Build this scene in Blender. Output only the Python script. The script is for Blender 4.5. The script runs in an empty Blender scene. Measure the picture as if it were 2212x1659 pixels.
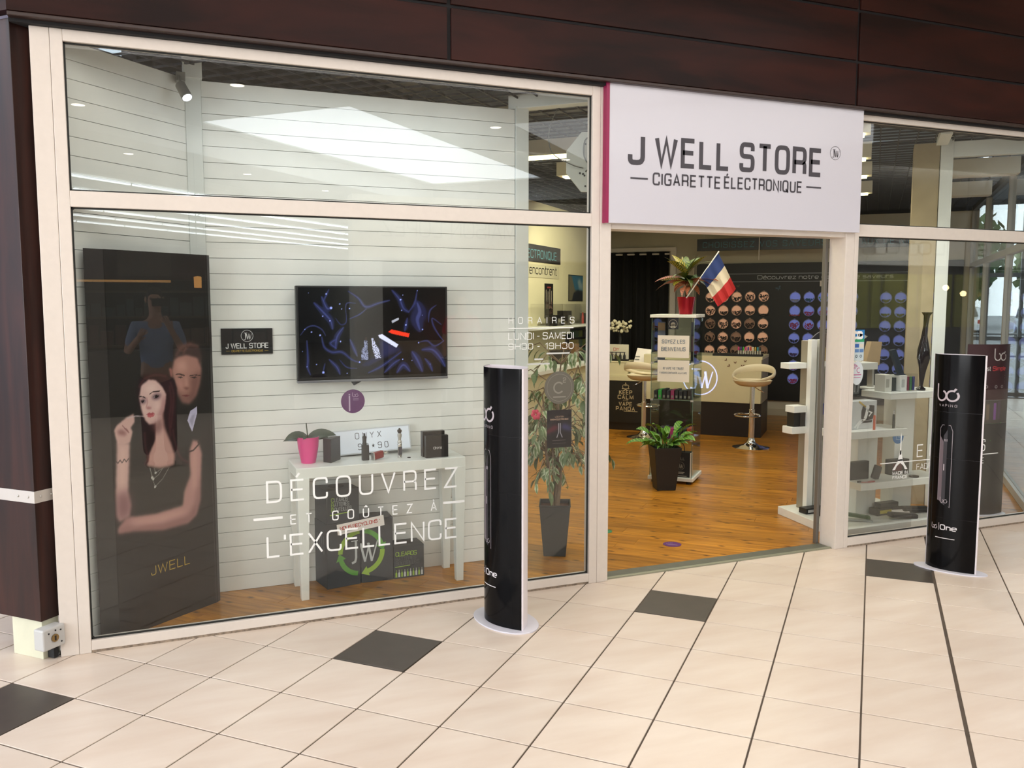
import bpy, math, random
import numpy as np
from mathutils import Vector, Matrix

# ------------------------------------------------------------------ camera, world, exposure
SC = bpy.context.scene
COL = SC.collection
random.seed(7)
cam_d = bpy.data.cameras.new('camera')
cam = bpy.data.objects.new('camera', cam_d)
COL.objects.link(cam)
cam_d.sensor_fit = 'HORIZONTAL'
cam_d.sensor_width = 36.0
cam_d.lens = 36.0 * 1852.6 / 2212.0
cam_d.clip_start = 0.05
cam.location = (0.0, -4.405, 1.65)
cam.rotation_euler = (math.pi / 2 - 0.09501, 0.0, -0.39004)
SC.camera = cam
SC.view_settings.view_transform = 'Standard'
SC.view_settings.look = 'None'
SC.view_settings.exposure = EXPOSURE = 0.3
SC.view_settings.gamma = 1.0
SC.view_settings.use_curve_mapping = False
SC.cycles.use_denoising = True
SC.cycles.max_bounces = 10
SC.cycles.transparent_max_bounces = 24
SC.cycles.diffuse_bounces = 4
SC.cycles.glossy_bounces = 4
SC.cycles.sample_clamp_indirect = 6.0
SC.cycles.caustics_reflective = False
SC.cycles.caustics_refractive = False
wd = bpy.data.worlds.new('sky')
SC.world = wd
wd.use_nodes = True
wn = wd.node_tree.nodes
wn['Background'].inputs['Color'].default_value = (0.80, 0.90, 1.0, 1)
wn['Background'].inputs['Strength'].default_value = 4.0

CA, SA = math.cos(-0.788576), math.sin(-0.788576)
def P(u, v, z=0.0):                 # building grid (tiles, shop walls) -> world
    return Vector((u * CA - v * SA, u * SA + v * CA, z))
def M(u, v, z=0.0):                 # same grid on the mall side of the shop front
    p = P(u, v, z)
    return Vector((p.x, -p.y, z))
UD = Vector((CA, SA, 0)); VD = Vector((-SA, CA, 0)); ZD = Vector((0, 0, 1)); XD = Vector((1, 0, 0)); YD = Vector((0, 1, 0))
MU = Vector((CA, -SA, 0)); MV = Vector((-SA, -CA, 0))

def area(name, loc, rot, sx, sy, power, col):
    d = bpy.data.lights.new(name, 'AREA'); d.shape = 'RECTANGLE'; d.size = sx; d.size_y = sy
    d.energy = power; d.color = col
    o = bpy.data.objects.new(name, d); COL.objects.link(o); o.location = loc; o.rotation_euler = rot
    return o
def spot(name, loc, target, power, col, angle=70, blend=0.6, rad=0.04):
    d = bpy.data.lights.new(name, 'SPOT'); d.energy = power; d.color = col
    d.spot_size = math.radians(angle); d.spot_blend = blend; d.shadow_soft_size = rad
    o = bpy.data.objects.new(name, d); COL.objects.link(o); o.location = loc
    o.rotation_euler = (Vector(target) - Vector(loc)).to_track_quat('-Z', 'Y').to_euler()
    return o
R45 = -0.788576
# added overhead fill lamps that brighten the mall floor and the shop front
area('overhead_light', (1.5, -2.6, 3.78), (0, 0, 0), 7.0, 2.6, 85, (1.0, 0.96, 0.94))
area('overhead_light', (6.5, -5.0, 3.78), (0, 0, R45), 3.0, 4.0, 70, (0.95, 0.97, 1.0))
area('overhead_light', (-4.5, -3.5, 3.78), (0, 0, R45), 3.0, 3.0, 40, (1.0, 0.96, 0.94))
# added low side fill that brightens the slatted display through the pane
area('side_fill', (-7.8, -6.5, 1.9), (Vector((-7.8, -6.5, 1.9)) - Vector((1.2, .6, .9))).to_track_quat('Z', 'Y').to_euler(), 4.0, 3.0, 250, (0.97, 0.98, 1.0))
# shop tubes (the fittings themselves glow, see below)
for vv, pw in ((3.15, 13), (4.2, 16), (5.2, 16), (6.5, 14)):
    area('tube_light', P(1.3, vv, 2.735), (0, 0, R45), 3.4, 0.10, pw, (1.0, 0.93, 0.76))

# ------------------------------------------------------------------ materials
def lin(c):
    if isinstance(c, str):
        c = [int(c[i:i + 2], 16) / 255 for i in (0, 2, 4)]
    return tuple(x / 12.92 if x <= 0.04045 else ((x + 0.055) / 1.055) ** 2.4 for x in c)
MATS = {}
def mat(name, col, rough=0.5, metal=0.0, spec=0.5, noise=0.0, nscale=8.0, emit=None, estr=1.0, bump=0.0, coat=0.0, stretch=None, alpha=1.0):
    if name in MATS: return MATS[name]
    m = bpy.data.materials.new(name); m.use_nodes = True
    nt = m.node_tree; b = nt.nodes['Principled BSDF']
    c = lin(col)
    b.inputs['Base Color'].default_value = (*c, 1)
    b.inputs['Roughness'].default_value = rough
    b.inputs['Metallic'].default_value = metal
    b.inputs['Specular IOR Level'].default_value = spec
    b.inputs['Coat Weight'].default_value = coat
    b.inputs['Alpha'].default_value = alpha
    if noise or bump:
        tc = nt.nodes.new('ShaderNodeTexCoord'); mp = nt.nodes.new('ShaderNodeMapping')
        if stretch: mp.inputs['Scale'].default_value = stretch
        nt.links.new(tc.outputs['Object'], mp.inputs['Vector'])
        n = nt.nodes.new('ShaderNodeTexNoise'); n.inputs['Scale'].default_value = nscale; n.inputs['Detail'].default_value = 4
        nt.links.new(mp.outputs['Vector'], n.inputs['Vector'])
        if noise:
            r = nt.nodes.new('ShaderNodeValToRGB')
            r.color_ramp.elements[0].position = 0.3; r.color_ramp.elements[1].position = 0.7
            r.color_ramp.elements[0].color = (*[x * (1 - noise) for x in c], 1)
            r.color_ramp.elements[1].color = (*[min(1, x * (1 + noise)) for x in c], 1)
            nt.links.new(n.outputs['Fac'], r.inputs['Fac']); nt.links.new(r.outputs['Color'], b.inputs['Base Color'])
        if bump:
            bp = nt.nodes.new('ShaderNodeBump'); bp.inputs['Strength'].default_value = bump; bp.inputs['Distance'].default_value = 0.002
            nt.links.new(n.outputs['Fac'], bp.inputs['Height']); nt.links.new(bp.outputs['Normal'], b.inputs['Normal'])
    if emit is not None:
        b.inputs['Emission Color'].default_value = (*lin(emit), 1)
        b.inputs['Emission Strength'].default_value = estr
    MATS[name] = m
    return m
def glass_mat(name, tint, refl=1.0):
    m = bpy.data.materials.new(name); m.use_nodes = True
    nt = m.node_tree; nt.nodes.remove(nt.nodes['Principled BSDF'])
    out = nt.nodes['Material Output']
    g = nt.nodes.new('ShaderNodeNewGeometry')
    mr = nt.nodes.new('ShaderNodeMapRange')            # 1.5 on the front face, 1/1.5 on the back face: the thin pane mirrors alike on both
    mr.inputs['To Min'].default_value = 1.5 * refl; mr.inputs['To Max'].default_value = 1 / (1.5 * refl)
    nt.links.new(g.outputs['Backfacing'], mr.inputs['Value'])
    fr = nt.nodes.new('ShaderNodeFresnel'); nt.links.new(mr.outputs['Result'], fr.inputs['IOR'])
    t = nt.nodes.new('ShaderNodeBsdfTransparent'); t.inputs['Color'].default_value = (*tint, 1)
    gl = nt.nodes.new('ShaderNodeBsdfGlossy'); gl.inputs['Roughness'].default_value = 0.0
    mx = nt.nodes.new('ShaderNodeMixShader')
    nt.links.new(fr.outputs['Fac'], mx.inputs['Fac']); nt.links.new(t.outputs[0], mx.inputs[1]); nt.links.new(gl.outputs[0], mx.inputs[2])
    nt.links.new(mx.outputs[0], out.inputs['Surface'])
    MATS[name] = m
    return m
def vcol_mat(name, rough=0.5, emit=0.0, coat=0.0, spec=0.5):
    m = bpy.data.materials.new(name); m.use_nodes = True
    nt = m.node_tree; b = nt.nodes['Principled BSDF']
    a = nt.nodes.new('ShaderNodeVertexColor'); a.layer_name = 'print'
    nt.links.new(a.outputs['Color'], b.inputs['Base Color'])
    b.inputs['Roughness'].default_value = rough; b.inputs['Coat Weight'].default_value = coat; b.inputs['Specular IOR Level'].default_value = spec
    if emit:
        nt.links.new(a.outputs['Color'], b.inputs['Emission Color']); b.inputs['Emission Strength'].default_value = emit
    MATS[name] = m
    return m
def wood_mat(name, base, dark, knots, rough, rot, scale=(1, 9, 9), perobj=0.25, spec=0.5, kd=0.5, coat=0.0):
    m = bpy.data.materials.new(name); m.use_nodes = True
    nt = m.node_tree; b = nt.nodes['Principled BSDF']; L = nt.links.new; N = nt.nodes.new
    tc = N('ShaderNodeTexCoord'); r0 = N('ShaderNodeMapping'); r0.inputs['Rotation'].default_value = rot
    L(tc.outputs['Object'], r0.inputs['Vector'])
    mp = N('ShaderNodeMapping'); mp.inputs['Scale'].default_value = scale; L(r0.outputs['Vector'], mp.inputs['Vector'])
    oi = N('ShaderNodeObjectInfo')
    ad = N('ShaderNodeVectorMath'); ad.operation = 'ADD'; cb = N('ShaderNodeCombineXYZ'); ml = N('ShaderNodeMath'); ml.operation = 'MULTIPLY'; ml.inputs[1].default_value = 37.0
    L(oi.outputs['Random'], ml.inputs[0]); L(ml.outputs[0], cb.inputs[0]); L(ml.outputs[0], cb.inputs[1]); L(mp.outputs['Vector'], ad.inputs[0]); L(cb.outputs[0], ad.inputs[1])
    n = N('ShaderNodeTexNoise'); n.inputs['Scale'].default_value = 3.0; n.inputs['Detail'].default_value = 5; n.inputs['Distortion'].default_value = 0.6
    L(ad.outputs[0], n.inputs['Vector'])
    rp = N('ShaderNodeValToRGB'); rp.color_ramp.elements[0].position = 0.35; rp.color_ramp.elements[1].position = 0.68
    rp.color_ramp.elements[0].color = (*lin(dark), 1); rp.color_ramp.elements[1].color = (*lin(base), 1)
    L(n.outputs['Fac'], rp.inputs['Fac'])
    col = rp.outputs['Color']
    if knots:
        k = N('ShaderNodeTexVoronoi'); k.voronoi_dimensions = '2D'; k.inputs['Scale'].default_value = 3.4
        mk = N('ShaderNodeMapping'); mk.inputs['Scale'].default_value = (1, 2.0, 1); L(r0.outputs['Vector'], mk.inputs['Vector']); L(mk.outputs['Vector'], k.inputs['Vector'])
        kr = N('ShaderNodeMapRange'); kr.inputs['From Min'].default_value = 0.025; kr.inputs['From Max'].default_value = 0.11; kr.inputs['To Min'].default_value = kd; kr.inputs['To Max'].default_value = 0.0
        L(k.outputs['Distance'], kr.inputs['Value'])
        km = N('ShaderNodeMix'); km.data_type = 'RGBA'; km.inputs[7].default_value = (*lin(knots), 1)
        L(kr.outputs['Result'], km.inputs[0]); L(col, km.inputs[6]); col = km.outputs[2]
    hv = N('ShaderNodeHueSaturation'); mr = N('ShaderNodeMapRange'); mr.inputs['To Min'].default_value = 1 - perobj; mr.inputs['To Max'].default_value = 1 + perobj
    L(oi.outputs['Random'], mr.inputs['Value']); L(mr.outputs['Result'], hv.inputs['Value']); L(col, hv.inputs['Color'])
    L(hv.outputs['Color'], b.inputs['Base Color'])
    b.inputs['Roughness'].default_value = rough; b.inputs['Specular IOR Level'].default_value = spec; b.inputs['Coat Weight'].default_value = coat
    MATS[name] = m
    return m

m_frame = mat('white_lacquer', 'ded5cc', 0.35, noise=0.02, nscale=30)
m_white = mat('white_melamine', 'e4e6e0', 0.35, noise=0.02, nscale=12)
m_slat = mat('white_slat', 'eceeea', 0.45, noise=0.03, nscale=6)
m_slatback = mat('slat_groove', '6a6e6c', 0.8)
m_steel = mat('white_steel', 'dadfdc', 0.45, noise=0.02)
m_black = mat('black_satin', '1c1b1b', 0.35)
m_blackgloss = mat('black_gloss', '0d0c0d', 0.12, spec=0.13)
m_blackmat = mat('black_matt', '201f20', 0.75)
m_gasket = mat('gasket_rubber', '20221f', 0.6)
m_chrome = mat('chrome', 'd8d6d2', 0.08, metal=1.0)
m_alu = mat('brushed_metal', 'c9c6c0', 0.35, metal=0.8, noise=0.05, nscale=60)
m_grout = mat('tile_grout', '55493e', 0.85, noise=0.15, nscale=20)
m_darktile = mat('dark_tile', '4d463f', 0.35, noise=0.08, nscale=14)
m_wall = mat('shop_wall_paint', 'd8d0ac', 0.8, noise=0.03, nscale=3)
m_wallback = mat('shop_back_paint', 'c2bba8', 0.85, noise=0.03, nscale=3)
m_ceilgrid = mat('ceiling_grid_black', '26272a', 0.6)
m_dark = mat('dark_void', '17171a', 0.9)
m_mallceil = mat('mall_ceiling', 'dcdad2', 0.8)
m_vinyl = mat('white_vinyl', 'f4f6f4', 0.5)
m_dkgrey = mat('charcoal_print', '46434a', 0.5)
m_paper = mat('white_paper', 'e9e2dc', 0.7, noise=0.02)
m_glass = glass_mat('window_glass', (0.978, 0.99, 0.980))
m_caseglass = glass_mat('case_glass', (0.90, 0.945, 0.92))
m_plastic = glass_mat('clear_plastic', (0.95, 0.95, 0.95))
m_wood = wood_mat('floor_pine', 'c4862c', '96611c', '34190a', 0.28, (0, 0, 0.788576), perobj=0.2, kd=0.9)
m_brown = wood_mat('mahogany_laminate', '391c17', '201311', None, 0.32, (0, 0, 0), scale=(0.35, 1.0, 1.8), perobj=0.14, spec=0.12)
m_brownv = wood_mat('mahogany_laminate_upright', '3c201a', '241512', None, 0.28, (0, 0, 0), scale=(5.0, 5.0, 0.5), perobj=0.05, spec=0.3)
m_joint = mat('fascia_joint', '1b1a1c', 0.8)

def tile_mat():
    m = bpy.data.materials.new('cream_tile'); m.use_nodes = True
    nt = m.node_tree; b = nt.nodes['Principled BSDF']; L = nt.links.new; N = nt.nodes.new
    tc = N('ShaderNodeTexCoord'); mp = N('ShaderNodeMapping'); mp.inputs['Rotation'].default_value = (0, 0, 0.788576); mp.inputs['Scale'].default_value = (1.2, 5, 1)
    L(tc.outputs['Object'], mp.inputs['Vector'])
    n = N('ShaderNodeTexNoise'); n.inputs['Scale'].default_value = 2.0; n.inputs['Detail'].default_value = 5
    L(mp.outputs['Vector'], n.inputs['Vector'])
    rp = N('ShaderNodeValToRGB'); rp.color_ramp.elements[0].position = 0.3; rp.color_ramp.elements[1].position = 0.7
    rp.color_ramp.elements[0].color = (*lin('dbc9b9'), 1); rp.color_ramp.elements[1].color = (*lin('e6d8ca'), 1)
    L(n.outputs['Fac'], rp.inputs['Fac'])
    oi = N('ShaderNodeObjectInfo'); mr = N('ShaderNodeMapRange'); mr.inputs['To Min'].default_value = 0.965; mr.inputs['To Max'].default_value = 1.02
    L(oi.outputs['Random'], mr.inputs['Value']); hv = N('ShaderNodeHueSaturation'); L(mr.outputs['Result'], hv.inputs['Value']); L(rp.outputs['Color'], hv.inputs['Color'])
    L(hv.outputs['Color'], b.inputs['Base Color']); b.inputs['Roughness'].default_value = 0.33; b.inputs['Specular IOR Level'].default_value = 0.45
    MATS['cream_tile'] = m
    return m
m_tile = tile_mat()

# ------------------------------------------------------------------ mesh helpers
class MB:
    def __init__(s): s.v = []; s.f = []
    def add(s, vs, fs):
        o = len(s.v); s.v += [tuple(p) for p in vs]; s.f += [tuple(i + o for i in f) for f in fs]; return s
    def box(s, x0, x1, y0, y1, z0, z1):
        return s.obox(Vector(((x0 + x1) / 2, (y0 + y1) / 2, (z0 + z1) / 2)), XD * (x1 - x0) / 2, YD * (y1 - y0) / 2, ZD * (z1 - z0) / 2)
    def obox(s, c, a, b, d):
        c = Vector(c); a = Vector(a); b = Vector(b); d = Vector(d)
        if a.cross(b).dot(d) < 0: a = -a
        vs = [c + a * i + b * j + d * k for k in (-1, 1) for j in (-1, 1) for i in (-1, 1)]
        return s.add(vs, [(0, 2, 3, 1), (4, 5, 7, 6), (0, 1, 5, 4), (2, 6, 7, 3), (0, 4, 6, 2), (1, 3, 7, 5)])
    def ubox(s, u0, u1, v0, v1, z0, z1, f=None):
        f = f or P
        ps = [f(u, v, z) for z in (z0, z1) for v in (v0, v1) for u in (u0, u1)]
        fs = [(0, 2, 3, 1), (4, 5, 7, 6), (0, 1, 5, 4), (2, 6, 7, 3), (0, 4, 6, 2), (1, 3, 7, 5)]
        if f is M: fs = [t[::-1] for t in fs]
        return s.add(ps, fs)
    def ring(s, cs, axs, rs, n=16, cap=True, closed=False):
        o = len(s.v); k = len(cs)
        for c, (a, b), r in zip(cs, axs, rs):
            for i in range(n):
                t = 2 * math.pi * i / n
                s.v.append(tuple(Vector(c) + (Vector(a) * math.cos(t) + Vector(b) * math.sin(t)) * r))
        for j in range(k if closed else k - 1):
            for i in range(n):
                a0 = o + j * n; b0 = o + ((j + 1) % k) * n
                s.f.append((a0 + i, a0 + (i + 1) % n, b0 + (i + 1) % n, b0 + i))
        if cap and not closed:
            s.f.append(tuple(o + i for i in range(n))[::-1]); s.f.append(tuple(o + (k - 1) * n + i for i in range(n)))
        return s
    def cyl(s, p0, p1, r0, r1=None, n=16, cap=True):
        p0 = Vector(p0); p1 = Vector(p1); d = (p1 - p0).normalized()
        a = d.orthogonal().normalized(); b = d.cross(a)
        return s.ring([p0, p1], [(a, b)] * 2, [r0, r0 if r1 is None else r1], n, cap)
    def lathe(s, prof, c=(0, 0, 0), n=24, axis=None, cap=False):
        c = Vector(c); ax = Vector(axis) if axis is not None else ZD
        a = ax.orthogonal().normalized() if axis is not None else XD; b = ax.cross(a)
        return s.ring([c + ax * z for r, z in prof], [(a, b)] * len(prof), [max(r, 1e-4) for r, z in prof], n, cap)
    def tube(s, pts, r, n=8, closed=False):
        pts = [Vector(p) for p in pts]; k = len(pts); axs = []; prev = None
        rs = r if isinstance(r, (list, tuple)) else [r] * k
        for i in range(k):
            if closed: d = pts[(i + 1) % k] - pts[i - 1]
            else: d = pts[min(i + 1, k - 1)] - pts[max(i - 1, 0)]
            d.normalize()
            a = d.orthogonal().normalized() if prev is None else (prev - d * prev.dot(d)).normalized()
            prev = a; axs.append((a, d.cross(a)))
        return s.ring(pts, axs, rs, n, True, closed)
    def prism(s, poly, d):                # planar polygon (3D points) pushed along d
        d = Vector(d); poly = [Vector(p) for p in poly]; n = len(poly)
        nrm = sum(((poly[i] - poly[0]).cross(poly[i + 1] - poly[0]) for i in range(1, n - 1)), Vector())
        if nrm.dot(d) < 0: poly = poly[::-1]
        return s.add(poly + [p + d for p in poly], [tuple(range(n))[::-1], tuple(range(n, 2 * n))] + [(i, (i + 1) % n, (i + 1) % n + n, i + n) for i in range(n)])
    def quad(s, a, b, c, d): return s.add([a, b, c, d], [(0, 1, 2, 3)])
    def sphere(s, c, r, n=12, m=8, sc=(1, 1, 1)):
        c = Vector(c); o = len(s.v)
        for j in range(m + 1):
            t = math.pi * j / m
            for i in range(n):
                a = 2 * math.pi * i / n
                s.v.append((c.x + r * sc[0] * math.sin(t) * math.cos(a), c.y + r * sc[1] * math.sin(t) * math.sin(a), c.z + r * sc[2] * math.cos(t)))
        for j in range(m):
            for i in range(n):
                s.f.append((o + j * n + i, o + (j + 1) * n + i, o + (j + 1) * n + (i + 1) % n, o + j * n + (i + 1) % n))
        return s
    def build(s, name, material, parent=None, bevel=0.0, smooth=False, seg=2, origin=None):
        me = bpy.data.meshes.new(name)
        if origin is None and parent is None and s.v:
            a = np.array(s.v); origin = Vector(((a[:, 0].min() + a[:, 0].max()) / 2, (a[:, 1].min() + a[:, 1].max()) / 2, a[:, 2].min()))
        off = Vector(origin) if origin is not None else Vector((0, 0, 0))
        if parent is not None: off = wloc(parent)
        me.from_pydata([tuple(Vector(p) - off) for p in s.v], [], s.f)
        for m_ in (material if isinstance(material, (list, tuple)) else [material]): me.materials.append(m_)
        o = bpy.data.objects.new(name, me); COL.objects.link(o)
        if parent is not None: o.parent = parent
        else: o.location = off
        if smooth:
            me.polygons.foreach_set('use_smooth', [True] * len(me.polygons))
            md = None
            try: me.set_sharp_from_angle(angle=math.radians(40))
            except Exception: pass
        if name.split('.')[0] in ('dot', 'screw', 'small_print', 'print', 'small_print', 'branch', 'card_mark', 'hanger', 'shelf_clip', 'side_print'): o['kind'] = 'stuff'
        if bevel:
            md = o.modifiers.new('edge', 'BEVEL'); md.width = bevel; md.segments = seg; md.limit_method = 'ANGLE'
        return o
def wloc(o):
    l = Vector(o.location)
    while o.parent: o = o.parent; l += Vector(o.location)
    return l
def tag(o, label=None, cat=None, group=None, kind=None):
    if label: o['label'] = label
    if cat: o['category'] = cat
    if group: o['group'] = group
    if kind: o['kind'] = kind
    return o
def empty(name, loc, label=None, cat=None, group=None, kind=None):
    o = bpy.data.objects.new(name, None); COL.objects.link(o); o.location = loc; o.empty_display_size = 0.1
    return tag(o, label, cat, group, kind)
def struct(o): o['kind'] = 'structure'; return o
def stuff(o): o['kind'] = 'stuff'; return o
def copy_tree(o, parent=None):
    c = o.copy(); COL.objects.link(c)
    if parent is not None: c.parent = parent
    for ch in list(o.children): copy_tree(ch, c)
    return c
def clip(poly, px, py, nx, ny):          # keep the side where (p - (px,py)).(nx,ny) >= 0
    out = []
    for i, a in enumerate(poly):
        b = poly[(i + 1) % len(poly)]
        da = (a[0] - px) * nx + (a[1] - py) * ny; db = (b[0] - px) * nx + (b[1] - py) * ny
        if da >= 0: out.append(a)
        if (da >= 0) != (db >= 0):
            t = da / (da - db); out.append((a[0] + (b[0] - a[0]) * t, a[1] + (b[1] - a[1]) * t))
    return out

# ------------------------------------------------------------------ lettering: wide squarish sans drawn as ribbons
G = {
 'A': '0,0 .42,1 .84,0;.14,.32 .70,.32', 'B': '0,.53 .7,.53,.16 .7,1,.2 0,1 0,0 .8,0,.22 .8,.53,.22 .3,.53', 'C': '.8,.72 .8,1,.26 0,1,.26 0,0,.26 .8,0,.26 .8,.28',
 'D': 'c0,0 0,1 .82,1,.3 .82,0,.3', 'E': '.74,1 0,1 0,0 .74,0;0,.52 .68,.52', 'F': '.72,1 0,1 0,0;0,.5 .64,.5', 'G': '.82,.74 .82,1,.26 0,1,.26 0,0,.26 .82,0,.26 .82,.47 .46,.47',
 'H': '0,0 0,1;.8,0 .8,1;0,.52 .8,.52', 'I': '0,0 0,1', 'J': '.55,1 .55,0,.24 0,0,.24 0,.3', 'K': '0,0 0,1;.78,1 .06,.5;.24,.62 .8,0', 'L': '0,1 0,0 .68,0',
 'M': '0,0 0,1 .48,.1 .96,1 .96,0', 'N': '0,0 0,1 .8,0 .8,1', 'O': 'c0,0,.28 0,1,.28 .84,1,.28 .84,0,.28', 'P': '0,0 0,1 .76,1,.24 .76,.44,.24 0,.44', 'Q': 'c0,0,.28 0,1,.28 .84,1,.28 .84,0,.28;.5,.25 .9,-.1',
 'R': '0,0 0,1 .78,1,.22 .78,.46,.22 0,.46;.66,.46 .78,.38,.1 .78,0', 'S': '.78,.76 .78,1,.22 0,1,.22 0,.53,.2 .8,.53,.2 .8,0,.22 0,0,.22 0,.25', 'T': '0,1 .8,1;.4,1 .4,0',
 'U': '0,1 0,0,.28 .8,0,.28 .8,1', 'V': '0,1 .42,0 .84,1', 'W': '0,1 .3,0 .6,.95 .9,0 1.2,1', 'X': '0,0 .8,1;0,1 .8,0', 'Y': '0,1 .4,.48 .8,1;.4,.48 .4,0', 'Z': '0,1 .8,1 0,0 .8,0',
 '0': 'c0,0,.28 0,1,.28 .72,1,.28 .72,0,.28', '1': '0,.78 .26,1 .26,0', '2': '0,.75 0,1,.24 .72,1,.24 .72,.5,.2 0,.5,.2 0,0 .72,0', '3': '0,.8 0,1,.2 .72,1,.22 .72,.53,.2 .2,.53;.2,.53 .74,.53,.2 .74,0,.22 0,0,.2 0,.22',
 '9': '.74,.5 0,.5,.22 0,1,.24 .74,1,.24 .74,0,.24 .05,0,.2 .05,.2', "'": '0,1.05 0,.8', '-': '0,.45 .5,.45', '.': '0,.2 .22,.2', ' ': '', '|': '0,-.1 0,1.1', '*': '',
 'a': '.06,.7 .58,.7,.2 .58,0;.58,.4 0,.4,.18 0,0,.18 .58,0', 'b': '0,1 0,0 .6,0,.24 .6,.7,.24 0,.7', 'c': '.58,.52 .58,.7,.22 0,.7,.22 0,0,.22 .58,0,.22 .58,.18', 'd': '.6,1 .6,0 0,0,.24 0,.7,.24 .6,.7',
 'e': '.56,0 0,0,.24 0,.7,.24 .6,.7,.24 .6,.36 0,.36', 'g': '.6,.7 0,.7,.22 0,0,.22 .6,0;.6,.7 .6,-.3,.2 .05,-.3', 'i': '0,0 0,.7;0,.88 0,1', 'l': '0,0 0,1', 'm': '0,0 0,.7 .98,.7,.2 .98,0;.49,.7 .49,0', 'n': '0,0 0,.7 .58,.7,.22 .58,0',
 'o': 'c0,0,.24 0,.7,.24 .62,.7,.24 .62,0,.24', 'p': '0,-.3 0,.7 .6,.7,.24 .6,0,.24 0,0', 'q': '.6,-.3 .6,.7 0,.7,.24 0,0,.24 .6,0', 'r': '0,0 0,.7 .4,.7', 's': '.54,.7 0,.7,.16 0,.37,.16 .56,.37,.16 .56,0,.16 0,0', 't': '.16,1 .16,0,.14 .42,0;0,.7 .42,.7',
 'u': '0,.7 0,0,.22 .58,0,.22 .58,.7', 'v': '0,.7 .3,0 .6,.7', 'z': '0,.7 .56,.7 0,0 .56,0', ',': '.1,.1 0,-.15',
}
ACC = {'É': ('E', '.3,1.14 .5,1.34'), 'È': ('E', '.45,1.14 .25,1.34'), 'À': ('A', '.5,1.14 .3,1.34'), 'Û': ('U', '.2,1.14 .4,1.32 .6,1.14'), 'Ç': ('C', '.42,0 .42,-.2 .3,-.25'), 'é': ('e', '.24,.84 .42,1.02')}
def fillet(pts, closed):
    out = []; n = len(pts)
    for i, p in enumerate(pts):
        r = p[2] if len(p) > 2 else 0
        if not r or (not closed and i in (0, n - 1)): out.append((p[0], p[1])); continue
        a = Vector(pts[i - 1][:2]); b = Vector(p[:2]); c = Vector(pts[(i + 1) % n][:2])
        r = min(r, (a - b).length / 2.0001, (c - b).length / 2.0001)
        s0 = b + (a - b).normalized() * r; s1 = b + (c - b).normalized() * r
        for k in range(5):
            t = k / 4
            q = s0 * (1 - t) ** 2 + b * 2 * t * (1 - t) + s1 * t * t
            out.append((q.x, q.y))
    return out
def parse(g):
    res = []
    for s in g.split(';'):
        if not s: continue
        cl = s[0] == 'c'; s = s[1:] if cl else s
        res.append((fillet([tuple(float(x) for x in p.split(',')) for p in s.split()], cl), cl))
    return res
def ribbon(mb, pts, w, fn, closed=False):
    n = len(pts); L = []; R = []
    for i in range(n):
        p = Vector(pts[i])
        d0 = (p - Vector(pts[i - 1])) if (i > 0 or closed) else None
        d1 = (Vector(pts[(i + 1) % n]) - p) if (i < n - 1 or closed) else None
        if d0 is not None and d0.length < 1e-7: d0 = d1
        if d1 is None or d1.length < 1e-7: d1 = d0
        if d0 is None: d0 = d1
        d0 = d0.normalized(); d1 = d1.normalized()
        n0 = Vector((-d0.y, d0.x)); n1 = Vector((-d1.y, d1.x)); mt = n0 + n1
        if mt.length < 1e-4: mt = n0
        mt.normalize(); k = w / 2 / max(0.45, mt.dot(n1))
        L.append(p + mt * k); R.append(p - mt * k)
    o = len(mb.v)
    for a, b in zip(L, R): mb.v += [tuple(fn(a.x, a.y)), tuple(fn(b.x, b.y))]
    for i in range(n if closed else n - 1):
        j = (i + 1) % n
        mb.f.append((o + 2 * i, o + 2 * i + 1, o + 2 * j + 1, o + 2 * j))
def text_paths(txt, track=0.22, space=0.6):
    x = 0; res = []
    for ch in txt:
        if ch == ' ': x += space; continue
        if ch == '*':
            st = [(x + .36 + .36 * (1 if i % 2 == 0 else .42) * math.sin(math.pi * i / 5), .5 + .40 * (1 if i % 2 == 0 else .42) * math.cos(math.pi * i / 5)) for i in range(10)]
            res.append((st, 'fill')); x += .72 + track; continue
        ex = []
        g = ch
        if ch in ACC: g, a = ACC[ch]; ex = parse(a)
        ps = parse(G[g]) + ex
        w = max([p[0] for q, c in ps for p in q] or [0.3])
        for q, c in ps: res.append(([(p[0] + x, p[1]) for p in q], c))
        x += w + track
    return res, x - track
def text(mb, txt, o, xd, yd, h, width=None, sw=0.12, track=0.22, space=0.6, fn=None, align='l', cond=None):
    """ribbon lettering: h = cap height, width = total width (or cond = width factor), sw = stroke / height"""
    ps, W = text_paths(txt, track, space)
    o = Vector(o); xd = Vector(xd).normalized(); yd = Vector(yd).normalized()
    kx = (width / W) if width else h * (cond or 1.0)
    sh = {'l': 0, 'c': -W * kx / 2, 'r': -W * kx}[align]
    f = fn or (lambda x, y: o + xd * x + yd * y)
    for q, c in ps:
        pts = [(p[0] * kx + sh, p[1] * h) for p in q]
        if c == 'fill':
            b = len(mb.v); mb.v += [tuple(f(*p)) for p in pts]; mb.f.append(tuple(range(b, b + len(pts))))
        else: ribbon(mb, pts, sw * h, f, c)
    return W * kx
def circ(cx, cy, r, n=32, a0=0, a1=360, ry=None):
    full = abs(a1 - a0) >= 360
    k = n if full else n + 1
    return [(cx + r * math.cos(math.radians(a0 + (a1 - a0) * i / n)), cy + (ry or r) * math.sin(math.radians(a0 + (a1 - a0) * i / n))) for i in range(k)]
def fillpoly(mb, pts, fn):
    b = len(mb.v); mb.v += [tuple(fn(*p)) for p in pts]; mb.f.append(tuple(range(b, b + len(pts))))
def plane_fn(o, xd, yd):
    o = Vector(o); xd = Vector(xd).normalized(); yd = Vector(yd).normalized()
    return lambda x, y: o + xd * x + yd * y
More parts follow.
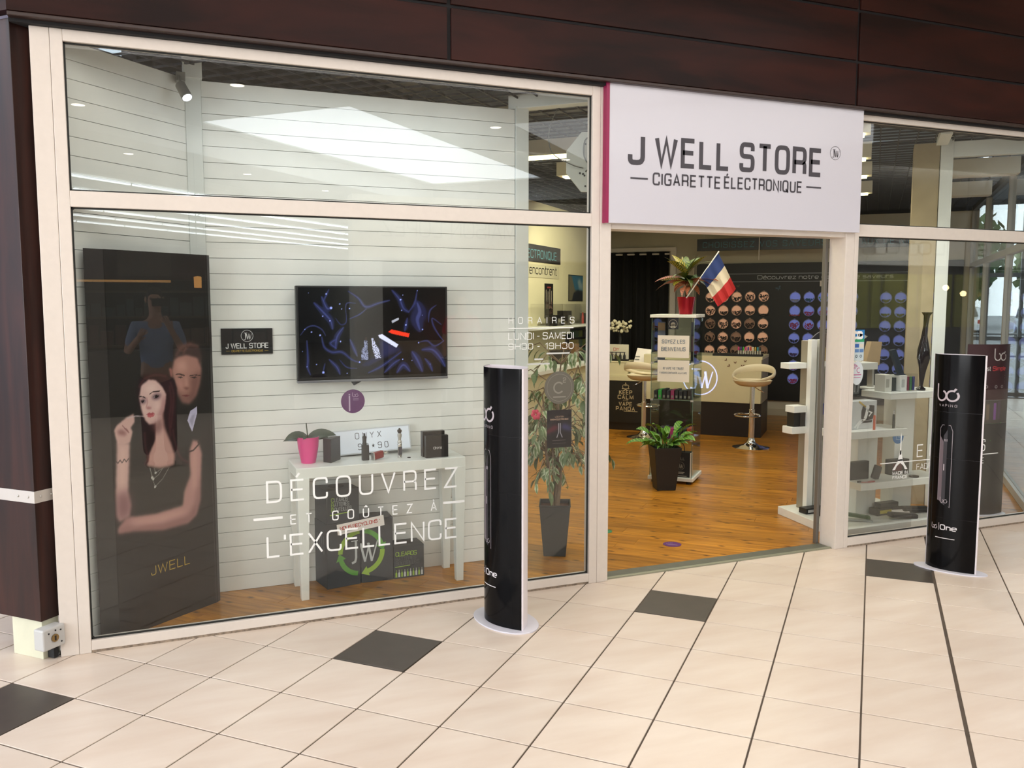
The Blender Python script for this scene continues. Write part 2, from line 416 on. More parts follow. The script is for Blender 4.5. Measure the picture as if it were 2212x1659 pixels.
def jw(mb, fn, r, ring=True, w=0.07):          # the two-letter monogram with serifs, in a circle of radius r
    if ring: ribbon(mb, circ(0, 0, r, 40), r * w, fn, True)
    S = lambda pts: [(x * r, y * r) for x, y in pts]
    fillpoly(mb, S([(-.34, .55), (-.16, .55), (-.16, -.45), (-.30, -.45)][::-1]), fn)
    fillpoly(mb, S([(-.5, .48), (.02, .48), (.02, .55), (-.5, .55)]), fn)
    ribbon(mb, S([(-.23, -.42), (-.27, -.60), (-.40, -.66), (-.56, -.60)]), r * .09, fn)
    ribbon(mb, S([(-.12, .38), (.12, -.60)]), r * .13, fn); ribbon(mb, S([(.12, -.60), (.34, .32)]), r * .06, fn)
    ribbon(mb, S([(.30, .38), (.46, -.60)]), r * .13, fn); ribbon(mb, S([(.46, -.60), (.74, .38)]), r * .06, fn)
def bologo(mb, fn, s, w=0.10):                  # b with an open hook and a ring with a notch, total width 2*s
    ribbon(mb, [(-s, 1.15 * s)] + [(-.5 * s + .5 * s * math.cos(a), .5 * s * math.sin(a)) for a in [math.pi + i * (math.pi * 1.38) / 16 for i in range(17)]], w * s, fn)
    ribbon(mb, [(.55 * s + .5 * s * math.cos(a), .5 * s * math.sin(a)) for a in [math.radians(64 + i * 336 / 26) for i in range(27)]], w * s, fn)
    ribbon(mb, [(.72 * s, .52 * s), (.86 * s, .72 * s)], w * s * 1.1, fn)
POSTER = {
 'hair': [(237,639),(262,664),(329,680),(432,684),(540,676),(614,658),(636,635),(616,597),(614,536),(619,482),(664,445),(735,426),(705,419),(605,429),(554,470),(374,478),(336,443),(275,443),(305,459),(273,476),(277,543),(269,579),(254,609)],
 'neck': [(405,552),(484,579),(499,533),(555,489),(593,453),(582,426),(435,425),(308,437),(333,469),(384,497),(405,529)],
 'face': [(287,652),(361,666),(428,663),(494,643),(532,621),(519,601),(499,579),(455,558),(397,546),(351,546),(313,559),(288,579),(275,598),(264,620)],
 'cheek': [(498,624),(532,619),(506,586),(461,561),(427,555),(471,587)],
 'lock': [(456,668),(539,672),(614,651),(628,613),(610,544),(585,492),(532,524),(502,564),(522,601),(530,623),(494,647)],
 'lockl': [(275,579),(282,557),(338,547),(397,543),(399,504),(333,469),(323,449),(282,444),(305,459),(275,478)],
 'brow1': [(359,627),(397,634),(468,634),(465,631),(399,631),(361,625)],
 'brow2': [(267,625),(301,624),(328,619),(328,616),(300,621),(269,622)],
 'smoky1': [(382,620),(423,627),(474,625),(476,619),(448,611),(394,612)],
 'smoky2': [(272,614),(301,618),(333,612),(323,605),(287,603)],
 'eye1': [(397,618),(422,623),(455,622),(448,616),(415,614)],
 'eye2': [(280,612),(301,614),(321,611),(313,607),(287,606)],
 'wht1': [(400,617),(414,621),(418,615)],
 'wht2': [(308,612),(321,611),(313,607)],
 'nose': [(321,592),(341,595),(377,592),(374,587),(344,587)],
 'lip1': [(326,574),(351,579),(367,577),(389,578),(407,574),(379,571),(348,571)],
 'lip2': [(334,571),(374,571),(407,573),(395,567),(362,565),(341,566)],
 'hand': [(23,546),(56,558),(140,574),(208,581),(217,559),(176,546),(193,535),(165,507),(97,502),(48,508),(30,531)],
 'handsh': [(49,541),(91,545),(140,534),(120,527),(69,531)],
 'fing': [(100,556),(147,541),(161,533),(153,532),(133,539),(94,554)],
 'armu': [(43,513),(163,507),(150,453),(130,381),(150,343),(132,314),(36,306),(15,322),(16,406),(35,477)],
 'armush': [(23,387),(138,380),(153,342),(132,312),(35,305),(15,322)],
 'arml': [(18,290),(100,315),(178,313),(377,307),(646,311),(662,347),(730,391),(743,461),(781,487),(839,481),(876,446),(858,375),(843,312),(796,272),(697,254),(438,255),(171,272),(18,276)],
 'armlsh': [(18,276),(20,289),(175,289),(442,273),(700,274),(796,307),(834,377),(855,376),(843,312),(796,272),(697,254),(438,255),(171,272)],
 'strap': [(738,455),(784,457),(848,472),(839,478),(858,471),(806,454),(753,451)],
 'mhair': [(614,725),(649,753),(796,763),(890,749),(911,714),(890,691),(860,717),(731,727),(644,719),(623,712)],
 'mface': [(616,714),(647,725),(761,727),(890,714),(903,679),(878,641),(837,610),(759,589),(685,595),(643,620),(613,651),(591,682)],
 'mshade': [(766,659),(896,679),(880,640),(837,610),(759,588),(759,608),(778,635)],
 'mbeard': [(641,627),(689,618),(761,618),(842,614),(759,588),(685,595)],
 'mear': [(563,690),(578,694),(595,686),(595,665),(575,669)],
 'mbrow1': [(628,674),(667,676),(725,669),(720,666),(667,671),(629,671)],
 'mbrow2': [(768,667),(827,669),(896,665),(895,662),(827,666),(771,664)],
 'meye1': [(643,666),(677,667),(703,664),(679,661)],
 'meye2': [(781,662),(819,663),(858,661),(822,657)],
 'mnose': [(702,635),(735,637),(766,633),(736,628)],
 'mmouth': [(682,614),(728,615),(771,611),(728,609)],
 'collar': [(733,543),(766,568),(837,578),(837,559),(779,509)],
 'collsh': [(751,543),(789,557),(820,559),(781,522)],
 'nl1': [(341,432),(357,404),(382,378),(458,395),(526,422)],
 'nl2': [(334,434),(366,400),(418,408),(470,425)],
 'nl3': [(381,427),(392,415),(455,423)],
 'brace': [(28,465),(46,459),(66,466),(84,458),(104,467),(122,459),(142,466)],
 'f_hi': [(339,651),(414,654),(451,635),(384,631),(318,637)],
 'ck_hi': [(298,597),(344,599),(336,581),(306,578)],
 'ck_hi2': [(407,604),(474,602),(458,584),(410,582)],
 'jaw': [(483,568),(521,601),(507,618),(474,587),(420,555),(384,547)],
 'nose_r': [(336,618),(343,606),(329,595)],
 'neck_sh': [(351,545),(405,546),(474,561),(486,536),(435,517),(402,524)],
 'ah1': [(76,500),(119,498),(89,372),(48,375)],
 'ah2': [(130,299),(376,295),(644,296),(708,287),(442,278),(173,286)],
 'ah3': [(778,467),(817,465),(812,358),(755,334)],
 'hh': [(605,529)],
 'h1': [(267,649),(328,669),(430,676),(526,671)],
 'h2': [(572,652),(600,621),(585,576),(562,531)],
 'h3': [(582,522),(598,487),(643,446),(720,427)],
 'h4': [(303,526),(306,489),(325,458),(292,444)],
 'h5': [(563,641),(572,599),(549,554),(554,508)],
 'm_hi': [(643,707),(730,712),(753,682),(646,679)],
 'm_ck': [(633,658),(694,654),(694,632),(649,631)],
 'm_nose': [(723,664),(748,663),(758,636),(720,635)],
 'm_jaw': [(614,651),(639,620),(685,595),(713,591),(667,619),(634,647)],
 'mh1': [(646,726),(707,748),(794,755)],
 'mh2': [(718,729),(779,751),(867,746)],
 'dress': [(143,442),(288,442),(463,422),(603,425),(733,418),(745,390),(666,347),(646,312),(377,308),(178,314),(142,332),(130,381)],
 'smoke': [(152,572),(229,574),(328,569)],
}
TVR = [ ([(164,853),(199,978)],12),([(152,894),(184,769),(212,776)],25),([(103,825),(166,714),(207,629),(218,539)],33),([(307,755),(316,825),(375,825)],7),([(307,755),(309,614),(273,586),(240,657)],7),([(326,959),(393,880),(442,782),(528,825),(605,857)],18),([(446,761),(398,698),(331,649)],10),([(624,969),(674,869),(700,767),(736,724)],28),([(736,724),(779,825),(797,969)],12),([(10,473),(51,555),(100,575),(148,533),(172,463)],8),([(289,551),(246,447),(236,320)],28),([(237,418),(203,376),(240,320)],17),([(147,449),(162,337),(211,278),(277,276),(343,188),(394,155)],17),([(333,416),(378,229)],21),([(260,192),(308,104),(376,86)],8),([(50,410),(54,200),(50,118),(68,31)],15),([(150,55),(164,153)],8),([(193,194),(242,108),(262,27)],21),([(452,33),(547,108),(679,261)],18),([(564,33),(626,131),(670,175)],23),([(651,29),(695,114),(739,39)],33),([(759,259),(793,169),(828,35)],41),([(813,373),(866,386),(920,325),(984,382)],12),([(984,382),(948,457),(912,561),(904,649),(967,575)],10),([(876,606),(887,737),(932,802)],10),([(830,284),(902,282),(956,192),(992,86)],36),([(848,180),(883,106),(901,31)],21),([(798,825),(815,724),(797,635),(813,520)],74),([(726,651),(716,565),(707,506)],20) ]
TVD = [ ((181,927),7.4),((211,773),12.4),((202,629),7.4),((156,682),6.6),((268,816),6.6),((281,761),5.0),((333,765),7.4),((136,469),8.3),((81,506),7.4),((269,396),7.4),((152,53),12.4),((47,122),4.1),((109,145),5.0),((309,35),5.0),((394,157),8.3),((681,865),9.1),((697,918),4.1),((688,743),5.0),((716,575),8.3),((833,520),6.6),((691,178),6.6),((755,161),4.1),((799,969),5.0),((804,367),6.6),((887,114),3.3),((66,939),3.3),((39,537),5.0),((833,686),3.3),((20,292),3.3) ]
TVS = {
 'red': [(594,498),(615,525),(740,475),(734,431),(619,476)],
 'white': [(524,461),(550,471),(661,349),(647,314),(532,431)],
 't1': [(428,406),(448,406),(450,327),(454,182),(406,184),(410,314),(425,327)],
 'tt': [(432,441),(446,441),(445,402),(432,402)],
 't2': [(477,425),(490,429),(506,353),(523,324),(539,202),(505,192),(484,296)],
 'glow': [(532,439),(662,320),(696,290),(539,180),(461,112),(376,100),(427,155),(531,237)],
 'lab': [(617,624),(664,659),(669,637),(622,598)],
}
# ------------------------------------------------------------------ the mall floor: every tile in view is a part
S = 0.379278
TX, TY = 2.57048, -0.26059
def tp(i, j): return (TX + i * S * CA + j * S * SA, TY + i * S * SA - j * S * CA)
def in_view(x, y, z=0.0, m=1.06):
    d = Vector((x, y, z)) - cam.location
    c = math.cos(0.39004); s = math.sin(0.39004); cp = math.cos(0.09501); sp = math.sin(0.09501)
    f = Vector((s * cp, c * cp, -sp)); r = Vector((c, -s, 0)); w = d.dot(f)
    if w < 0.1: return False
    return abs(d.dot(r) / w) < 0.597 * m and abs(d.dot(r.cross(f)) / w) < 0.448 * m
floor = struct(MB().box(-34, 40, -46, 0.0, -0.12, -0.004).build('floor', m_grout))
struct(MB().box(-14, -.46, 0.0, 1.2, -0.12, -0.004).build('floor', m_grout))
struct(MB().box(-14, -.30, 1.2, 1.3, 0, 4.2).build('wall_side', mat('neighbour_wall', '9a92a2', .7)))
struct(MB().box(-14, -.30, 1.18, 1.2, 0, .10).build('baseboard_side', mat('neighbour_skirting', '8d7f96', .6)))
rest = MB(); restd = MB(); nt_ = 0
def tile_prism(mb, poly, z=0.0):
    mb.prism([(p[0], p[1], -0.03) for p in poly], (0, 0, 0.03 + z))
for i in range(-46, 40):
    for j in range(-14, 50):
        g = 0.0036; g1 = 0.008 if i == 3 else g; g0 = 0.008 if i == 4 else g
        poly = [tp(i + g0 / S, j + g / S), tp(i + 1 - g1 / S, j + g / S), tp(i + 1 - g1 / S, j + 1 - g / S), tp(i + g0 / S, j + 1 - g / S)]
        cx = sum(p[0] for p in poly) / 4; cy = sum(p[1] for p in poly) / 4
        if abs(cx - 2) > 13 or cy < -13: continue
        if cy > 0.3 and cx > -.3 or cy > 1.5: continue
        if cx < -.75 or (cy > .01 and cx < -.6):
            strip = clip(clip(poly, -.49, 0, 1, 0), 0, -0.001, 0, -1)
            if len(strip) > 2: MBt = MB(); tile_prism(MBt, strip); MBt.build('tile', m_tile, floor)
            poly = clip(clip(poly, -.49, 0, -1, 0), 0, 1.18, 0, -1)
        else: poly = clip(poly, 0, -0.001, 0, -1)
        if len(poly) < 3: continue
        dark = (i % 3 == 0 and i + j == 0)
        vis = any(in_view(*p) for p in poly) or in_view(cx, cy)
        if vis:
            mb = MB(); tile_prism(mb, poly)
            t = mb.build('tile', m_darktile if dark else m_tile, floor, bevel=0.0015, seg=1)
            if dark: t['label'] = 'dark brown floor tile'
            nt_ += 1
        else: tile_prism(restd if dark else rest, poly)
stuff(rest.build('tile_field', m_tile, floor)); stuff(restd.build('dark_tile_field', m_darktile, floor))
# corridor floor behind the side window
f2p = clip([tuple(P(u, v)[:2]) for u, v in ((4.36, 4.2), (9.0, 4.2), (9.0, 14.0), (4.36, 14.0))], 0, 0.0, 0, 1)
f2 = struct(MB().prism([(x, y, -.12) for x, y in f2p], (0, 0, .116)).build('floor', m_grout))
f2t = MB()
for i in range(12):
    for j in range(25):
        a0, a1, b0, b1 = 4.37 + i * S + .003, 4.37 + (i + 1) * S - .003, 4.27 + j * S + .003, 4.27 + (j + 1) * S - .003
        q_ = clip([tuple(P(u, v)[:2]) for u, v in ((a0, b0), (a1, b0), (a1, b1), (a0, b1))], 0, 0.001, 0, 1)
        if len(q_) > 2: tile_prism(f2t, q_)
stuff(f2t.build('tile_field', m_tile, f2))

# ------------------------------------------------------------------ shop floor: pine planks along the shop's own axis
shop = struct(MB().add([(-0.7, 0.0, -0.004), (6.15, 0.0, -0.004), (11.6, 5.2, -0.004), (6.2, 11.2, -0.004), (-0.9, 5.0, -0.004)], [(0, 1, 2, 3, 4)]).build('floor', mat('plank_gap', '3a2512', 0.9)))
W_ = 0.135; rnd = random.Random(3)
for k in range(0, 74):
    v0 = -0.05 + k * W_; v1 = v0 + W_ - 0.0022
    cuts = [-0.72]; x = -0.72 + rnd.uniform(0.6, 2.4)
    while x < 4.3 - 0.4: cuts.append(x); x += rnd.uniform(1.9, 2.9)
    cuts.append(4.27)
    for a, b in zip(cuts[:-1], cuts[1:]):
        poly = [tuple(P(a + .001, v0)[:2]), tuple(P(b - .001, v0)[:2]), tuple(P(b - .001, v1)[:2]), tuple(P(a + .001, v1)[:2])]
        poly = clip(poly, 0, 0.045, 0, 1)
        if len(poly) < 3 or not any(in_view(*p, 0, 1.1) for p in poly): continue
        MB().prism([(p[0], p[1], -0.02) for p in poly], (0, 0, 0.02)).build('plank', m_wood, shop)
# grey threshold strip in the doorway
th = empty('trim_1', (3.23, 0.06, 0), kind='structure')
MB().box(2.412, 4.13, 0.018, 0.112, -0.01, 0.008).build('strip', mat('threshold_grey', '5f6055', 0.45, noise=0.1, nscale=20), th, bevel=0.002)
MB().box(2.412, 4.13, -0.004, 0.018, -0.01, 0.010).build('edge_strip', mat('threshold_alu', '9a9c88', 0.4, metal=0.4), th, bevel=0.002)

# ------------------------------------------------------------------ dark laminate fascia over the shop front
fa = empty('trim_2', (2.0, -0.1, 2.87), kind='structure')
xs = [-0.55, 1.424, 4.117, 6.81, 9.5]; zs = [2.878, 3.152, 3.462, 3.772, 4.082]
for a, b in zip(xs[:-1], xs[1:]):
    for c, d in zip(zs[:-1], zs[1:]):
        MB().box(a + (0.011 if a > -.5 else 0), b - 0.011, -0.10, -0.075, c + 0.009, d - 0.009).build('panel', m_brown, fa, bevel=0.002)
MB().box(-0.54, 9.5, -0.086, 0.30, 2.872, 4.2).build('backing', m_joint, fa)
MB().box(-0.55, 9.5, -0.10, -0.06, 2.866, 2.885).build('lower_edge', mat('fascia_edge', '33231f', 0.35), fa, bevel=0.004)
MB().box(-0.55, 9.5, -0.06, 0.06, 2.852, 2.874).build('shadow_gap', m_joint, fa)
q0 = Vector((-0.55, -0.10, 0))
for c, d in zip(zs[:-1], zs[1:]):
    MB().prism([q0 + ZD * (c + .009), q0 - UD * 1.2 + ZD * (c + .009), q0 - UD * 1.2 + ZD * (d - .009), q0 + ZD * (d - .009)], VD * 0.05).build('panel', m_brown, fa)

# ------------------------------------------------------------------ square laminate pillar at the end of the front
pl = empty('pillar', (-0.55, -0.045, 0), 'dark brown laminate pillar on a cream base beside the big shop window', 'pillar')
c0 = Vector((-0.55, -0.045, 0))
def pil(mb, a, b, z0, z1, ins=0.0):
    c = c0 - UD * ins + VD * ins
    return mb.prism([c + ZD * z0, c - UD * (a - 2 * ins) + ZD * z0, c - UD * (a - 2 * ins) + VD * (b - ins) + ZD * z0, c + VD * (b - ins) + ZD * z0], ZD * (z1 - z0))
pil(MB(), 0.42, 0.105, 0.79, 2.87).build('panel', m_brownv, pl, bevel=0.002)
pil(MB(), 0.42, 0.105, 0.185, 0.745).build('panel', m_brownv, pl, bevel=0.002)
pil(MB(), 0.42, 0.105, 0.74, 0.795, -0.003).build('metal_band', mat('band_alu', 'cfc9c2', 0.4, metal=0.5), pl, bevel=0.001)
sc = MB()
for t in (-0.10, -0.035): sc.sphere(c0 + UD * t + ZD * 0.768 - VD * .003, 0.006, 8, 5)
for t in (.03, .085): sc.sphere(c0 + VD * t + ZD * 0.768 + UD * .003, 0.006, 8, 5)
sc.build('screw', m_alu, pl, smooth=True)
pil(MB(), 0.22, 0.10, 0.0, 0.19, 0.012).build('base', mat('cream_base', 'd9d8c0', 0.6, noise=0.05), pl, bevel=0.002)
ks = empty('key_switch', (-0.50, -0.02, 0.06), 'grey plastic key switch box at the foot of the dark pillar', 'switch')
kc = Vector((-0.517, -0.055, 0.115))
MB().obox(kc, VD * .058, UD * .032, ZD * .05).build('housing', mat('grey_plastic', 'c4c4c2', 0.45), ks, bevel=0.008, seg=3)
f = kc + UD * 0.033
MB().cyl(f, f + UD * 0.006, 0.018, n=20).build('lock_barrel', mat('brass', '9c8358', 0.3, metal=0.9), ks)
MB().obox(f + UD * .006, VD * .003, UD * .002, ZD * .011).build('key_slot', m_blackmat, ks)
sc = MB()
for a, b in ((-.03, .028), (.005, .034), (.032, .028), (.035, -.028)): sc.cyl(f + VD * a + ZD * b, f + VD * a + ZD * b + UD * .002, 0.004, n=8)
sc.build('dot', m_blackmat, ks)
MB().obox(kc + VD * .03 - ZD * .08 - UD * .02, VD * .012, UD * .02, ZD * .03).build('bracket', m_blackmat, ks)

# ------------------------------------------------------------------ shop front frames
def frame_piece(name, x0, x1, z0, z1, par, y0=-0.03, y1=0.035, b=0.003):
    return MB().box(x0, x1, y0, y1, z0, z1).build(name, m_frame, par, bevel=b)
def pane(x0, x1, z0, z1, par, r=0.03):
    MB().box(x0 - .01, x1 + .01, -0.003, 0.003, z0 - .01, z1 + .01).build('pane', m_glass, par)
    g = MB(); w = 0.007
    for (a, b, c, d) in ((x0, x1, z0, z0 + w), (x0, x1, z1 - w, z1), (x0, x0 + w, z0, z1), (x1 - w, x1, z0, z1)):
        g.box(a, b, -0.012, -0.003, c, d)
    for cx, sx in ((x0, 1), (x1, -1)):
        for cz, sz in ((z0, 1), (z1, -1)):
            pts = [(cx, -0.011, cz)] + [(cx + sx * (r - r * math.sin(t)), -0.011, cz + sz * (r - r * math.cos(t))) for t in [math.pi / 2 * k / 6 for k in range(7)]]
            g.prism(pts, (0, 0.007, 0))
    g.build('gasket', m_gasket, par)
w1 = empty('window_1', (0.97, 0, 0), kind='structure')
frame_piece('post', -0.478, -0.400, 0, 2.852, w1)
frame_piece('stile', -0.399, -0.348, 0, 2.852, w1)
frame_piece('stile', 2.287, 2.338, 0, 2.852, w1)
frame_piece('post', 2.339, 2.412, 0, 2.852, w1, y1=0.06)
frame_piece('rail', -0.348, 2.287, 2.800, 2.852, w1)
frame_piece('transom', -0.348, 2.287, 2.078, 2.150, w1)
frame_piece('rail', -0.348, 2.287, 0.012, 0.060, w1)
MB().box(-0.478, 2.338, -0.026, 0.03, 0, 0.013).build('mortar_bed', mat('mortar', '8f8070', 0.9, noise=0.5, nscale=60), w1)
pane(-0.348, 2.287, 2.150, 2.800, w1, 0.02)
pane(-0.348, 2.287, 0.060, 2.078, w1, 0.035)
w2 = empty('window_2', (5.1, 0, 0), kind='structure')
MB().box(4.139, 4.212, -0.03, 0.118, 0, 2.10).build('post', m_frame, w2, bevel=0.003)
frame_piece('stile', 4.213, 4.247, 0, 2.862, w2)
frame_piece('rail', 4.247, 6.06, 2.818, 2.862, w2)
frame_piece('transom', 4.247, 6.06, 2.078, 2.156, w2)
frame_piece('rail', 4.247, 6.06, 0.012, 0.066, w2)
frame_piece('post', 6.06, 6.14, 0, 2.862, w2)
MB().box(4.213, 6.14, -0.026, 0.03, 0, 0.013).build('mortar_bed', MATS['mortar'], w2)
pane(4.247, 6.06, 2.156, 2.818, w2, 0.004)
pane(4.247, 6.06, 0.066, 2.078, w2, 0.004)
# door head and the edge of the open sliding leaf
d1 = empty('door_1', (3.27, 0.1, 0), kind='structure')
MB().box(2.412, 4.139, -0.02, 0.118, 2.068, 2.12).build('head', m_frame, d1, bevel=0.003)
MB().box(4.115, 4.139, 0.125, 0.155, 0.0, 2.07).build('leaf_edge', mat('leaf_grey', '77746e', 0.4, metal=0.4), d1, bevel=0.002)
MB().box(4.139, 5.0, 0.137, 0.143, 0.02, 2.06).build('pane', m_plastic, d1)

# ------------------------------------------------------------------ sign box over the door
sb = empty('shop_sign', (3.29, -0.06, 2.10), 'white shop sign board with large grey lettering above the doorway', 'sign')
MB().box(2.372, 4.212, -0.068, -0.031, 2.098, 2.874).build('board', mat('sign_white', 'd3d2dc', 0.22, coat=0.2), sb, bevel=0.001)
MB().box(2.352, 2.372, -0.070, -0.031, 2.098, 2.874).build('edge_band', mat('magenta_film', '96174f', 0.4), sb)
def zx(x, z): return Vector((x, -0.0695, z))
mb = MB()
fn = plane_fn((0, -0.0695, 0), XD, ZD)
SIGN = dict()
text(mb, 'J', (2.507, -0.0695, 2.442), XD, ZD, 0.145, 0.082, 0.20)
text(mb, 'WELL', (2.682, -0.0695, 2.442), XD, ZD, 0.145, 0.495, 0.185, 0.46)
text(mb, 'STORE', (3.272, -0.0695, 2.445), XD, ZD, 0.148, 0.602, 0.185, 0.46)
text(mb, 'CIGARETTE', (2.662, -0.0695, 2.326), XD, ZD, 0.062, 0.460, 0.17, 0.42)
text(mb, 'ÉLECTRONIQUE', (3.155, -0.0695, 2.331), XD, ZD, 0.062, 0.575, 0.17, 0.42)
ribbon(mb, [(2.510, 2.354), (2.625, 2.354)], 0.010, fn); ribbon(mb, [(3.767, 2.366), (3.884, 2.366)], 0.010, fn)
mb.build('lettering', m_dkgrey, sb)
mb = MB(); jw(mb, plane_fn((3.989, -0.0695, 2.587), XD, ZD), 0.041, w=0.05)
mb.build('monogram', m_dkgrey, sb)

# ------------------------------------------------------------------ white vinyl lettering on the big pane
fy = -0.0045
mb = MB(); T = lambda s, x, z, h, w, sw=.1, tr=.4, sp=.6: text(mb, s, (x, fy, z), XD, ZD, h, w, sw, tr, sp)
T('DÉCOUVREZ', .475, .645, .103, 1.005, .10, .62)
T('ET GOÛTEZ À', .588, .522, .046, .775, .13, 1.5, 1.6)
T("L'EXCELLENCE", .470, .362, .103, 1.008, .10, .34)
fz = plane_fn((0, fy, 0), XD, ZD)
ribbon(mb, [(.405, .561), (.548, .561)], .013, fz); ribbon(mb, [(1.402, .558), (1.526, .558)], .013, fz)
tag(mb.build('vinyl_lettering', m_vinyl, w1), 'white slogan lettering low on the big pane')
mb = MB()
T('HORAIRES', 1.790, 1.532, .034, .402, .10, 1.1)
ribbon(mb, [(1.788, 1.506), (2.188, 1.506)], .005, fz)
T('LUNDI', 1.789, 1.444, .036, .150, .10, .3); T('-', 1.962, 1.444, .036, .014, .10); T('SAMEDI', 1.998, 1.444, .036, .190, .10, .3)
T('9H30', 1.789, 1.388, .033, .146, .10, .3); T('-', 1.963, 1.388, .033, .014, .10); T('19H30', 2.014, 1.388, .033, .174, .10, .3)
tag(mb.build('vinyl_lettering', m_vinyl, w1), 'white opening hours on the big pane')
mb = MB()
for a, b, z in ((2.02, 2.165, 1.362), (1.945, 2.0, 1.331), (1.90, 2.04, 1.304)):
    ribbon(mb, [(a, z), (b, z)], .009, fz)
tag(mb.build('small_print', mat('print_grey', 'c9cbc8', 0.6), w1), 'small strips of print under the opening hours')
# vinyl on the other pane
mb = MB()
T('E LIQUIDES', 4.872, .575, .082, .66, .10, .45, .55); T('FABRICATION FRANÇAISE', 4.872, .484, .038, .655, .10, .2, .45)
ribbon(mb, [(4.535, .548), (5.671, .548)], .006, fz)
tag(mb.build('vinyl_lettering', m_vinyl, w2), 'white lettering beside the tower emblem')
mb = MB(); ox = 4.716
fe = plane_fn((ox, fy - .0008, .5), XD, ZD)
fillpoly(mb, [(-.006, .10), (.006, .10), (.004, .23), (0, .255), (-.004, .23)][::-1], fe)
for s in (-1, 1):
    fillpoly(mb, [(s * .004, .13), (s * .013, .10), (s * .024, .055), (s * .070, -.005), (s * .045, -.005), (s * .030, .022), (0, .042), (0, .13)], fe)
ribbon(mb, [(-.022, .062), (.022, .062)], .010, fe)
text(mb, 'MADE IN', (4.652, fy - .0008, .463), XD, ZD, .020, .135, .2, .3); text(mb, 'FRANCE', (4.652, fy - .0008, .432), XD, ZD, .020, .135, .2, .3)
tag(mb.build('emblem', m_vinyl, w2), 'white lattice tower emblem with two lines of text')

# round and square stickers on the panes (things: they can be peeled off)
def disc(mb, c, r, xd, yd, nd, t=.0008, n=40, ry=None):
    c = Vector(c); mb.prism([c + Vector(xd) * x + Vector(yd) * y for x, y in circ(0, 0, r, n, ry=ry)], Vector(nd) * t); return mb
st = empty('sticker', (.919, .004, 1.138), 'round purple sticker on the big pane under the television', 'sticker')
disc(MB(), (.919, .0035, 1.138), .062, XD, ZD, YD).build('film', mat('purple_film', '5b2a5e', 0.5), st)
mb = MB(); fs = plane_fn((.919, .0032, 1.138), XD, ZD)
bologo(mb, lambda x, y: fs(x + .012, y + .03), .014, .16); ribbon(mb, [(-.018, .03), (-.018, -.05)], .007, fs); ribbon(mb, [(-.022, .036), (-.014, .036)], .006, fs)
for z in (.012, .006): ribbon(mb, [(.0, z), (.03, z)], .0015, fs)
mb.build('print', mat('sticker_print', 'b9a4bb', 0.6), st)
st = empty('sticker', (2.102, -.004, 1.165), 'round translucent grey sticker on the big pane above the small poster', 'sticker')
disc(MB(), (2.102, -.0045, 1.165), .094, XD, ZD, YD).build('film', mat('grey_film', '6f6c62', 0.5, alpha=0.86), st)
mb = MB(); fs = plane_fn((2.102, -.0050, 1.165), XD, ZD)
ribbon(mb, circ(-.005, .0, .030, 24, 40, 320), .009, fs); text(mb, '2', (2.125, -.0050, 1.195), XD, ZD, .025, .017, .18)
text(mb, 'C', (2.06, -.0050, 1.10), XD, ZD, .001, .001)
ribbon(mb, circ(0, 0, .078, 40), .002, fs, True); ribbon(mb, [(-.04, -.053), (.04, -.053)], .007, fs)
mb.build('print', mat('grey_print', '8d8a80', 0.6), st)
st = empty('sticker', (4.29, -.004, 1.29), 'blue and green bank card sticker on the pane beside the doorway', 'sticker')
MB().box(4.225, 4.350, -.0046, -.0036, 1.262, 1.468).build('film', mat('sticker_pale', 'c3d3d8', 0.5), st)
MB().box(4.225, 4.350, -.0052, -.0046, 1.400, 1.468).build('blue_band', mat('cb_blue', '2a7fc0', 0.5), st)
MB().box(4.225, 4.350, -.0054, -.0046, 1.387, 1.408).build('green_band', mat('cb_green', '2f9e6e', 0.5), st)
mb = MB(); text(mb, 'CB', (4.245, -.0058, 1.413), XD, ZD, .038, .085, .42, .35); mb.build('print', m_vinyl, st)
for k, (x, c) in enumerate(((4.232, 'e09a4a'), (4.272, '3a66b0'), (4.312, 'd8d2c6'))):
    MB().box(x, x + .034, -.0052, -.0046, 1.350, 1.374).build('card_mark', mat('card%d' % k, c, 0.5), st)
mb = MB()
for x in (4.232, 4.272, 4.312): mb.box(x, x + .034, -.0052, -.0046, 1.318, 1.340)
mb.build('card_mark', mat('card_blue', '5c84b8', 0.5), st)
mb = MB(); fs = plane_fn((0, -.0052, 0), XD, ZD)
for x in (4.242, 4.287, 4.325): ribbon(mb, circ(x, 1.292, .008, 12), .004, fs, True)
mb.build('print', mat('print_dark', '3a4a58', 0.5), st)
st = empty('sticker', (4.30, -.004, 1.18), 'oval white sticker with a pink hand mark on the pane beside the doorway', 'sticker')
disc(MB(), (4.300, -.0045, 1.180), .052, XD, ZD, YD, ry=.080).build('film', mat('oval_white', 'cfd8dc', 0.5), st)
mb = MB(); fs = plane_fn((4.300, -.0052, 1.180), XD, ZD)
for k in range(4): ribbon(mb, circ(-.02 + .006 * k, .03, .03 - .005 * k, 8, 90 - 8 * k, 190), .004, fs)
ribbon(mb, circ(.012, .018, .016, 16, 60, 310), .005, fs); ribbon(mb, [(-.03, -.030), (.03, -.030)], .004, fs); ribbon(mb, [(-.034, -.012), (.034, -.012)], .006, fs)
mb.build('print', mat('pink_print', 'b45a86', 0.5), st)

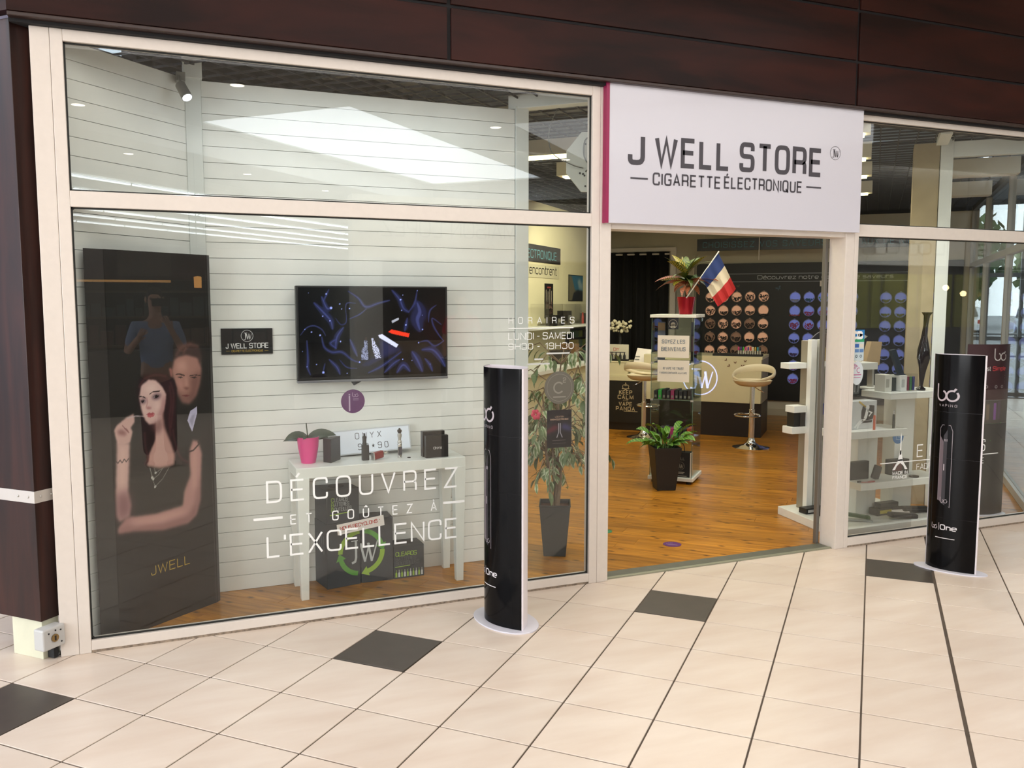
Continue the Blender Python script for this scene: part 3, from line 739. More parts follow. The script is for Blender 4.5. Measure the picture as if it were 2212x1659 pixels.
# ------------------------------------------------------------------ display corner behind the big pane
wd1 = struct(MB().box(.17, 2.09, .650, .69, 0, 2.840).build('wall_back', m_slatback))
NB = 33; ph = 2.84 / NB
cache = {}
mb = MB().box(-.955, .955, -.006, .006, -ph / 2 + .0022, ph / 2 - .0022)
for k in range(NB):
    if 'a' not in cache:
        o = MB().box(.256, 2.09, .634, .648, .0012, ph - .0012).build('slat', m_slat, wd1, bevel=0.0008, seg=1); cache['a'] = o
    else:
        o = cache['a'].copy(); COL.objects.link(o); o.location.z = k * ph
wd2 = struct(MB().ubox(-.36, -.325, -.19, .57, 0, 2.84).build('wall_left', m_slatback))
for k in range(NB):
    if 'b' not in cache:
        o = MB().ubox(-.323, -.309, -.19, .555, .0012, ph - .0012).build('slat', m_slat, wd2, bevel=0.0008, seg=1); cache['b'] = o
    else:
        o = cache['b'].copy(); COL.objects.link(o); o.location.z = k * ph
sp = empty('steel_column', (.21, .64, 0), 'white square steel post in the corner of the slatted display', 'post')
MB().box(.172, .254, .60, .66, 0, 2.86).build('shaft', m_steel, sp, bevel=0.003)
MB().box(.165, .262, .585, .66, 2.84, 3.10).build('head_plate', m_steel, sp, bevel=0.002)
sp = empty('steel_column', (2.14, .66, 0), 'white steel post and beam at the end of the slatted display', 'post')
MB().box(2.094, 2.182, .625, .715, 0, 2.86).build('post', m_steel, sp, bevel=0.003)
b0 = Vector((2.135, .66, 2.905))
MB().prism([b0 - UD * .06 + VD * .045 - ZD * .06, b0 + UD * .80 + VD * .045 - ZD * .06, b0 + UD * .80 - VD * .045 - ZD * .06, b0 - UD * .06 - VD * .045 - ZD * .06], ZD * .13).build('beam', m_steel, sp, bevel=0.003)
# spot lamp on the post
sl = empty('spot_lamp', (.15, .50, 2.86), 'small grey spotlight on an arm above the tall portrait panel', 'lamp')
MB().box(.13, .175, .50, .60, 2.80, 2.845).build('mount', mat('lamp_grey', '8b8a84', 0.4, metal=0.5), sl, bevel=0.003)
MB().tube([(.145, .50, 2.82), (.145, .48, 2.80), (.150, .47, 2.765)], .006).build('arm', MATS['lamp_grey'], sl, smooth=True)
a0 = Vector((.147, .47, 2.772)); a1 = Vector((.178, .43, 2.70))
MB().cyl(a0, a1, .026, .028, 18).build('lamp_head', MATS['lamp_grey'], sl, bevel=0.003, smooth=True)
dd = (a1 - a0).normalized()
MB().cyl(a1, a1 + dd * .004, .024, .022, 18).build('bulb', mat('lamp_face', 'ffffff', 0.5, emit='dfe2ff', estr=9.0), sl)
spot('spot_light', a1 + dd * .012, a1 + dd + Vector((0.1, 0, 0)), 24, (0.88, 0.94, 1.0), 90)
area('display_fill', (1.15, .22, 2.84), (math.radians(12), 0, 0), 1.7, .16, 2.5, (0.90, 0.97, 1.0))  # added fill along the top of the slatted display, no fitting there
# television
tv = empty('television', (1.16, .54, 1.19), 'wall mounted television showing blue smoke and two vape pens', 'television')
MB().box(.715, 1.606, .522, .565, 1.206, 1.743).build('casing', m_black, tv, bevel=0.004)
MB().box(.715, 1.606, .519, .560, 1.192, 1.206).build('lower_bar', mat('tv_bar', '8a8c92', 0.3, metal=0.7), tv, bevel=0.002)
MB().box(1.06, 1.26, .562, .632, 1.38, 1.58).build('wall_mount', m_blackmat, tv)
MB().prism([(1.02, .53, 1.193), (1.085, .53, 1.193), (1.03, .50, 1.172)], (0, .012, 0)).build('stand_foot', m_black, tv)
def grid_print(name, o, xd, yd, w, h, nx, ny, img, m, parent):
    """img: (ny, nx, 3) sRGB 0..1, row 0 at the bottom; one coloured vertex per sample"""
    o = Vector(o); xd = Vector(xd); yd = Vector(yd)
    ii, jj = np.meshgrid(np.arange(nx), np.arange(ny))
    X = (ii / (nx - 1) * w).ravel(); Y = (jj / (ny - 1) * h).ravel()
    v = np.array(o)[None] + X[:, None] * np.array(xd)[None] + Y[:, None] * np.array(yd)[None]
    off = np.array(wloc(parent)) if parent is not None else 0
    a = (jj[:-1, :-1] * nx + ii[:-1, :-1]).ravel()
    f = np.stack([a, a + 1, a + nx + 1, a + nx], 1)
    me = bpy.data.meshes.new(name); me.from_pydata((v - off).tolist(), [], f.tolist()); me.materials.append(m)
    at = me.color_attributes.new('print', 'FLOAT_COLOR', 'POINT')
    c = np.asarray(img, float).reshape(-1, 3); c = np.where(c <= .04045, c / 12.92, ((c + .055) / 1.055) ** 2.4)
    at.data.foreach_set('color', np.concatenate([c, np.ones((len(c), 1))], 1).astype(np.float32).ravel())
    ob = bpy.data.objects.new(name, me); COL.objects.link(ob); ob.parent = parent
    return ob
class Canvas:
    def __init__(s, nx, ny, ax, col):       # ax = height / width
        s.nx, s.ny, s.ax = nx, ny, ax
        s.x, s.y = np.meshgrid((np.arange(nx) + .0) / (nx - 1) * 1000, (np.arange(ny) + .0) / (ny - 1) * 1000)
        s.im = np.ones((ny, nx, 3)) * np.array(col)
    def blur(s, m, b):
        k = max(0, int(round(b)))
        for _ in range(2):
            if k:
                c = np.cumsum(np.pad(m, ((0, 0), (k + 1, k)), mode='edge'), 1); m = (c[:, 2 * k + 1:] - c[:, :-2 * k - 1]) / (2 * k + 1)
                c = np.cumsum(np.pad(m, ((k + 1, k), (0, 0)), mode='edge'), 0); m = (c[2 * k + 1:] - c[:-2 * k - 1]) / (2 * k + 1)
        return m
    def poly(s, pts, col, a=1.0, b=0, grad=None):
        ins = np.zeros(s.x.shape, bool); n = len(pts)
        for i in range(n):
            x0, y0 = pts[i]; x1, y1 = pts[(i + 1) % n]
            if y0 == y1: continue
            c = ((y0 > s.y) != (y1 > s.y)) & (s.x < (x1 - x0) * (s.y - y0) / (y1 - y0) + x0); ins ^= c
        m = s.blur(ins.astype(float), b) * a
        s.put(m, col)
    def put(s, m, col): s.im = s.im * (1 - m[..., None]) + np.array(col) * m[..., None]
    def line(s, pts, w, col, a=1.0, soft=1.0, taper=False):
        m = np.zeros(s.x.shape)
        pts = [(float(p[0]), float(p[1])) for p in pts]; n = len(pts) - 1
        for i in range(n):
            (x0, y0), (x1, y1) = pts[i], pts[i + 1]
            dx, dy = x1 - x0, (y1 - y0) * s.ax; L = dx * dx + dy * dy + 1e-9
            t = np.clip(((s.x - x0) * dx + (s.y - y0) * s.ax * dy) / L, 0, 1)
            d = np.hypot(s.x - x0 - t * dx, (s.y - y0) * s.ax - t * dy)
            ww = w * (0.35 + .65 * np.sin(np.pi * (i + t) / n)) if taper else w
            m = np.maximum(m, np.clip((ww / 2 - d) / (soft + ww * .25) + .5, 0, 1))
        s.put(m * a, col)
    def dot(s, x, y, r, col, a=1.0):
        d = np.hypot(s.x - x, (s.y - y) * s.ax); s.put(np.clip((r - d) / 1.5 + .5, 0, 1) * a, col)
def smooth(pts, k=4):                     # Catmull-Rom through the points
    p = [np.array(q, float) for q in pts]; out = []
    for i in range(len(p) - 1):
        a, b, c, d = p[max(i - 1, 0)], p[i], p[i + 1], p[min(i + 2, len(p) - 1)]
        for t in np.arange(k) / k:
            out.append(.5 * (2 * b + (c - a) * t + (2 * a - 5 * b + 4 * c - d) * t * t + (3 * b - a - 3 * c + d) * t ** 3))
    return [tuple(q) for q in out] + [tuple(p[-1])]
cv = Canvas(300, 178, .589, (.045, .045, .05))
cv.poly(TVS['glow'], (.16, .18, .36), .75, 4)
for i, (pts, w) in enumerate(TVR):
    cv.line(smooth(pts), w * 1.5, (.17, .20, .42), .55, 7, True)
    cv.line(smooth(pts), w * .35, (.38, .43, .74), .38, 3, True)
for (x, y), r in TVD: cv.dot(x, y, r * .62, (.58, .64, .95))
cv.poly(TVS['red'], (.88, .22, .13), 1, 0); cv.poly(TVS['white'], (.82, .84, .97), 1, 0)
cv.poly(TVS['tt'], (.16, .11, .10)); cv.poly(TVS['t1'], (.55, .58, .72)); cv.poly(TVS['t2'], (.80, .82, .95)); cv.poly(TVS['lab'], (.8, .82, .9), .8)
rr = np.random.RandomState(2); nz = rr.rand(178, 300) > .55
for k in ('t1', 't2'):
    msk = np.zeros((178, 300)); c2 = Canvas(300, 178, .589, (0, 0, 0)); c2.poly(TVS[k], (1, 1, 1)); msk = c2.im[..., 0] * nz
    cv.put(msk * .8, (.08, .09, .14))
grid_print('screen', (.728, .5195, 1.224), XD, ZD, .866, .51, 300, 178, cv.im, vcol_mat('screen_glow', 0.12, 0.42), tv)
# small black plaque
pq = empty('plaque', (.457, .628, 1.36), 'small black shop plaque on the slatted wall beside the television', 'plaque')
MB().box(.318, .596, .624, .633, 1.359, 1.504).build('plate', mat('plaque_black', '1b1c1c', 0.3), pq, bevel=0.001)
mb = MB(); jw(mb, plane_fn((.457, .6232, 1.462), XD, ZD), .032)
text(mb, 'J WELL STORE', (.343, .6232, 1.394), XD, ZD, .026, .228, .17, .25, .5); mb.build('lettering', mat('plaque_white', 'd9dbdb', 0.5), pq)
mb = MB(); text(mb, 'CIGARETTE ÉLECTRONIQUE', (.372, .6232, 1.373), XD, ZD, .010, .17, .15, .25, .5)
fq = plane_fn((0, .6232, 0), XD, ZD); ribbon(mb, [(.343, 1.378), (.364, 1.378)], .0018, fq); ribbon(mb, [(.55, 1.378), (.571, 1.378)], .0018, fq)
mb.build('gold_lettering', mat('gold_print', 'b79a3c', 0.4), pq)
# tall bowed portrait panel
pp = empty('portrait_panel', (.0, .33, 0), 'tall black panel with a printed couple, the woman vaping, behind the pane', 'panel')
A0 = Vector((-.313, .065, 0)); A1 = Vector((-.2305, .1045, 0)); A2 = Vector((.248, .478, 0)); A3 = Vector((.262, .500, 0))
HT = 1.900; n0 = (A2 - A1).cross(ZD).normalized()
if n0.y > 0: n0 = -n0
m_pp = mat('panel_black', '262423', 0.35)
MB().prism([A0, A1, A2, A3, A3 + Vector((-.03, .025, 0)), A0 + Vector((.012, .035, 0))], ZD * HT).build('board', m_pp, pp)
MB().prism([A2 + n0 * .002 - (A2 - A1).normalized() * .014, A2 + n0 * .002 - (A2 - A1).normalized() * .011, A2 - (A2 - A1).normalized() * .011, A2 - (A2 - A1).normalized() * .014], ZD * HT).build('seam', mat('seam_grey', '4d4d4c', 0.4), pp)
cv = Canvas(190, 560, 3.13, (.105, .098, .092))
Q = POSTER; sk = (.80, .655, .63); sd = (.52, .33, .33)
cv.poly(Q['mface'], (.66, .49, .45), 1, 2); cv.poly(Q['mshade'], (.42, .28, .26), .75, 5); cv.poly(Q['mbeard'], (.42, .29, .27), .6, 4)
cv.poly(Q['mear'], (.58, .38, .36), 1, 1); cv.poly(Q['mhair'], (.26, .185, .175), 1, 2)
for k in ('mbrow1', 'mbrow2'): cv.poly(Q[k], (.2, .13, .12), .9, 0)
for k in ('meye1', 'meye2'): cv.poly(Q[k], (.16, .12, .12), .9, 0)
cv.poly(Q['mnose'], (.40, .24, .22), .8, 1); cv.poly(Q['mmouth'], (.42, .2, .2), .9, 0)
cv.poly(Q['m_hi'], (.80, .63, .58), .6, 4); cv.poly(Q['m_ck'], (.78, .58, .54), .6, 4); cv.poly(Q['m_nose'], (.78, .60, .55), .6, 2); cv.poly(Q['m_jaw'], (.36, .24, .23), .5, 3)
for k in ('mh1', 'mh2'): cv.line(smooth(Q[k]), 26, (.40, .29, .26), .5, 6)
cv.poly(Q['collar'], (.74, .73, .84), 1, 0); cv.poly(Q['collsh'], (.5, .49, .6), .6, 1)
cv.poly(Q['hair'], (.13, .065, .08), 1, 1)
cv.poly(Q['arml'], (.72, .54, .52), 1, 2); cv.poly(Q['armlsh'], (.44, .28, .29), .6, 5)
cv.poly(Q['dress'], (.165, .155, .145), .8, 3); cv.poly(Q['ah2'], (.86, .68, .64), .6, 4); cv.poly(Q['ah3'], (.84, .66, .62), .6, 4); cv.poly(Q['armu'], sk, 1, 2); cv.poly(Q['ah1'], (.92, .79, .75), .6, 4); cv.poly(Q['armush'], (.46, .29, .32), .8, 8)
cv.poly(Q['hand'], sk, 1, 1); cv.poly(Q['handsh'], sd, .8, 2); cv.poly(Q['fing'], sd, .9, 0); cv.line(Q['smoke'], 10, (.75, .70, .72), .8, 2)
cv.poly(Q['neck'], (.76, .60, .57), 1, 2)
cv.poly(Q['lockl'], (.135, .07, .085), 1, 1); cv.poly(Q['face'], (.84, .71, .69), 1, 1); cv.poly(Q['cheek'], (.66, .46, .46), .55, 5)
cv.poly(Q['smoky1'], (.34, .24, .30), .75, 2); cv.poly(Q['smoky2'], (.34, .24, .30), .75, 2)
for k in ('eye1', 'eye2', 'brow1', 'brow2'): cv.poly(Q[k], (.12, .07, .09), 1, 0)
for k in ('wht1', 'wht2'): cv.poly(Q[k], (.7, .66, .68), .8, 0)
cv.poly(Q['f_hi'], (.93, .83, .80), .6, 4); cv.poly(Q['ck_hi'], (.93, .82, .80), .5, 3); cv.poly(Q['ck_hi2'], (.92, .80, .78), .5, 3); cv.poly(Q['jaw'], (.55, .36, .37), .5, 3); cv.line(Q['nose_r'], 10, (.66, .46, .46), .5, 3); cv.poly(Q['neck_sh'], (.42, .26, .27), .75, 4)
cv.poly(Q['nose'], (.62, .40, .40), .8, 1); cv.poly(Q['lip1'], (.66, .33, .36), 1, 0); cv.poly(Q['lip2'], (.74, .40, .42), 1, 0)
cv.poly(Q['lock'], (.17, .08, .10), 1, 1); cv.line(Q['strap'][:4], 14, (.2, .13, .13), .9)
for k in ('h1', 'h2', 'h3', 'h4', 'h5'): cv.line(smooth(Q[k]), 20, (.33, .17, .19), .55, 6)
for k in ('nl1', 'nl2', 'nl3'): cv.line(Q[k], 4, (.62, .62, .60), .9)
for k in (Q['nl1'][1], Q['nl1'][2], Q['nl2'][1], Q['nl3'][1]): cv.dot(*k, 11, (.72, .72, .70))
cv.line(Q['brace'], 8, (.24, .19, .20), .85)
grid_print('portrait_print', A1 + n0 * .002, (A2 - A1).normalized(), ZD, .607, HT, 190, 560, cv.im, vcol_mat('poster_print', 0.30), pp)
mb = MB(); text(mb, 'JWELL', A1 + n0 * .0035 + (A2 - A1).normalized() * .190 + ZD * .268, (A2 - A1).normalized(), ZD, .045, .236, .10, .3)
mb.build('gold_lettering', MATS['gold_print'], pp)

# console table
tb = empty('console_table', (1.15, .46, 0), 'white console table with tapered legs behind the big pane', 'table')
MB().box(.664, 1.642, .305, .622, .685, .746).build('tabletop', m_white, tb, bevel=0.004)
for x, y in ((.700, .335), (1.606, .335), (.700, .592), (1.606, .592)):
    s_ = .034; e_ = .021; mb = MB()
    mb.ring([(x, y, 0), (x, y, .69)], [(XD, YD)] * 2, [e_ * 1.414, s_ * 1.414], 4)
    o = mb.build('leg', m_white, tb, bevel=0.002)
    for v in o.data.vertices:                         # turn the square section to stand with the top
        p = v.co + wloc(o) - Vector((x, y, 0)); c = math.sqrt(.5); v.co = Vector((x + (p.x - p.y) * c, y + (p.x + p.y) * c, p.z)) - wloc(o)
def leaf(base, d, length, width, droop, m, parent, name='leaf', fold=.25, n=6, ret=False, roll=0.0):
    """a pointed leaf of 2 x n quads bending down along its length"""
    d = Vector(d).normalized(); side = d.cross(ZD)
    if side.length < .05: side = XD.copy()
    side.normalize(); side0 = side.copy(); side = Matrix.Rotation(roll, 3, d) @ side
    p = Vector(base); vs = []; dirv = d.copy()
    for i in range(n + 1):
        t = i / n
        w = width / 2 * (math.sin(math.pi * min(1, (t * .92 + .06)) ** .8)) * (1 if t < 1 else .04)
        nn = side.cross(dirv).normalized()
        vs += [p - side * w + nn * w * fold, p.copy(), p + side * w + nn * w * fold]
        p = p + dirv * length / n
        ax = Matrix.Rotation(-droop / n, 3, side0); dirv = ax @ dirv; side = ax @ side
    fs = []
    for i in range(n):
        a = i * 3; fs += [(a, a + 1, a + 4, a + 3), (a + 1, a + 2, a + 5, a + 4)]
    mb = MB().add(vs, fs)
    if ret: return mb
    return mb.build(name, m, parent, smooth=True)
# orchid
oc = empty('orchid', (.757, .47, .746), 'leafy orchid without flowers in a pink pot on the console table', 'plant')
oz = Vector((.757, .47, .746))
MB().lathe([(.0, .0), (.040, 0), (.046, .03), (.057, .09), (.061, .140), (.063, .148), (.058, .148), (.056, .12), (0, .12)], oz, 28).build('pot', mat('pink_pot', 'e0438b', 0.35, noise=.04), oc, smooth=True)
MB().lathe([(.0, .124), (.03, .128), (.055, .122)], oz, 16).build('bark', mat('bark', '3b2c22', 0.9, noise=.4, nscale=60), oc)
ml_ = mat('orchid_leaf', '2f3b2a', 0.35, noise=.1)
for dx, dy, up, ln, wd_, dr in ((-1, -.1, .75, .145, .050, 1.5), (-1, .2, .15, .14, .040, .5), (1, -.1, .55, .165, .062, .95), (1, .2, .3, .13, .050, .8), (-.3, -.6, .5, .09, .04, 1.2)):
    leaf(oz + ZD * .135, (dx, dy, up), ln, wd_, dr, ml_, oc, n=8, roll=(.9 if dx > 0 else -.9))
MB().tube([oz + ZD * .13, oz + Vector((-.005, 0, .19)), oz + Vector((-.008, 0, .225))], .003, 6).build('stem', mat('orchid_stem', '3c4632', 0.6), oc)
# folded dark box, light box sign, vaporisers, product box
m_box = mat('box_dark', '2d2c2d', 0.4)
bx = empty('gift_box', (.89, .47, .746), 'dark wedge shaped box standing open on the console table beside the pink pot', 'box')
z0 = .746
MB().prism([(.838, .455, z0), (.872, .400, z0), (.945, .500, z0), (.925, .525, z0)], (0, 0, .135)).build('carton', m_box, bx, bevel=0.001)
MB().prism([(.838, .455, z0 + .1352), (.872, .400, z0 + .1352), (.945, .500, z0 + .1352)], (0, 0, .002)).build('lid', mat('box_dark_inside', '3a3838', 0.5), bx)
lb = empty('light_box_sign', (1.16, .57, .75), 'white letter light box reading a product name and price on the console table', 'sign')
fl = Matrix.Rotation(math.radians(-2.2), 3, 'Y')
lo = Vector((.925, .565, .752)); lx = (fl @ XD); lz = Vector((0, .18, 1)).normalized(); lz = (fl @ lz)
ln_ = lx.cross(lz).normalized()
if ln_.y > 0: ln_ = -ln_
MB().prism([lo, lo + lx * .462, lo + lx * .462 + lz * .148, lo + lz * .148], -ln_ * .045).build('housing', mat('lightbox_white', 'cfd4d8', 0.4), lb, bevel=0.002)
MB().prism([lo + ln_ * .001 + lx * .008 + lz * .008, lo + ln_ * .001 + lx * .454 + lz * .008, lo + ln_ * .001 + lx * .454 + lz * .140, lo + ln_ * .001 + lx * .008 + lz * .140], ln_ * .001).build('diffuser', mat('lightbox_face', 'dfe6ee', 0.4, emit='dfe9ff', estr=.12), lb)
mb = MB(); text(mb, 'ONYX', lo + ln_ * .003 + lx * .128 + lz * .090, lx, lz, .034, .155, .09, .85); text(mb, '99*90', lo + ln_ * .003 + lx * .140 + lz * .025, lx, lz, .034, .180, .10, .7, .5)
mb.build('lettering', mat('letter_black', '2a2a2c', 0.5), lb)
vp = empty('vaporiser', (1.07, .42, .746), 'black box vaporiser standing in front of the letter light box', 'vaporiser')
MB().box(1.052, 1.092, .405, .435, .746, .835).build('body', m_box, vp, bevel=0.004)
MB().lathe([(.013, .835), (.013, .845), (.011, .848), (.012, .880), (.012, .884), (.006, .886), (.005, .902), (0, .902)], (1.068, .42, 0), 16).build('tank', mat('tank_dark', '3c3a38', 0.3, metal=.6), vp, smooth=True)
vp = empty('vaporiser', (1.16, .40, .746), 'red vaporiser lying on its side on the console table', 'vaporiser')
r0 = Vector((1.115, .40, .769)); rx = Vector((1, .45, 0.12)).normalized(); ry = rx.cross(ZD).normalized(); rz = ry.cross(rx)
MB().obox(r0 + rx * .032, rx * .034, ry * .014, rz * .021).build('body', mat('vape_red', '8a2f2e', 0.4), vp, bevel=0.007, seg=3)
MB().obox(r0 - rx * .004, rx * .003, ry * .015, rz * .022).build('end_plate', m_alu, vp, bevel=0.002)
MB().lathe([(.012, 0), (.012, .022), (.008, .024), (.007, .036), (0, .036)], r0 + rx * .066, 14, rx).build('tank', m_chrome, vp, smooth=True)
vp = empty('vaporiser', (1.275, .42, .746), 'slim silver vaporiser standing upright on the console table', 'vaporiser')
vz = Vector((1.275, .42, .746))
MB().lathe([(.013, 0), (.0135, .004), (.0125, .01), (.0125, .075), (.0135, .08), (.011, .086)], vz, 18).build('body', m_chrome, vp, smooth=True)
MB().lathe([(.011, .086), (.013, .092), (.012, .10), (.008, .104), (.010, .12), (.0125, .126), (.0125, .140), (.008, .145)], vz, 18).build('tank', m_alu, vp, smooth=True)
MB().lathe([(.008, .145), (.0135, .155), (.0135, .164), (.006, .168), (.005, .175), (0, .175)], vz, 18).build('drip_tip', mat('tip_dark', '4a4440', 0.3, metal=.5), vp, smooth=True)
mb = MB().box(1.264, 1.286, .4065, .4085, .765, .812); mb.build('display_window', m_dkgrey, vp)
tag(MB().lathe([(0, .0), (.010, 0), (.010, .003), (0, .003)], (1.325, .40, .746), 16).build('cap', m_blackmat), 'tiny dark cap lying on the console table beside the silver vaporiser', 'cap')
bx = empty('product_box', (1.48, .38, .746), 'black product box with a second sleeve behind on the console table', 'box')
MB().box(1.412, 1.548, .345, .385, .746, .876).build('sleeve', m_black, bx, bevel=0.001)
MB().box(1.405, 1.540, .388, .430, .746, .896).build('carton', m_black, bx, bevel=0.001)
mb = MB(); text(mb, 'ONYX', (1.458, .3445, .796), XD, ZD, .013, .050, .24, .2); mb.build('lettering', mat('print_silver', 'c5c5c5', 0.4), bx)

# recycling cartons under the table
m_car = mat('carton_charcoal', '33363a', 0.6, noise=.04); m_car2 = mat('carton_inside', '3c3a30', 0.7); m_lime = mat('lime_print', '94b83c', 0.6); m_limed = mat('green_print', '5da03c', 0.6)
m_cgrey = mat('carton_grey_print', '8d9190', 0.6); m_cgrey2 = mat('carton_dim_print', '565a5b', 0.6)
def carton(name, x0, y0, w, d, z0, h, ang, label, hole=True):
    a = math.radians(ang); xd = Vector((math.cos(a), math.sin(a), 0)); yd = Vector((-math.sin(a), math.cos(a), 0)); o = Vector((x0, y0, z0))
    e = empty(name, o + xd * w / 2 + yd * d / 2, label, 'box')
    MB().prism([o, o + xd * w, o + xd * w + yd * d, o + yd * d], ZD * h).build('carton', m_car, e, bevel=0.002)
    if hole: MB().prism([o + xd * (w / 2 + x) + yd * (d / 2 + y) + ZD * (h + .0005) for x, y in circ(0, 0, .045, 24, ry=.05)], ZD * .0012).build('slot', m_blackmat, e)
    mb = MB(); mb.prism([o + xd * .02 + yd * .02 + ZD * (h + .0003), o + xd * .07 + yd * .02 + ZD * (h + .0003), o + xd * .07 + yd * .05 + ZD * (h + .0003), o + xd * .02 + yd * .05 + ZD * (h + .0003)], ZD * .0008)
    mb.build('top_print', m_car2, e)
    return e, o, xd, yd
e1, o1, x1, y1 = carton('recycling_box', .845, .447, .206, .21, 0, .383, 10.5, 'charcoal recycling box under the taller stacked one, bearing half the arrow ring', hole=False)
e2, o2, x2, y2 = carton('recycling_box', .848, .449, .200, .205, .384, .193, 10.5, 'upper charcoal recycling box with three lines of capitals, top of the stack')
e3, o3, x3, y3 = carton('recycling_box', 1.0535, .489, .190, .20, 0, .383, -1.5, 'charcoal recycling box in the middle bearing the other half of the arrow ring')
e4, o4, x4, y4 = carton('recycling_box', 1.2475, .484, .188, .18, 0, .197, 1.5, 'small charcoal recycling box with green capitals and a row of printed bottles')
mb = MB(); mg = MB(); ny2 = -y2 * .0015
for k, (a, b) in enumerate((('C', 'LEAROS'), ('B', 'ATTERIES'), ('B', 'OUTEILLES'))):
    z = .124 - k * .028; w = (.080, .088, .102)[k]
    text(mg, a, o2 + ny2 + x2 * .030 + ZD * z, x2, ZD, .021, .014, .13); text(mb, b, o2 + ny2 + x2 * .049 + ZD * z, x2, ZD, .021, w, .17, .3)
mb.build('lettering', m_cgrey, e2)
f2_ = plane_fn(o2 + ny2, x2, ZD); ribbon(mg, [(.02, .048), (.14, .055)], .005, f2_); mg.build('green_lettering', m_lime, e2)
mb = MB()
for k in range(5):
    for z, h in ((.20, .05), (.255, .05)):
        p = o1 - x1 * .0015 + y1 * (.03 + .035 * k) + ZD * z; mb.prism([p, p + y1 * .016, p + y1 * .016 + ZD * h, p + ZD * h], -x1 * .001)
mb.build('side_print', m_cgrey2, e1)
# arrow ring: left half on one carton, right half on the other
def arc_arrow(mb, fn, cx, cz, r, a0, a1, w):
    ribbon(mb, circ(cx, cz, r, 12, a0, a1), w, fn); t = math.radians(a1); s = 1 if a1 > a0 else -1
    tx, tz = -math.sin(t) * s, math.cos(t) * s; px, pz = cx + r * math.cos(t), cz + r * math.sin(t); nx_, nz_ = math.cos(t), math.sin(t)
    fillpoly(mb, [(px - nx_ * w * 1.1, pz - nz_ * w * 1.1), (px + nx_ * w * 1.1, pz + nz_ * w * 1.1), (px + tx * w * 1.5, pz + tz * w * 1.5)], fn)
fl1 = plane_fn(o1 - y1 * .0015, x1, ZD); fl3 = plane_fn(o3 - y3 * .0015, x3, ZD)
mb = MB(); arc_arrow(mb, fl1, .206, .190, .125, 262, 195, .028); mb.build('arrow', m_limed, e1)
mb = MB(); ribbon(mb, circ(.206, .190, .125, 12, 178, 92), .028, fl1); mb.build('arrow', m_lime, e1)
mb = MB(); arc_arrow(mb, fl3, 0, .190, .125, 80, 18, .028); mb.build('arrow', m_limed, e3)
mb = MB(); arc_arrow(mb, fl3, 0, .190, .125, 2, -72, .028); mb.build('arrow', m_lime, e3)
m_cw = mat('carton_white', 'c4c8c8', 0.5)
mb = MB(); S_ = 1.35
ribbon(mb, [(.150, .262), (.190, .262)], .006, fl1); ribbon(mb, [(.178, .262), (.178, .160), (.172, .138), (.152, .130)], .014, fl1)
mb.build('monogram', m_cw, e1)
mb = MB()
ribbon(mb, [(-.004, .240), (.022, .128)], .013, fl3); ribbon(mb, [(.022, .128), (.048, .238)], .008, fl3); ribbon(mb, [(.040, .240), (.062, .128)], .013, fl3); ribbon(mb, [(.062, .128), (.098, .252)], .008, fl3)
mb.build('monogram', m_cw, e3)
nt_e = empty('paper_notice', (1.04, .45, .33), 'strip of white paper reading NOUS RECYCLONS stuck across two cartons', 'notice')
po = Vector((.905, .452, .318))
pxd = (Vector((1.185, .478, .345)) - po); pw = pxd.length; pxd.normalize(); pn = pxd.cross(ZD).normalized()
if pn.y > 0: pn = -pn
po += pn * .022; pzd = pn.cross(pxd); pzd = pzd if pzd.z > 0 else -pzd
MB().prism([po, po + pxd * pw, po + pxd * pw + pzd * .062, po + pzd * .062], pn * .0006).build('sheet', m_paper, nt_e)
mb = MB(); text(mb, 'NOUS RECYCLONS', po + pn * .0016 + pxd * .018 + pzd * .026, pxd, pzd, .019, .222, .2, .2, .4); text(mb, '*', po + pn * .0016 + pxd * .252 + pzd * .036, pxd, pzd, .008, .008); mb.build('lettering', mat('red_print', 'b8443e', 0.6), nt_e)
mb = MB(); fp = plane_fn(po + pn * .0016, pxd, pzd); ribbon(mb, [(.02, .014), (.12, .014)], .003, fp); mb.build('small_print', m_cgrey, nt_e)
mb = MB(); n4 = -y4 * .0015; text(mb, 'CLEAROS', o4 + n4 + x4 * .012 + ZD * .138, x4, ZD, .024, .128, .14, .2)
f4 = plane_fn(o4 + n4, x4, ZD); ribbon(mb, [(.006, .072), (.10, .076)], .004, f4); mb.build('green_lettering', m_lime, e4)
mb = MB(); text(mb, 'BATTERIES', o4 + n4 + x4 * .012 + ZD * .110, x4, ZD, .020, .125, .10, .2); text(mb, 'BOUTEILLES', o4 + n4 + x4 * .012 + ZD * .084, x4, ZD, .020, .145, .10, .2); mb.build('lettering', m_cgrey2, e4)
for k in range(10):
    x = .008 + k * .0178
    mb = MB(); fillpoly(mb, [(x, .010), (x + .011, .010), (x + .011, .034), (x + .007, .042), (x + .007, .055), (x + .004, .055), (x + .004, .042), (x, .034)], f4)
    mb.build('printed_bottle', m_lime if k % 2 == 0 else m_cw, e4)

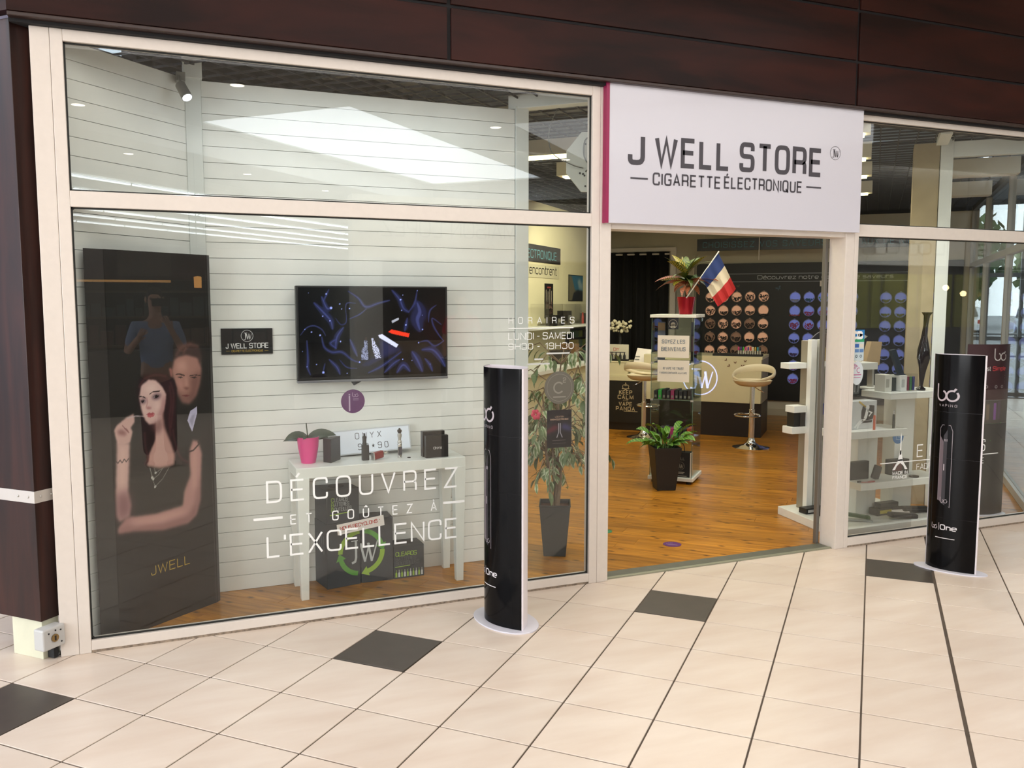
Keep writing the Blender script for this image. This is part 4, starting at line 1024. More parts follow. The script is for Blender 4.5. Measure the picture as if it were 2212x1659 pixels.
# ------------------------------------------------------------------ the two lens shaped floor displays in front of the shop
def totem(c, d, L, th, H, label, base_ab):
    c = Vector((*c, 0)); d = Vector((*d, 0)).normalized()         # d runs from the far edge to the near edge
    nf = Vector((-abs(d.y), d.x * (1 if d.y < 0 else -1), 0)).normalized()
    if nf.x > 0: nf = -nf
    e = empty('totem', c, label, 'display')
    mb = MB(); k = 40
    mb.prism([c + d * x + nf * y for x, y in circ(0, 0, base_ab[0], k, ry=base_ab[1])], ZD * .007)
    mb.build('base_plate', mat('totem_base', 'dedce6', 0.3), e, bevel=0.001)
    def pt(s, off=0.0, side=1):                                    # s 0..1 along the face
        y = th * (1 - (2 * s - 1) ** 2) + off
        return c + d * (s - .5) * L + nf * y * side
    zb = .0075; joints = [zb, .33, .70, .985, H]
    for sd, m_, nm in ((1, m_blackgloss, 'front_panel'), (-1, mat('totem_white', 'e6dfe4', 0.35), 'back_panel')):
        for a, b in zip(joints[:-1], joints[1:]) if sd == 1 else [(zb, H)]:
            mb = MB(); n = 28; o = 0; vs = []
            for z in (a + (.0004 if a > zb and sd == 1 else 0), b):
                for t in (0.0, .0025):
                    for i in range(n + 1): vs.append(pt(i / n, -t, sd) + ZD * z)
            N_ = n + 1; fs = []
            for i in range(n):
                A, B_, Cc, Dd = i, N_ + i, 2 * N_ + i, 3 * N_ + i
                fs += [(A, A + 1, Cc + 1, Cc), (B_ + 1, B_, Dd, Dd + 1), (Cc, Cc + 1, Dd + 1, Dd), (A + 1, A, B_, B_ + 1)]
            fs += [(0, 2 * N_, 3 * N_, N_), (n, N_ + n, 3 * N_ + n, 2 * N_ + n)]
            mb.add(vs, fs).build(nm, m_, e, smooth=True)
    # white inner faces of the front
    mb = MB(); vs = []
    for z in (zb, H - .001):
        for i in range(29): vs.append(pt(i / 28, -.003, 1) + ZD * z)
    mb.add(vs, [(i + 1, i, 29 + i, 30 + i) for i in range(28)]).build('inner_face', MATS['totem_white'], e, smooth=True)
    pe = pt(1.0)
    MB().obox(pe + ZD * (H / 2 + zb / 2) + nf * .0005, d * .0015, nf * .004, ZD * (H - zb) / 2).build('edge_strip', MATS['totem_white'], e)
    fnm = lambda x, y: pt(.5 + x / L, .0012) + ZD * y
    m_sil = mat('totem_silver', 'b9aeb4', 0.4)
    mb = MB(); bologo(mb, lambda x, y: fnm(x - .01, y + 1.085), .062, .17); text(mb, 'VAPING', (0, 0, 0), XD, ZD, .014, .105, .12, .8, fn=lambda x, y: fnm(x - .055, y + 1.018)); mb.build('logo', m_sil, e)
    # printed device
    mb = MB(); w = .036
    prof = [(-w, .44), (w, .40), (w, .87), (w - .012, .905), (-w + .012, .905), (-w, .885)]
    ribbon(mb, prof, .003, fnm, True); mb.build('device_outline', mat('device_edge', '8c8288', 0.4), e)
    mb = MB()
    for x0_, x1_ in ((-w, -.012),):
        fillpoly(mb, [(x0_, .44), (x1_, .43), (x1_, .80), (x0_, .84)], fnm)
    mb.build('device_print', mat('device_print', '695c63', 0.4), e)
    mb = MB(); fillpoly(mb, [(-.012, .42), (.010, .41), (.010, .88), (-.012, .84)], fnm); mb.build('device_print', mat('device_dark', '2e2a2f', 0.4), e)
    mb = MB()
    for x in (-.008, 0, .008): ribbon(mb, [(x, .805), (x, .820)], .003, fnm)
    ribbon(mb, [(-.004, .625), (-.004, .665)], .006, fnm); bologo(mb, lambda x, y: fnm(x + .002, y + .435), .020, .12)
    bologo(mb, lambda x, y: fnm(x - .052, y + .268), .020, .2); ribbon(mb, [(-.018, .252), (-.018, .298)], .003, fnm)
    mb.build('print', m_sil, e)
    mb = MB(); text(mb, 'O', (0, 0, 0), XD, ZD, .029, .026, .18, fn=lambda x, y: fnm(x - .008, y + .258)); text(mb, 'ne', (0, 0, 0), XD, ZD, .029, .046, .18, fn=lambda x, y: fnm(x + .027, y + .258))
    ribbon(mb, [(-.04 + .006 * i, .205) for i in range(19)], .004, fnm)
    mb.build('lettering', mat('totem_print', 'e2dde0', 0.4), e)
    return e
totem((1.617, -.385), (.09, -.99), .37, .098, 1.325, 'tall black lens shaped floor display in front of the big pane', (.215, .145))
totem((4.478, -.645), (.30, -.95), .30, .066, 1.335, 'tall black lens shaped floor display in front of the narrow pane past the doorway', (.195, .118))
# ------------------------------------------------------------------ shop shell
struct(MB().ubox(-.80, -.69, .60, 9.96, 0, 2.86).build('wall_left', m_wall))
struct(MB().ubox(-.80, 4.36, 9.90, 10.0, 0, 2.86).build('wall_back', m_wallback))
struct(MB().ubox(-.69, 4.3, 9.885, 9.90, 0, .10).build('baseboard_back', mat('skirting', 'b9b09a', 0.7)))
struct(MB().add([(-.6, .3, 3.45), (6.2, .3, 3.45), (11.4, 5.2, 3.45), (6.2, 11.2, 3.45), (-.9, 5.0, 3.45)], [(4, 3, 2, 1, 0)]).build('ceiling', mat('roof_soffit', '8a939b', 0.85)))
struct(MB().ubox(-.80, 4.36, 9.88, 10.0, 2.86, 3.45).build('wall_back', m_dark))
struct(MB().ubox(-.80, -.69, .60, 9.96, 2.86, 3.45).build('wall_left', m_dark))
# open cell ceiling grid
mb = MB()
k = -.65
while k < 4.30:
    v0 = max(.12, (.10 + .709 * k) / .705); mb.ubox(k - .004, k + .004, v0, 9.88, 2.905, 2.917); k += .13
k = .15
while k < 9.88:
    u1 = min(4.28, (k * .705 - .10) / .709)
    if u1 > -.68: mb.ubox(-.68, u1, k - .004, k + .004, 2.905, 2.917)
    k += .13
cg = empty('ceiling_grid', (4, 4, 2.9), kind='structure'); stuff(mb.build('lattice', m_ceilgrid, cg))
# beams under the roof deck seen through the grid
mb = MB()
for v in (2.2, 3.6, 5.0, 6.4, 7.8, 9.2): mb.ubox(-.6, min(4.3, (v * .705 - .35) / .709), v - .06, v + .06, 3.25, 3.44)
struct(mb.build('beam', mat('roof_beam', '8a949c', 0.8)))
# side window of the shop
w3 = empty('window_3', P(4.3, 7, 0), kind='structure')
m_dkframe = mat('frame_aluminium', 'b3b5b4', 0.45)
def ub(name, u0, u1, v0, v1, z0, z1, m_, par, b=0.002): return MB().ubox(u0, u1, v0, v1, z0, z1).build(name, m_, par, bevel=b)
for v in (4.36, 6.42, 8.30, 9.86): ub('post', 4.27, 4.33, v - .035, v + .035, 0, 2.90, m_dkframe, w3)
ub('rail', 4.27, 4.33, 4.39, 9.83, 0, .07, m_dkframe, w3); ub('transom', 4.27, 4.33, 4.39, 9.83, 2.10, 2.165, m_dkframe, w3); ub('rail', 4.27, 4.33, 4.39, 9.83, 2.85, 2.92, mat('rail_dark', '2c2c2e', 0.6), w3)
for a, b in ((4.395, 6.385), (6.455, 8.265), (8.335, 9.825)):
    ub('pane', 4.297, 4.303, a, b, .07, 2.10, m_glass, w3, 0); ub('pane', 4.297, 4.303, a, b, 2.165, 2.85, m_glass, w3, 0)
# steel post and beams near the side window, beige pier
sp = empty('steel_column', P(3.6, 4.57, 0), 'white steel post with beams beside the beige pier at the far end of the shop', 'post')
ub('post', 3.56, 3.65, 4.53, 4.62, 0, 2.96, m_steel, sp); ub('beam', 3.65, 4.26, 4.54, 4.61, 2.78, 2.90, m_steel, sp)
MB().prism([P(3.52, 4.44, 2.86), P(3.6, 4.44, 2.86), P(3.6, 3.95, 2.86), P(3.52, 3.95, 2.86)], ZD * .09).build('beam', m_steel, sp)
pr = struct(MB().ubox(3.37, 3.555, 4.555, 4.80, 0, 2.90).build('pillar', mat('pier_beige', 'a4977b', 0.75, noise=.08, nscale=9)))

# fluorescent fittings
m_fit = mat('fitting_white', 'dcd9cc', 0.5); m_tube = mat('tube_glow', 'fff6cf', 0.5, emit='fff3b4', estr=7.0)
order = ('nearest the shop front', 'second from the shop front', 'third from the shop front', 'farthest from the shop front')
for k, (v, u0) in enumerate(((3.15, -.45), (4.2, .50), (5.2, 1.55), (6.5, 1.55))):
    e = empty('tube_fitting', P(1.3, v, 2.75), 'long white fluorescent ceiling fitting, ' + order[k], 'lamp', 'fluorescent fittings under the black grid')
    ub('housing', u0, 3.06, v - .065, v + .065, 2.758, 2.875, m_fit, e); ub('tube', u0 + .05, 3.02, v - .045, v + .045, 2.742, 2.758, m_tube, e)
    mb = MB()
    for u in (u0 + .6, 2.6): mb.cyl(P(u, v, 2.875), P(u, v, 2.905), .006, n=6)
    mb.build('hanger', m_alu, e)
for k, (u0, u1, v) in enumerate(((3.70, 4.24, 5.6), (3.70, 4.20, 7.2))):
    e = empty('tube_fitting', P(4, v, 2.8), 'short unlit white ceiling fitting by the side window, ' + ('nearer one' if k == 0 else 'farther one'), 'lamp')
    ub('housing', u0, u1, v - .07, v + .07, 2.76, 2.905, m_fit, e); ub('diffuser', u0 + .02, u1 - .02, v - .05, v + .05, 2.752, 2.76, mat('fit_diff', 'd5d5d0', .5), e)
spot('shelf_fill', (4.75, .20, 2.80), (4.9, .40, .4), 42, (1.0, .99, .96), 95)  # two added fill spots that brighten the white display unit
spot('shelf_fill', (5.35, .25, 2.80), (5.2, .40, .4), 26, (1.0, .99, .96), 95)
spot('wall_fill', P(.7, 6.6, 2.70), P(-.69, 7.4, 1.3), 75, (1.0, .94, .66), 110)  # added warm fill for the cream side wall, no lamp modelled
for v in (3.15, 4.2, 5.2, 6.5): area('soffit_fill', P(2.2, v, 2.955), (math.pi, 0, R45), 1.6, .06, 5, (.86, .95, 1.0))  # added upward fill so the roof deck shows through the grid
# octagonal panel hung behind the upper pane
op = empty('antenna_panel', (2.56, .5, 2.53), 'octagonal pale panel with a cable, hung behind the upper pane', 'panel')
oc_ = Vector((2.565, .50, 2.53)); ox_ = Vector((.93, -.36, 0)); on_ = Vector((.36, .93, 0))
pts = [oc_ + ox_ * x + ZD * z for x, z in ((-.165, .07), (-.165, -.07), (-.07, -.185), (.07, -.185), (.165, -.07), (.165, .07), (.07, .185), (-.07, .185))]
MB().prism(pts, on_ * .02).build('plate', mat('panel_pale', 'c6cac2', 0.6), op, bevel=0.002)
MB().tube(smooth([oc_ + ox_ * .01 + ZD * .16 - on_ * .01, oc_ - ox_ * .05 + ZD * .13 - on_ * .02, oc_ - ox_ * .055 + ZD * .03 - on_ * .02, oc_ - ox_ * .02 - ZD * .03 - on_ * .02, oc_ - ox_ * .045 - ZD * .06 - on_ * .005]), .005, 6).build('cable', mat('cable_grey', '5d615c', .6), op)
MB().tube(smooth([oc_ - ox_ * .06 - ZD * .04 - on_ * .01, oc_ - ox_ * .14 - ZD * .02 - on_ * .03, oc_ - ox_ * .26 + ZD * .06 - on_ * .01, oc_ - ox_ * .27 + ZD * .22, oc_ - ox_ * .18 + ZD * .40]), .003, 6).build('cable', MATS['cable_grey'], op)
mb = MB()
for x, z in ((-.06, -.075), (-.08, -.07), (-.02, -.07), (-.05, -.085), (.0, -.06), (-.045, .11), (-.045, -.15)): mb.cyl(oc_ + ox_ * x + ZD * z - on_ * .004, oc_ + ox_ * x + ZD * z, .006, n=8)
mb.build('screw', m_blackmat, op)

# ------------------------------------------------------------------ left wall of the shop: boards, pictures, shelf
m_teal = mat('teal_print', '5aa3ad', 0.5)
def wall_board(name, v0, v1, z0, z1, m_, label, cat, t=.012):
    e = empty(name, P(-.68, (v0 + v1) / 2, z0), label, cat); ub('board', -.690, -.690 + t, v0, v1, z0, z1, m_, e, .001); return e, -.690 + t + .0015
e, uu = wall_board('sign', 5.02, 7.56, 2.137, 2.345, m_black, 'black wall sign with narrow teal capitals on the cream side wall', 'sign')
mb = MB(); text(mb, 'CIGARETTE ÉLECTRONIQUE', P(uu, 5.20, 2.185), VD, ZD, .095, 2.20, .11, .3, .7); mb.build('lettering', m_teal, e)
e, uu = wall_board('sign', 5.60, 7.52, 1.950, 2.112, mat('sign_cream', 'c8c1a2', .6), 'cream wall sign with black lower case lettering under the black one', 'sign', .008)
mb = MB(); text(mb, 'se rencontrent', P(uu, 6.12, 1.995), VD, ZD, .10, 1.30, .13, .24, .5); mb.build('lettering', m_blackmat, e)
e, uu = wall_board('poster', 7.00, 7.31, 1.447, 1.885, m_black, 'narrow black poster of slim pens on the cream side wall', 'poster', .004)
mb = MB(); fp = plane_fn(P(uu, 7.0, 1.447), VD, ZD)
for k, h in enumerate((.24, .22, .25, .23)): ribbon(mb, [(.05 + .065 * k, .12), (.05 + .065 * k, .12 + h)], .022, fp)
mb.build('printed_pen', mat('pen_print', '9a8f80', .5), e)
mb = MB()
for k in range(4): ribbon(mb, [(.05 + .065 * k, .13), (.05 + .065 * k, .21)], .018, fp)
ribbon(mb, [(.08, .39), (.22, .39)], .02, fp); mb.build('printed_band', mat('pen_red', '8c3b34', .5), e)
e = empty('picture', P(-.68, 8.2, 1.67), 'small landscape picture of a cliff under a blue sky on the cream side wall', 'picture')
ub('mount', -.690, -.684, 7.91, 8.52, 1.665, 2.022, m_black, e, 0)
cv = Canvas(60, 40, .58, (.22, .42, .52))
cv.poly([(600, 800), (760, 900), (900, 700), (1000, 760), (1000, 420), (700, 480)], (.62, .68, .68), .8, 2); cv.poly([(0, 1000), (180, 980), (330, 640), (420, 420), (1000, 360), (1000, 0), (0, 0)], (.42, .40, .32), 1, 1)
cv.poly([(330, 300), (620, 420), (1000, 380), (1000, 0), (200, 0)], (.13, .15, .17), 1, 1)
grid_print('landscape_print', P(-.682, 7.92, 1.675), VD, ZD, .59, .337, 60, 40, cv.im, vcol_mat('picture_print', .5), e)
ws = empty('wall_shelf', P(-.55, 7.2, 1.33), 'white wall shelf holding clear display cases on the cream side wall', 'shelf')
ub('board', -.69, -.36, 5.4, 9.0, 1.335, 1.362, m_white, ws)
for v in (5.8, 7.2, 8.6): ub('bracket', -.69, -.42, v - .01, v + .01, 1.25, 1.334, m_white, ws)
for k, (v0, v1) in enumerate(((6.40, 7.62), (8.05, 8.75))):
    e = empty('acrylic_case', P(-.5, (v0 + v1) / 2, 1.363), ('long', 'short')[k] + ' clear acrylic display case on the wall shelf', 'case')
    mb = MB()
    for (a, b, c, d) in ((-.64, -.40, v0, v0 + .004), (-.64, -.40, v1 - .004, v1), (-.404, -.40, v0, v1)): mb.ubox(a, b, c, d, 1.363, 1.625)
    mb.build('walls', m_plastic, e); ub('lid', -.64, -.40, v0, v1, 1.625, 1.629, m_plastic, e, 0)
for k, (v, w, h, c, lb_) in enumerate(((6.9, .30, .13, '1d1c1c', 'black carton in the long clear case'), (7.25, .16, .18, '26211f', 'taller dark carton in the long clear case'), (8.2, .25, .14, '3a4038', 'grey green carton in the short clear case'))):
    e = empty('carton', P(-.5, v, 1.363), lb_, 'box'); ub('body', -.58, -.44, v - w / 2, v + w / 2, 1.363, 1.363 + h, mat('ctn%d' % k, c, .5), e); ub('label', -.439, -.4385, v - w * .3, v + w * .3, 1.363 + h * .35, 1.363 + h * .7, mat('ctnl', '8f8f86', .5), e, 0)
tag(MB().lathe([(0, 0), (.018, 0), (.018, .10), (.012, .11), (.012, .15), (0, .15)], P(-.52, 8.02, 1.363), 14).build('red_bottle', mat('bottle_red', '9a3a2e', .35), smooth=True), 'slim red bottle standing beside the short clear case', 'bottle')
# rack of coloured packs and bench below
rk = empty('pack_rack', P(-.5, 8.2, .84), 'dark rack of coloured packs against the cream side wall', 'rack')
ub('back', -.69, -.665, 7.8, 8.9, .92, 1.29, m_black, rk); 
for z in (.93, 1.05, 1.17): ub('shelf', -.665, -.54, 7.8, 8.9, z, z + .012, m_black, rk)
for z in (.942, 1.062, 1.182):
    for k in range(6):
        ub('pack', -.65, -.56, 7.84 + .17 * k, 7.97 + .17 * k, z, z + .085, mat('pack' + str((k + int(z * 10)) % 4), ('6f7a3a', '2d2b2b', '8a7d3c', '3f5a44')[(k + int(z * 10)) % 4], .5), rk, 0)
bn = empty('side_counter', P(-.35, 7.6, 0), 'cream low counter along the side wall of the shop', 'counter')
ub('top', -.68, -.10, 4.9, 7.45, .88, .92, m_white, bn); ub('body', -.66, -.14, 4.95, 7.40, 0, .88, mat('cream_front', 'cfc8a4', .5), bn)
for k, (v, w, h, c, lb_) in enumerate(((6.55, .22, .16, '2a2420', 'dark bag shaped carton on the cream low counter'), (6.9, .14, .22, '7a5a35', 'tan carton standing on the cream low counter'), (7.2, .12, .12, '222222', 'little black carton at the end of the cream low counter'))):
    e = empty('carton', P(-.3, v, .92), lb_, 'box'); ub('body', -.42, -.22, v - w / 2, v + w / 2, .921, .921 + h, mat('bctn%d' % k, c, .5), e); ub('label', -.2195, -.219, v - w * .3, v + w * .3, .93 + h * .3, .93 + h * .6, MATS['ctnl'], e, 0)

# ------------------------------------------------------------------ back of the shop: curtain, flavour wall, hanging signs
m_curt = mat('curtain_black', '141313', .9)
cu = empty('curtain', P(-.2, 9.8, .1), 'long black eyelet curtain hanging from a white rail at the back of the shop', 'curtain')
mb = MB(); n = 150; vs = []
for z in (.06, 1.2, 2.405):
    for i in range(n + 1):
        u = -.66 + .90 * i / n; vs.append(P(u, 9.80 + .045 * math.sin(u * 33) + .008 * math.sin(u * 90), z))
fs = [(r * (n + 1) + i, r * (n + 1) + i + 1, (r + 1) * (n + 1) + i + 1, (r + 1) * (n + 1) + i) for r in range(2) for i in range(n)]
o = mb.add(vs, fs).build('fabric', m_curt, cu, smooth=True); md = o.modifiers.new('t', 'SOLIDIFY'); md.thickness = .004
MB().cyl(P(-.68, 9.80, 2.375), P(.26, 9.80, 2.375), .014, n=12).build('rail', m_frame, cu, smooth=True)
fr_ = empty('trim_3', P(-.2, 9.88, 0), kind='structure')
ub('board', -.69, .345, 9.84, 9.90, 2.415, 2.475, m_frame, fr_); ub('board', .262, .345, 9.84, 9.90, 0, 2.415, m_frame, fr_)
ub('panel', .36, .60, 9.872, 9.90, 0, 2.05, mat('door_grey', 'a7a59a', .6), fr_); ub('board', .60, .625, 9.85, 9.90, 0, 2.35, m_wallback, fr_)
fw = empty('flavour_board', P(2.2, 9.87, .22), 'large black flavour wall with round lit jars behind the counter', 'board')
m_fw = mat('flavour_black', '131213', .45)
ub('panel', .66, 2.70, 9.855, 9.90, .222, 2.215, m_fw, fw); ub('panel', 2.706, 4.20, 9.855, 9.90, .222, 2.215, m_fw, fw)
mb = MB(); fz2 = plane_fn(P(0, 9.8535, 0), UD, ZD)
ribbon(mb, [(1.0, 2.063), (4.0, 2.063)], .008, fz2); ribbon(mb, [(1.0, 1.948), (4.0, 1.948)], .008, fz2)
mb.build('silver_line', mat('silver_line', '8d9298', .3), fw)
mb = MB(); text(mb, 'Découvrez notre gamme de saveurs', P(1.545, 9.853, 1.985), UD, ZD, .052, 1.80, .13, .2, .4); mb.build('lettering', mat('silver_letters', 'b9bcc0', .3), fw)
def butterfly(mb, fn, x, z, s, r=0):
    c, s_ = math.cos(r), math.sin(r); R = lambda pts: [(x + (a * c - b * s_) * s, z + (a * s_ + b * c) * s) for a, b in pts]
    fillpoly(mb, R([(0, 0), (.3, .5), (.9, .7), (.8, .1), (.35, -.05)]), fn); fillpoly(mb, R([(0, 0), (-.35, -.05), (-.8, .1), (-.9, .7), (-.3, .5)]), fn)
    fillpoly(mb, R([(0, 0), (.35, -.05), (.55, -.5), (.15, -.55)]), fn); fillpoly(mb, R([(0, 0), (-.15, -.55), (-.55, -.5), (-.35, -.05)]), fn)
mb = MB(); butterfly(mb, fz2, 1.27, 1.885, .028, .3); mb.build('butterfly', mat('bf_olive', '5d5a3a', .5), fw)
mb = MB(); butterfly(mb, fz2, 1.84, 1.85, .045, .5); mb.build('butterfly', mat('bf_blue', '3e5262', .5), fw)
# lit round jars
m_warm = mat('jar_warm', 'c4967a', .4, emit='e8ae86', estr=.34); m_cool = mat('jar_cool', '6a74b8', .4, emit='7886d8', estr=.30); m_rimw = mat('jar_rim_warm', 'a58a74', .3); m_rimc = mat('jar_rim_cool', '7b84b4', .3)
m_dimw = mat('jar_dim', '8c6f5a', .4, emit='c08a66', estr=.12)
m_vial = {c: mat('vial_' + c, h, .5) for c, h in (('black', '15120f'), ('red', '9c2430'), ('pink', 'a3365c'), ('green', '3f8c34'), ('teal', '2f5f74'), ('white', '9aa0b8'), ('plum', '4a3560'), ('none', '15120f'), ('olive', '54583a'))}
MS = {}
def jar_mesh(kind, fill, rs):
    mb = MB(); r_ = random.Random(rs); R = .066
    for i in range(52):
        for _ in range(20):
            x = r_.uniform(-R, R); z = r_.uniform(-R, -R + 2 * R * fill * (1 - .25 * math.cos(x / R * 1.5)))
            if math.hypot(x, z) < R * .92: break
        a = r_.uniform(-.7, .7); d = Vector((math.sin(a), 0, math.cos(a))) * .0095; c = Vector((x, -.012 - r_.random() * .016, z)); s = Vector((d.z, 0, -d.x)) * .42
        c = UD * c.x + VD * c.y + ZD * c.z; d = UD * d.x + ZD * d.z; s = UD * s.x + ZD * s.z
        mb.obox(c, d, s, VD * .005)
    return mb
def wall_jar(u, z, warm, fill, col, row, colname, dim=False):
    org = P(u, 9.853, z)
    e = empty('wall_jar', org, f'{"warm" if warm else "blue"} lit round jar {"almost without" if fill < .1 else ("full of" if fill > .75 else "holding")} {col if col != "none" else "black"} vials, {row} row, {colname} column', 'jar', 'round lit jars on the flavour wall')
    key = ('d', warm, dim)
    if key not in MS:
        MS[key] = MB().lathe([(0, -.004), (.071, -.004), (.071, 0), (0, 0)], org, 28, VD).build('back_light', (m_dimw if dim else m_warm) if warm else m_cool, e)
        MS[('r', warm)] = MS.get(('r', warm)) or None
        o1_ = MB().lathe([(.069, -.03), (.077, -.03), (.079, 0), (.069, 0), (.069, -.03)], org, 28, VD).build('rim', m_rimw if warm else m_rimc, e, smooth=True); MS[('rim', warm, dim)] = o1_
        o2_ = MB().obox(org + ZD * .081 - VD * .012, UD * .012, VD * .01, ZD * .006).build('hook', m_rimw if warm else m_rimc, e); MS[('hook', warm, dim)] = o2_
    else:
        for q in (MS[key], MS[('rim', warm, dim)], MS[('hook', warm, dim)]):
            c = q.copy(); COL.objects.link(c); c.parent = e
    mb = jar_mesh(0, fill, hash((round(u * 100), round(z * 100))) % 9999); off = org
    mb.v = [tuple(Vector(p) + off) for p in mb.v]
    stuff(mb.build('vials', m_vial[col], e))
rows = ('top', 'second', 'third', 'fourth', 'fifth', 'sixth', 'lowest'); cols = ('first', 'second', 'third', 'fourth', 'fifth')
fw_fill = [[.5, .6, .6, .9, .85], [.85, .45, .5, .5, .06], [.9, .9, .75, .7, .5], [.8, .75, .6, .35, .5], [.5, .8, .6, .55, .5], [.8, .5, .6, .5, .5]]
for r in range(6):
    for c in range(5): wall_jar(.877 + .1903 * c, 1.724 - .1965 * r + (.002 * c), True, fw_fill[r][c], 'black', rows[r], cols[c], dim=(r + c * 2) % 5 in (2, 3) and r > 1)
bl = [[('white', .3), ('teal', .4), ('green', .6), ('teal', .4), ('green', .5)], [('red', .06), ('pink', .5), ('pink', .6), ('black', .3), ('olive', .4)], [('red', .85), ('red', .85), ('red', .2), ('plum', .4), ('black', .4)], [('black', .4), ('none', .06), ('black', .4), ('plum', .3), ('teal', .4)], [('plum', .4), ('plum', .5), ('plum', .4), ('red', .4), ('red', .4)], [('red', .5), ('red', .7), ('pink', .5), ('plum', .4), ('red', .4)], [('pink', .6), ('pink', .6), ('red', .5), ('pink', .4), ('plum', .5)]]
for r in range(7):
    for c in range(5): wall_jar(2.073 + .1903 * c, 1.722 - .1955 * r, False, bl[r][c][1], bl[r][c][0], rows[r], cols[c] + ' blue')
    for c in range(4): wall_jar(3.265 + .185 * c, 1.712 - .1955 * r, False, .35, 'olive' if r < 3 else 'black', rows[r], cols[c] + ' far blue')
# hanging signs in front of it
for u0, u1, t_, tx0, tw, lb_ in ((.745, 2.70, 'CHOISISSEZ VOS SAVEURS', .83, 1.66, 'long black hanging sign with teal capitals above the flavour wall'), (2.80, 3.95, 'TAUX DE NICOTINE', 2.86, 1.02, 'shorter black hanging sign with teal capitals beside the long one')):
    e = empty('hanging_sign', P((u0 + u1) / 2, 9.4, 2.38), lb_, 'sign')
    ub('board', u0, u1, 9.39, 9.41, 2.378, 2.549, m_black, e)
    mb = MB(); text(mb, t_, P(tx0, 9.388, 2.425), UD, ZD, .075, tw, .09, .45, .7); mb.build('lettering', mat('teal_dim', '4f8794', .5), e)
    for u in (u0 + .1, u1 - .1): MB().cyl(P(u, 9.4, 2.549), P(u, 9.4, 2.905), .003, n=6).build('wire', m_alu, e)
tag(MB().cyl(P(1.62, 9.3, 2.235), P(1.62, 9.3, 2.905), .006, n=8).build('hanging_rod', m_frame), 'thin white rod hanging in front of the long black sign', 'rod')
tag(MB().ubox(2.40, 2.47, 9.835, 9.84, 1.875, 1.955).build('price_card', m_paper), 'small white card on the flavour wall under the silver lettering', 'card')

# ------------------------------------------------------------------ counters
m_cw_ = mat('counter_cream', 'd2c9a6', .4, noise=.02); m_cd = mat('counter_dark', '1e1713', .4)
ct = empty('counter', P(1.2, 7.9, 0), 'service counter with a cream front, glowing monogram and dark base', 'counter')
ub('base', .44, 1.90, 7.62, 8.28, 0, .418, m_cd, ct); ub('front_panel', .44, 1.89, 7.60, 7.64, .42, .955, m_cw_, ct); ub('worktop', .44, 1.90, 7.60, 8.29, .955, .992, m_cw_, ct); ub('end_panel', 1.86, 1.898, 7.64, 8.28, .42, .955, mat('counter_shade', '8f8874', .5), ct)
mb = MB(); jw(mb, plane_fn(P(1.155, 7.597, .715), UD, ZD), .21, w=.06); mb.build('monogram', mat('monogram_glow', 'c8d0ff', .4, emit='c4ccff', estr=.75), ct)
mb = MB(); fb = plane_fn(P(0, 7.597, 0), UD, ZD)
for x, z, s, r in ((1.47, .945, .020, .8), (1.70, .935, .020, .2), (1.58, .915, .020, .1), (1.505, .875, .022, .9), (1.67, .875, .024, .1)): butterfly(mb, fb, x, z, s, r)
mb.build('butterfly', mat('bf_brown', '6b4432', .5), ct)
mb = MB()
mb.prism([P(1.86 + .045 * math.cos(t), 7.80, .90 + .06 * math.sin(t)) for t in np.linspace(0, 2 * math.pi, 20)[:-1]], VD * .004)
c2_ = empty('side_counter', P(-.1, 7.9, 0), 'low counter with a cream top and a black slogan panel beside the stool', 'counter')
ub('base', -.66, .435, 7.62, 8.2, 0, .64, m_cd, c2_); ub('worktop', -.66, .437, 7.60, 8.2, .642, .70, m_cw_, c2_); ub('upstand', .25, .437, 7.66, 7.70, .70, .86, m_cw_, c2_)
rs = empty('counter_riser', P(-.2, 7.8, .70), 'cream riser box on the low counter carrying the bottle display', 'box')
ub('body', -.62, .222, 7.63, 7.95, .701, .872, m_cw_, rs); ub('top', -.62, .226, 7.625, 7.955, .873, .892, m_cw_, rs)
kp = empty('slogan_panel', P(.2, 7.6, .12), 'black slogan panel with a crown and cream capitals on the low counter front', 'poster')
ub('board', -.02, .425, 7.606, 7.618, .10, .632, m_black, kp, 0)
mb = MB(); T2 = lambda s, u, z, h, w, sw=.2: text(mb, s, P(u, 7.604, z), UD, ZD, h, w, sw, .45, .6, align='c')
uc = .205
T2('KEEP', uc, .470, .046, .165); T2('CALM', uc, .408, .046, .200); T2('AND', uc, .383, .015, .066, .14); T2('VAPE', uc, .320, .046, .170); T2('PANDA', uc, .258, .046, .245)
fk = plane_fn(P(uc, 7.604, .55), UD, ZD)
ribbon(mb, [(-.05, -.008), (.0, -.012), (.05, -.008)], .010, fk); ribbon(mb, circ(-.022, .02, .020, 10, 160, 20), .006, fk); ribbon(mb, circ(.022, .02, .020, 10, 160, 20), .006, fk); ribbon(mb, circ(0, .022, .024, 10, 160, 20), .006, fk)
ribbon(mb, [(-.042, .024), (-.034, -.004)], .007, fk); ribbon(mb, [(.042, .024), (.034, -.004)], .007, fk); ribbon(mb, [(0, .045), (0, .072)], .006, fk); ribbon(mb, [(-.010, .06), (.010, .06)], .005, fk)
ribbon(mb, circ(0, -.038, .018, 10, 170, 10), .007, fk)
ribbon(mb, [(-.02, -.302), (.16, -.302)], .008, fk)
mb.build('lettering', mat('cream_print', 'c2b08c', .5), kp)
dy = empty('bottle_display', P(.08, 7.7, .89), 'small pale display card headed DIY with five dark bottles on the riser', 'display')
ub('card', -.20, .212, 7.70, 7.712, .905, 1.105, mat('card_pale', 'c9c4b0', .6), dy); ub('tray', -.20, .216, 7.64, 7.712, .893, .916, m_black, dy)
mb = MB(); text(mb, 'DIY', P(.012, 7.698, 1.025), UD, ZD, .034, .075, .14); mb.build('lettering', MATS['red_print'], dy)
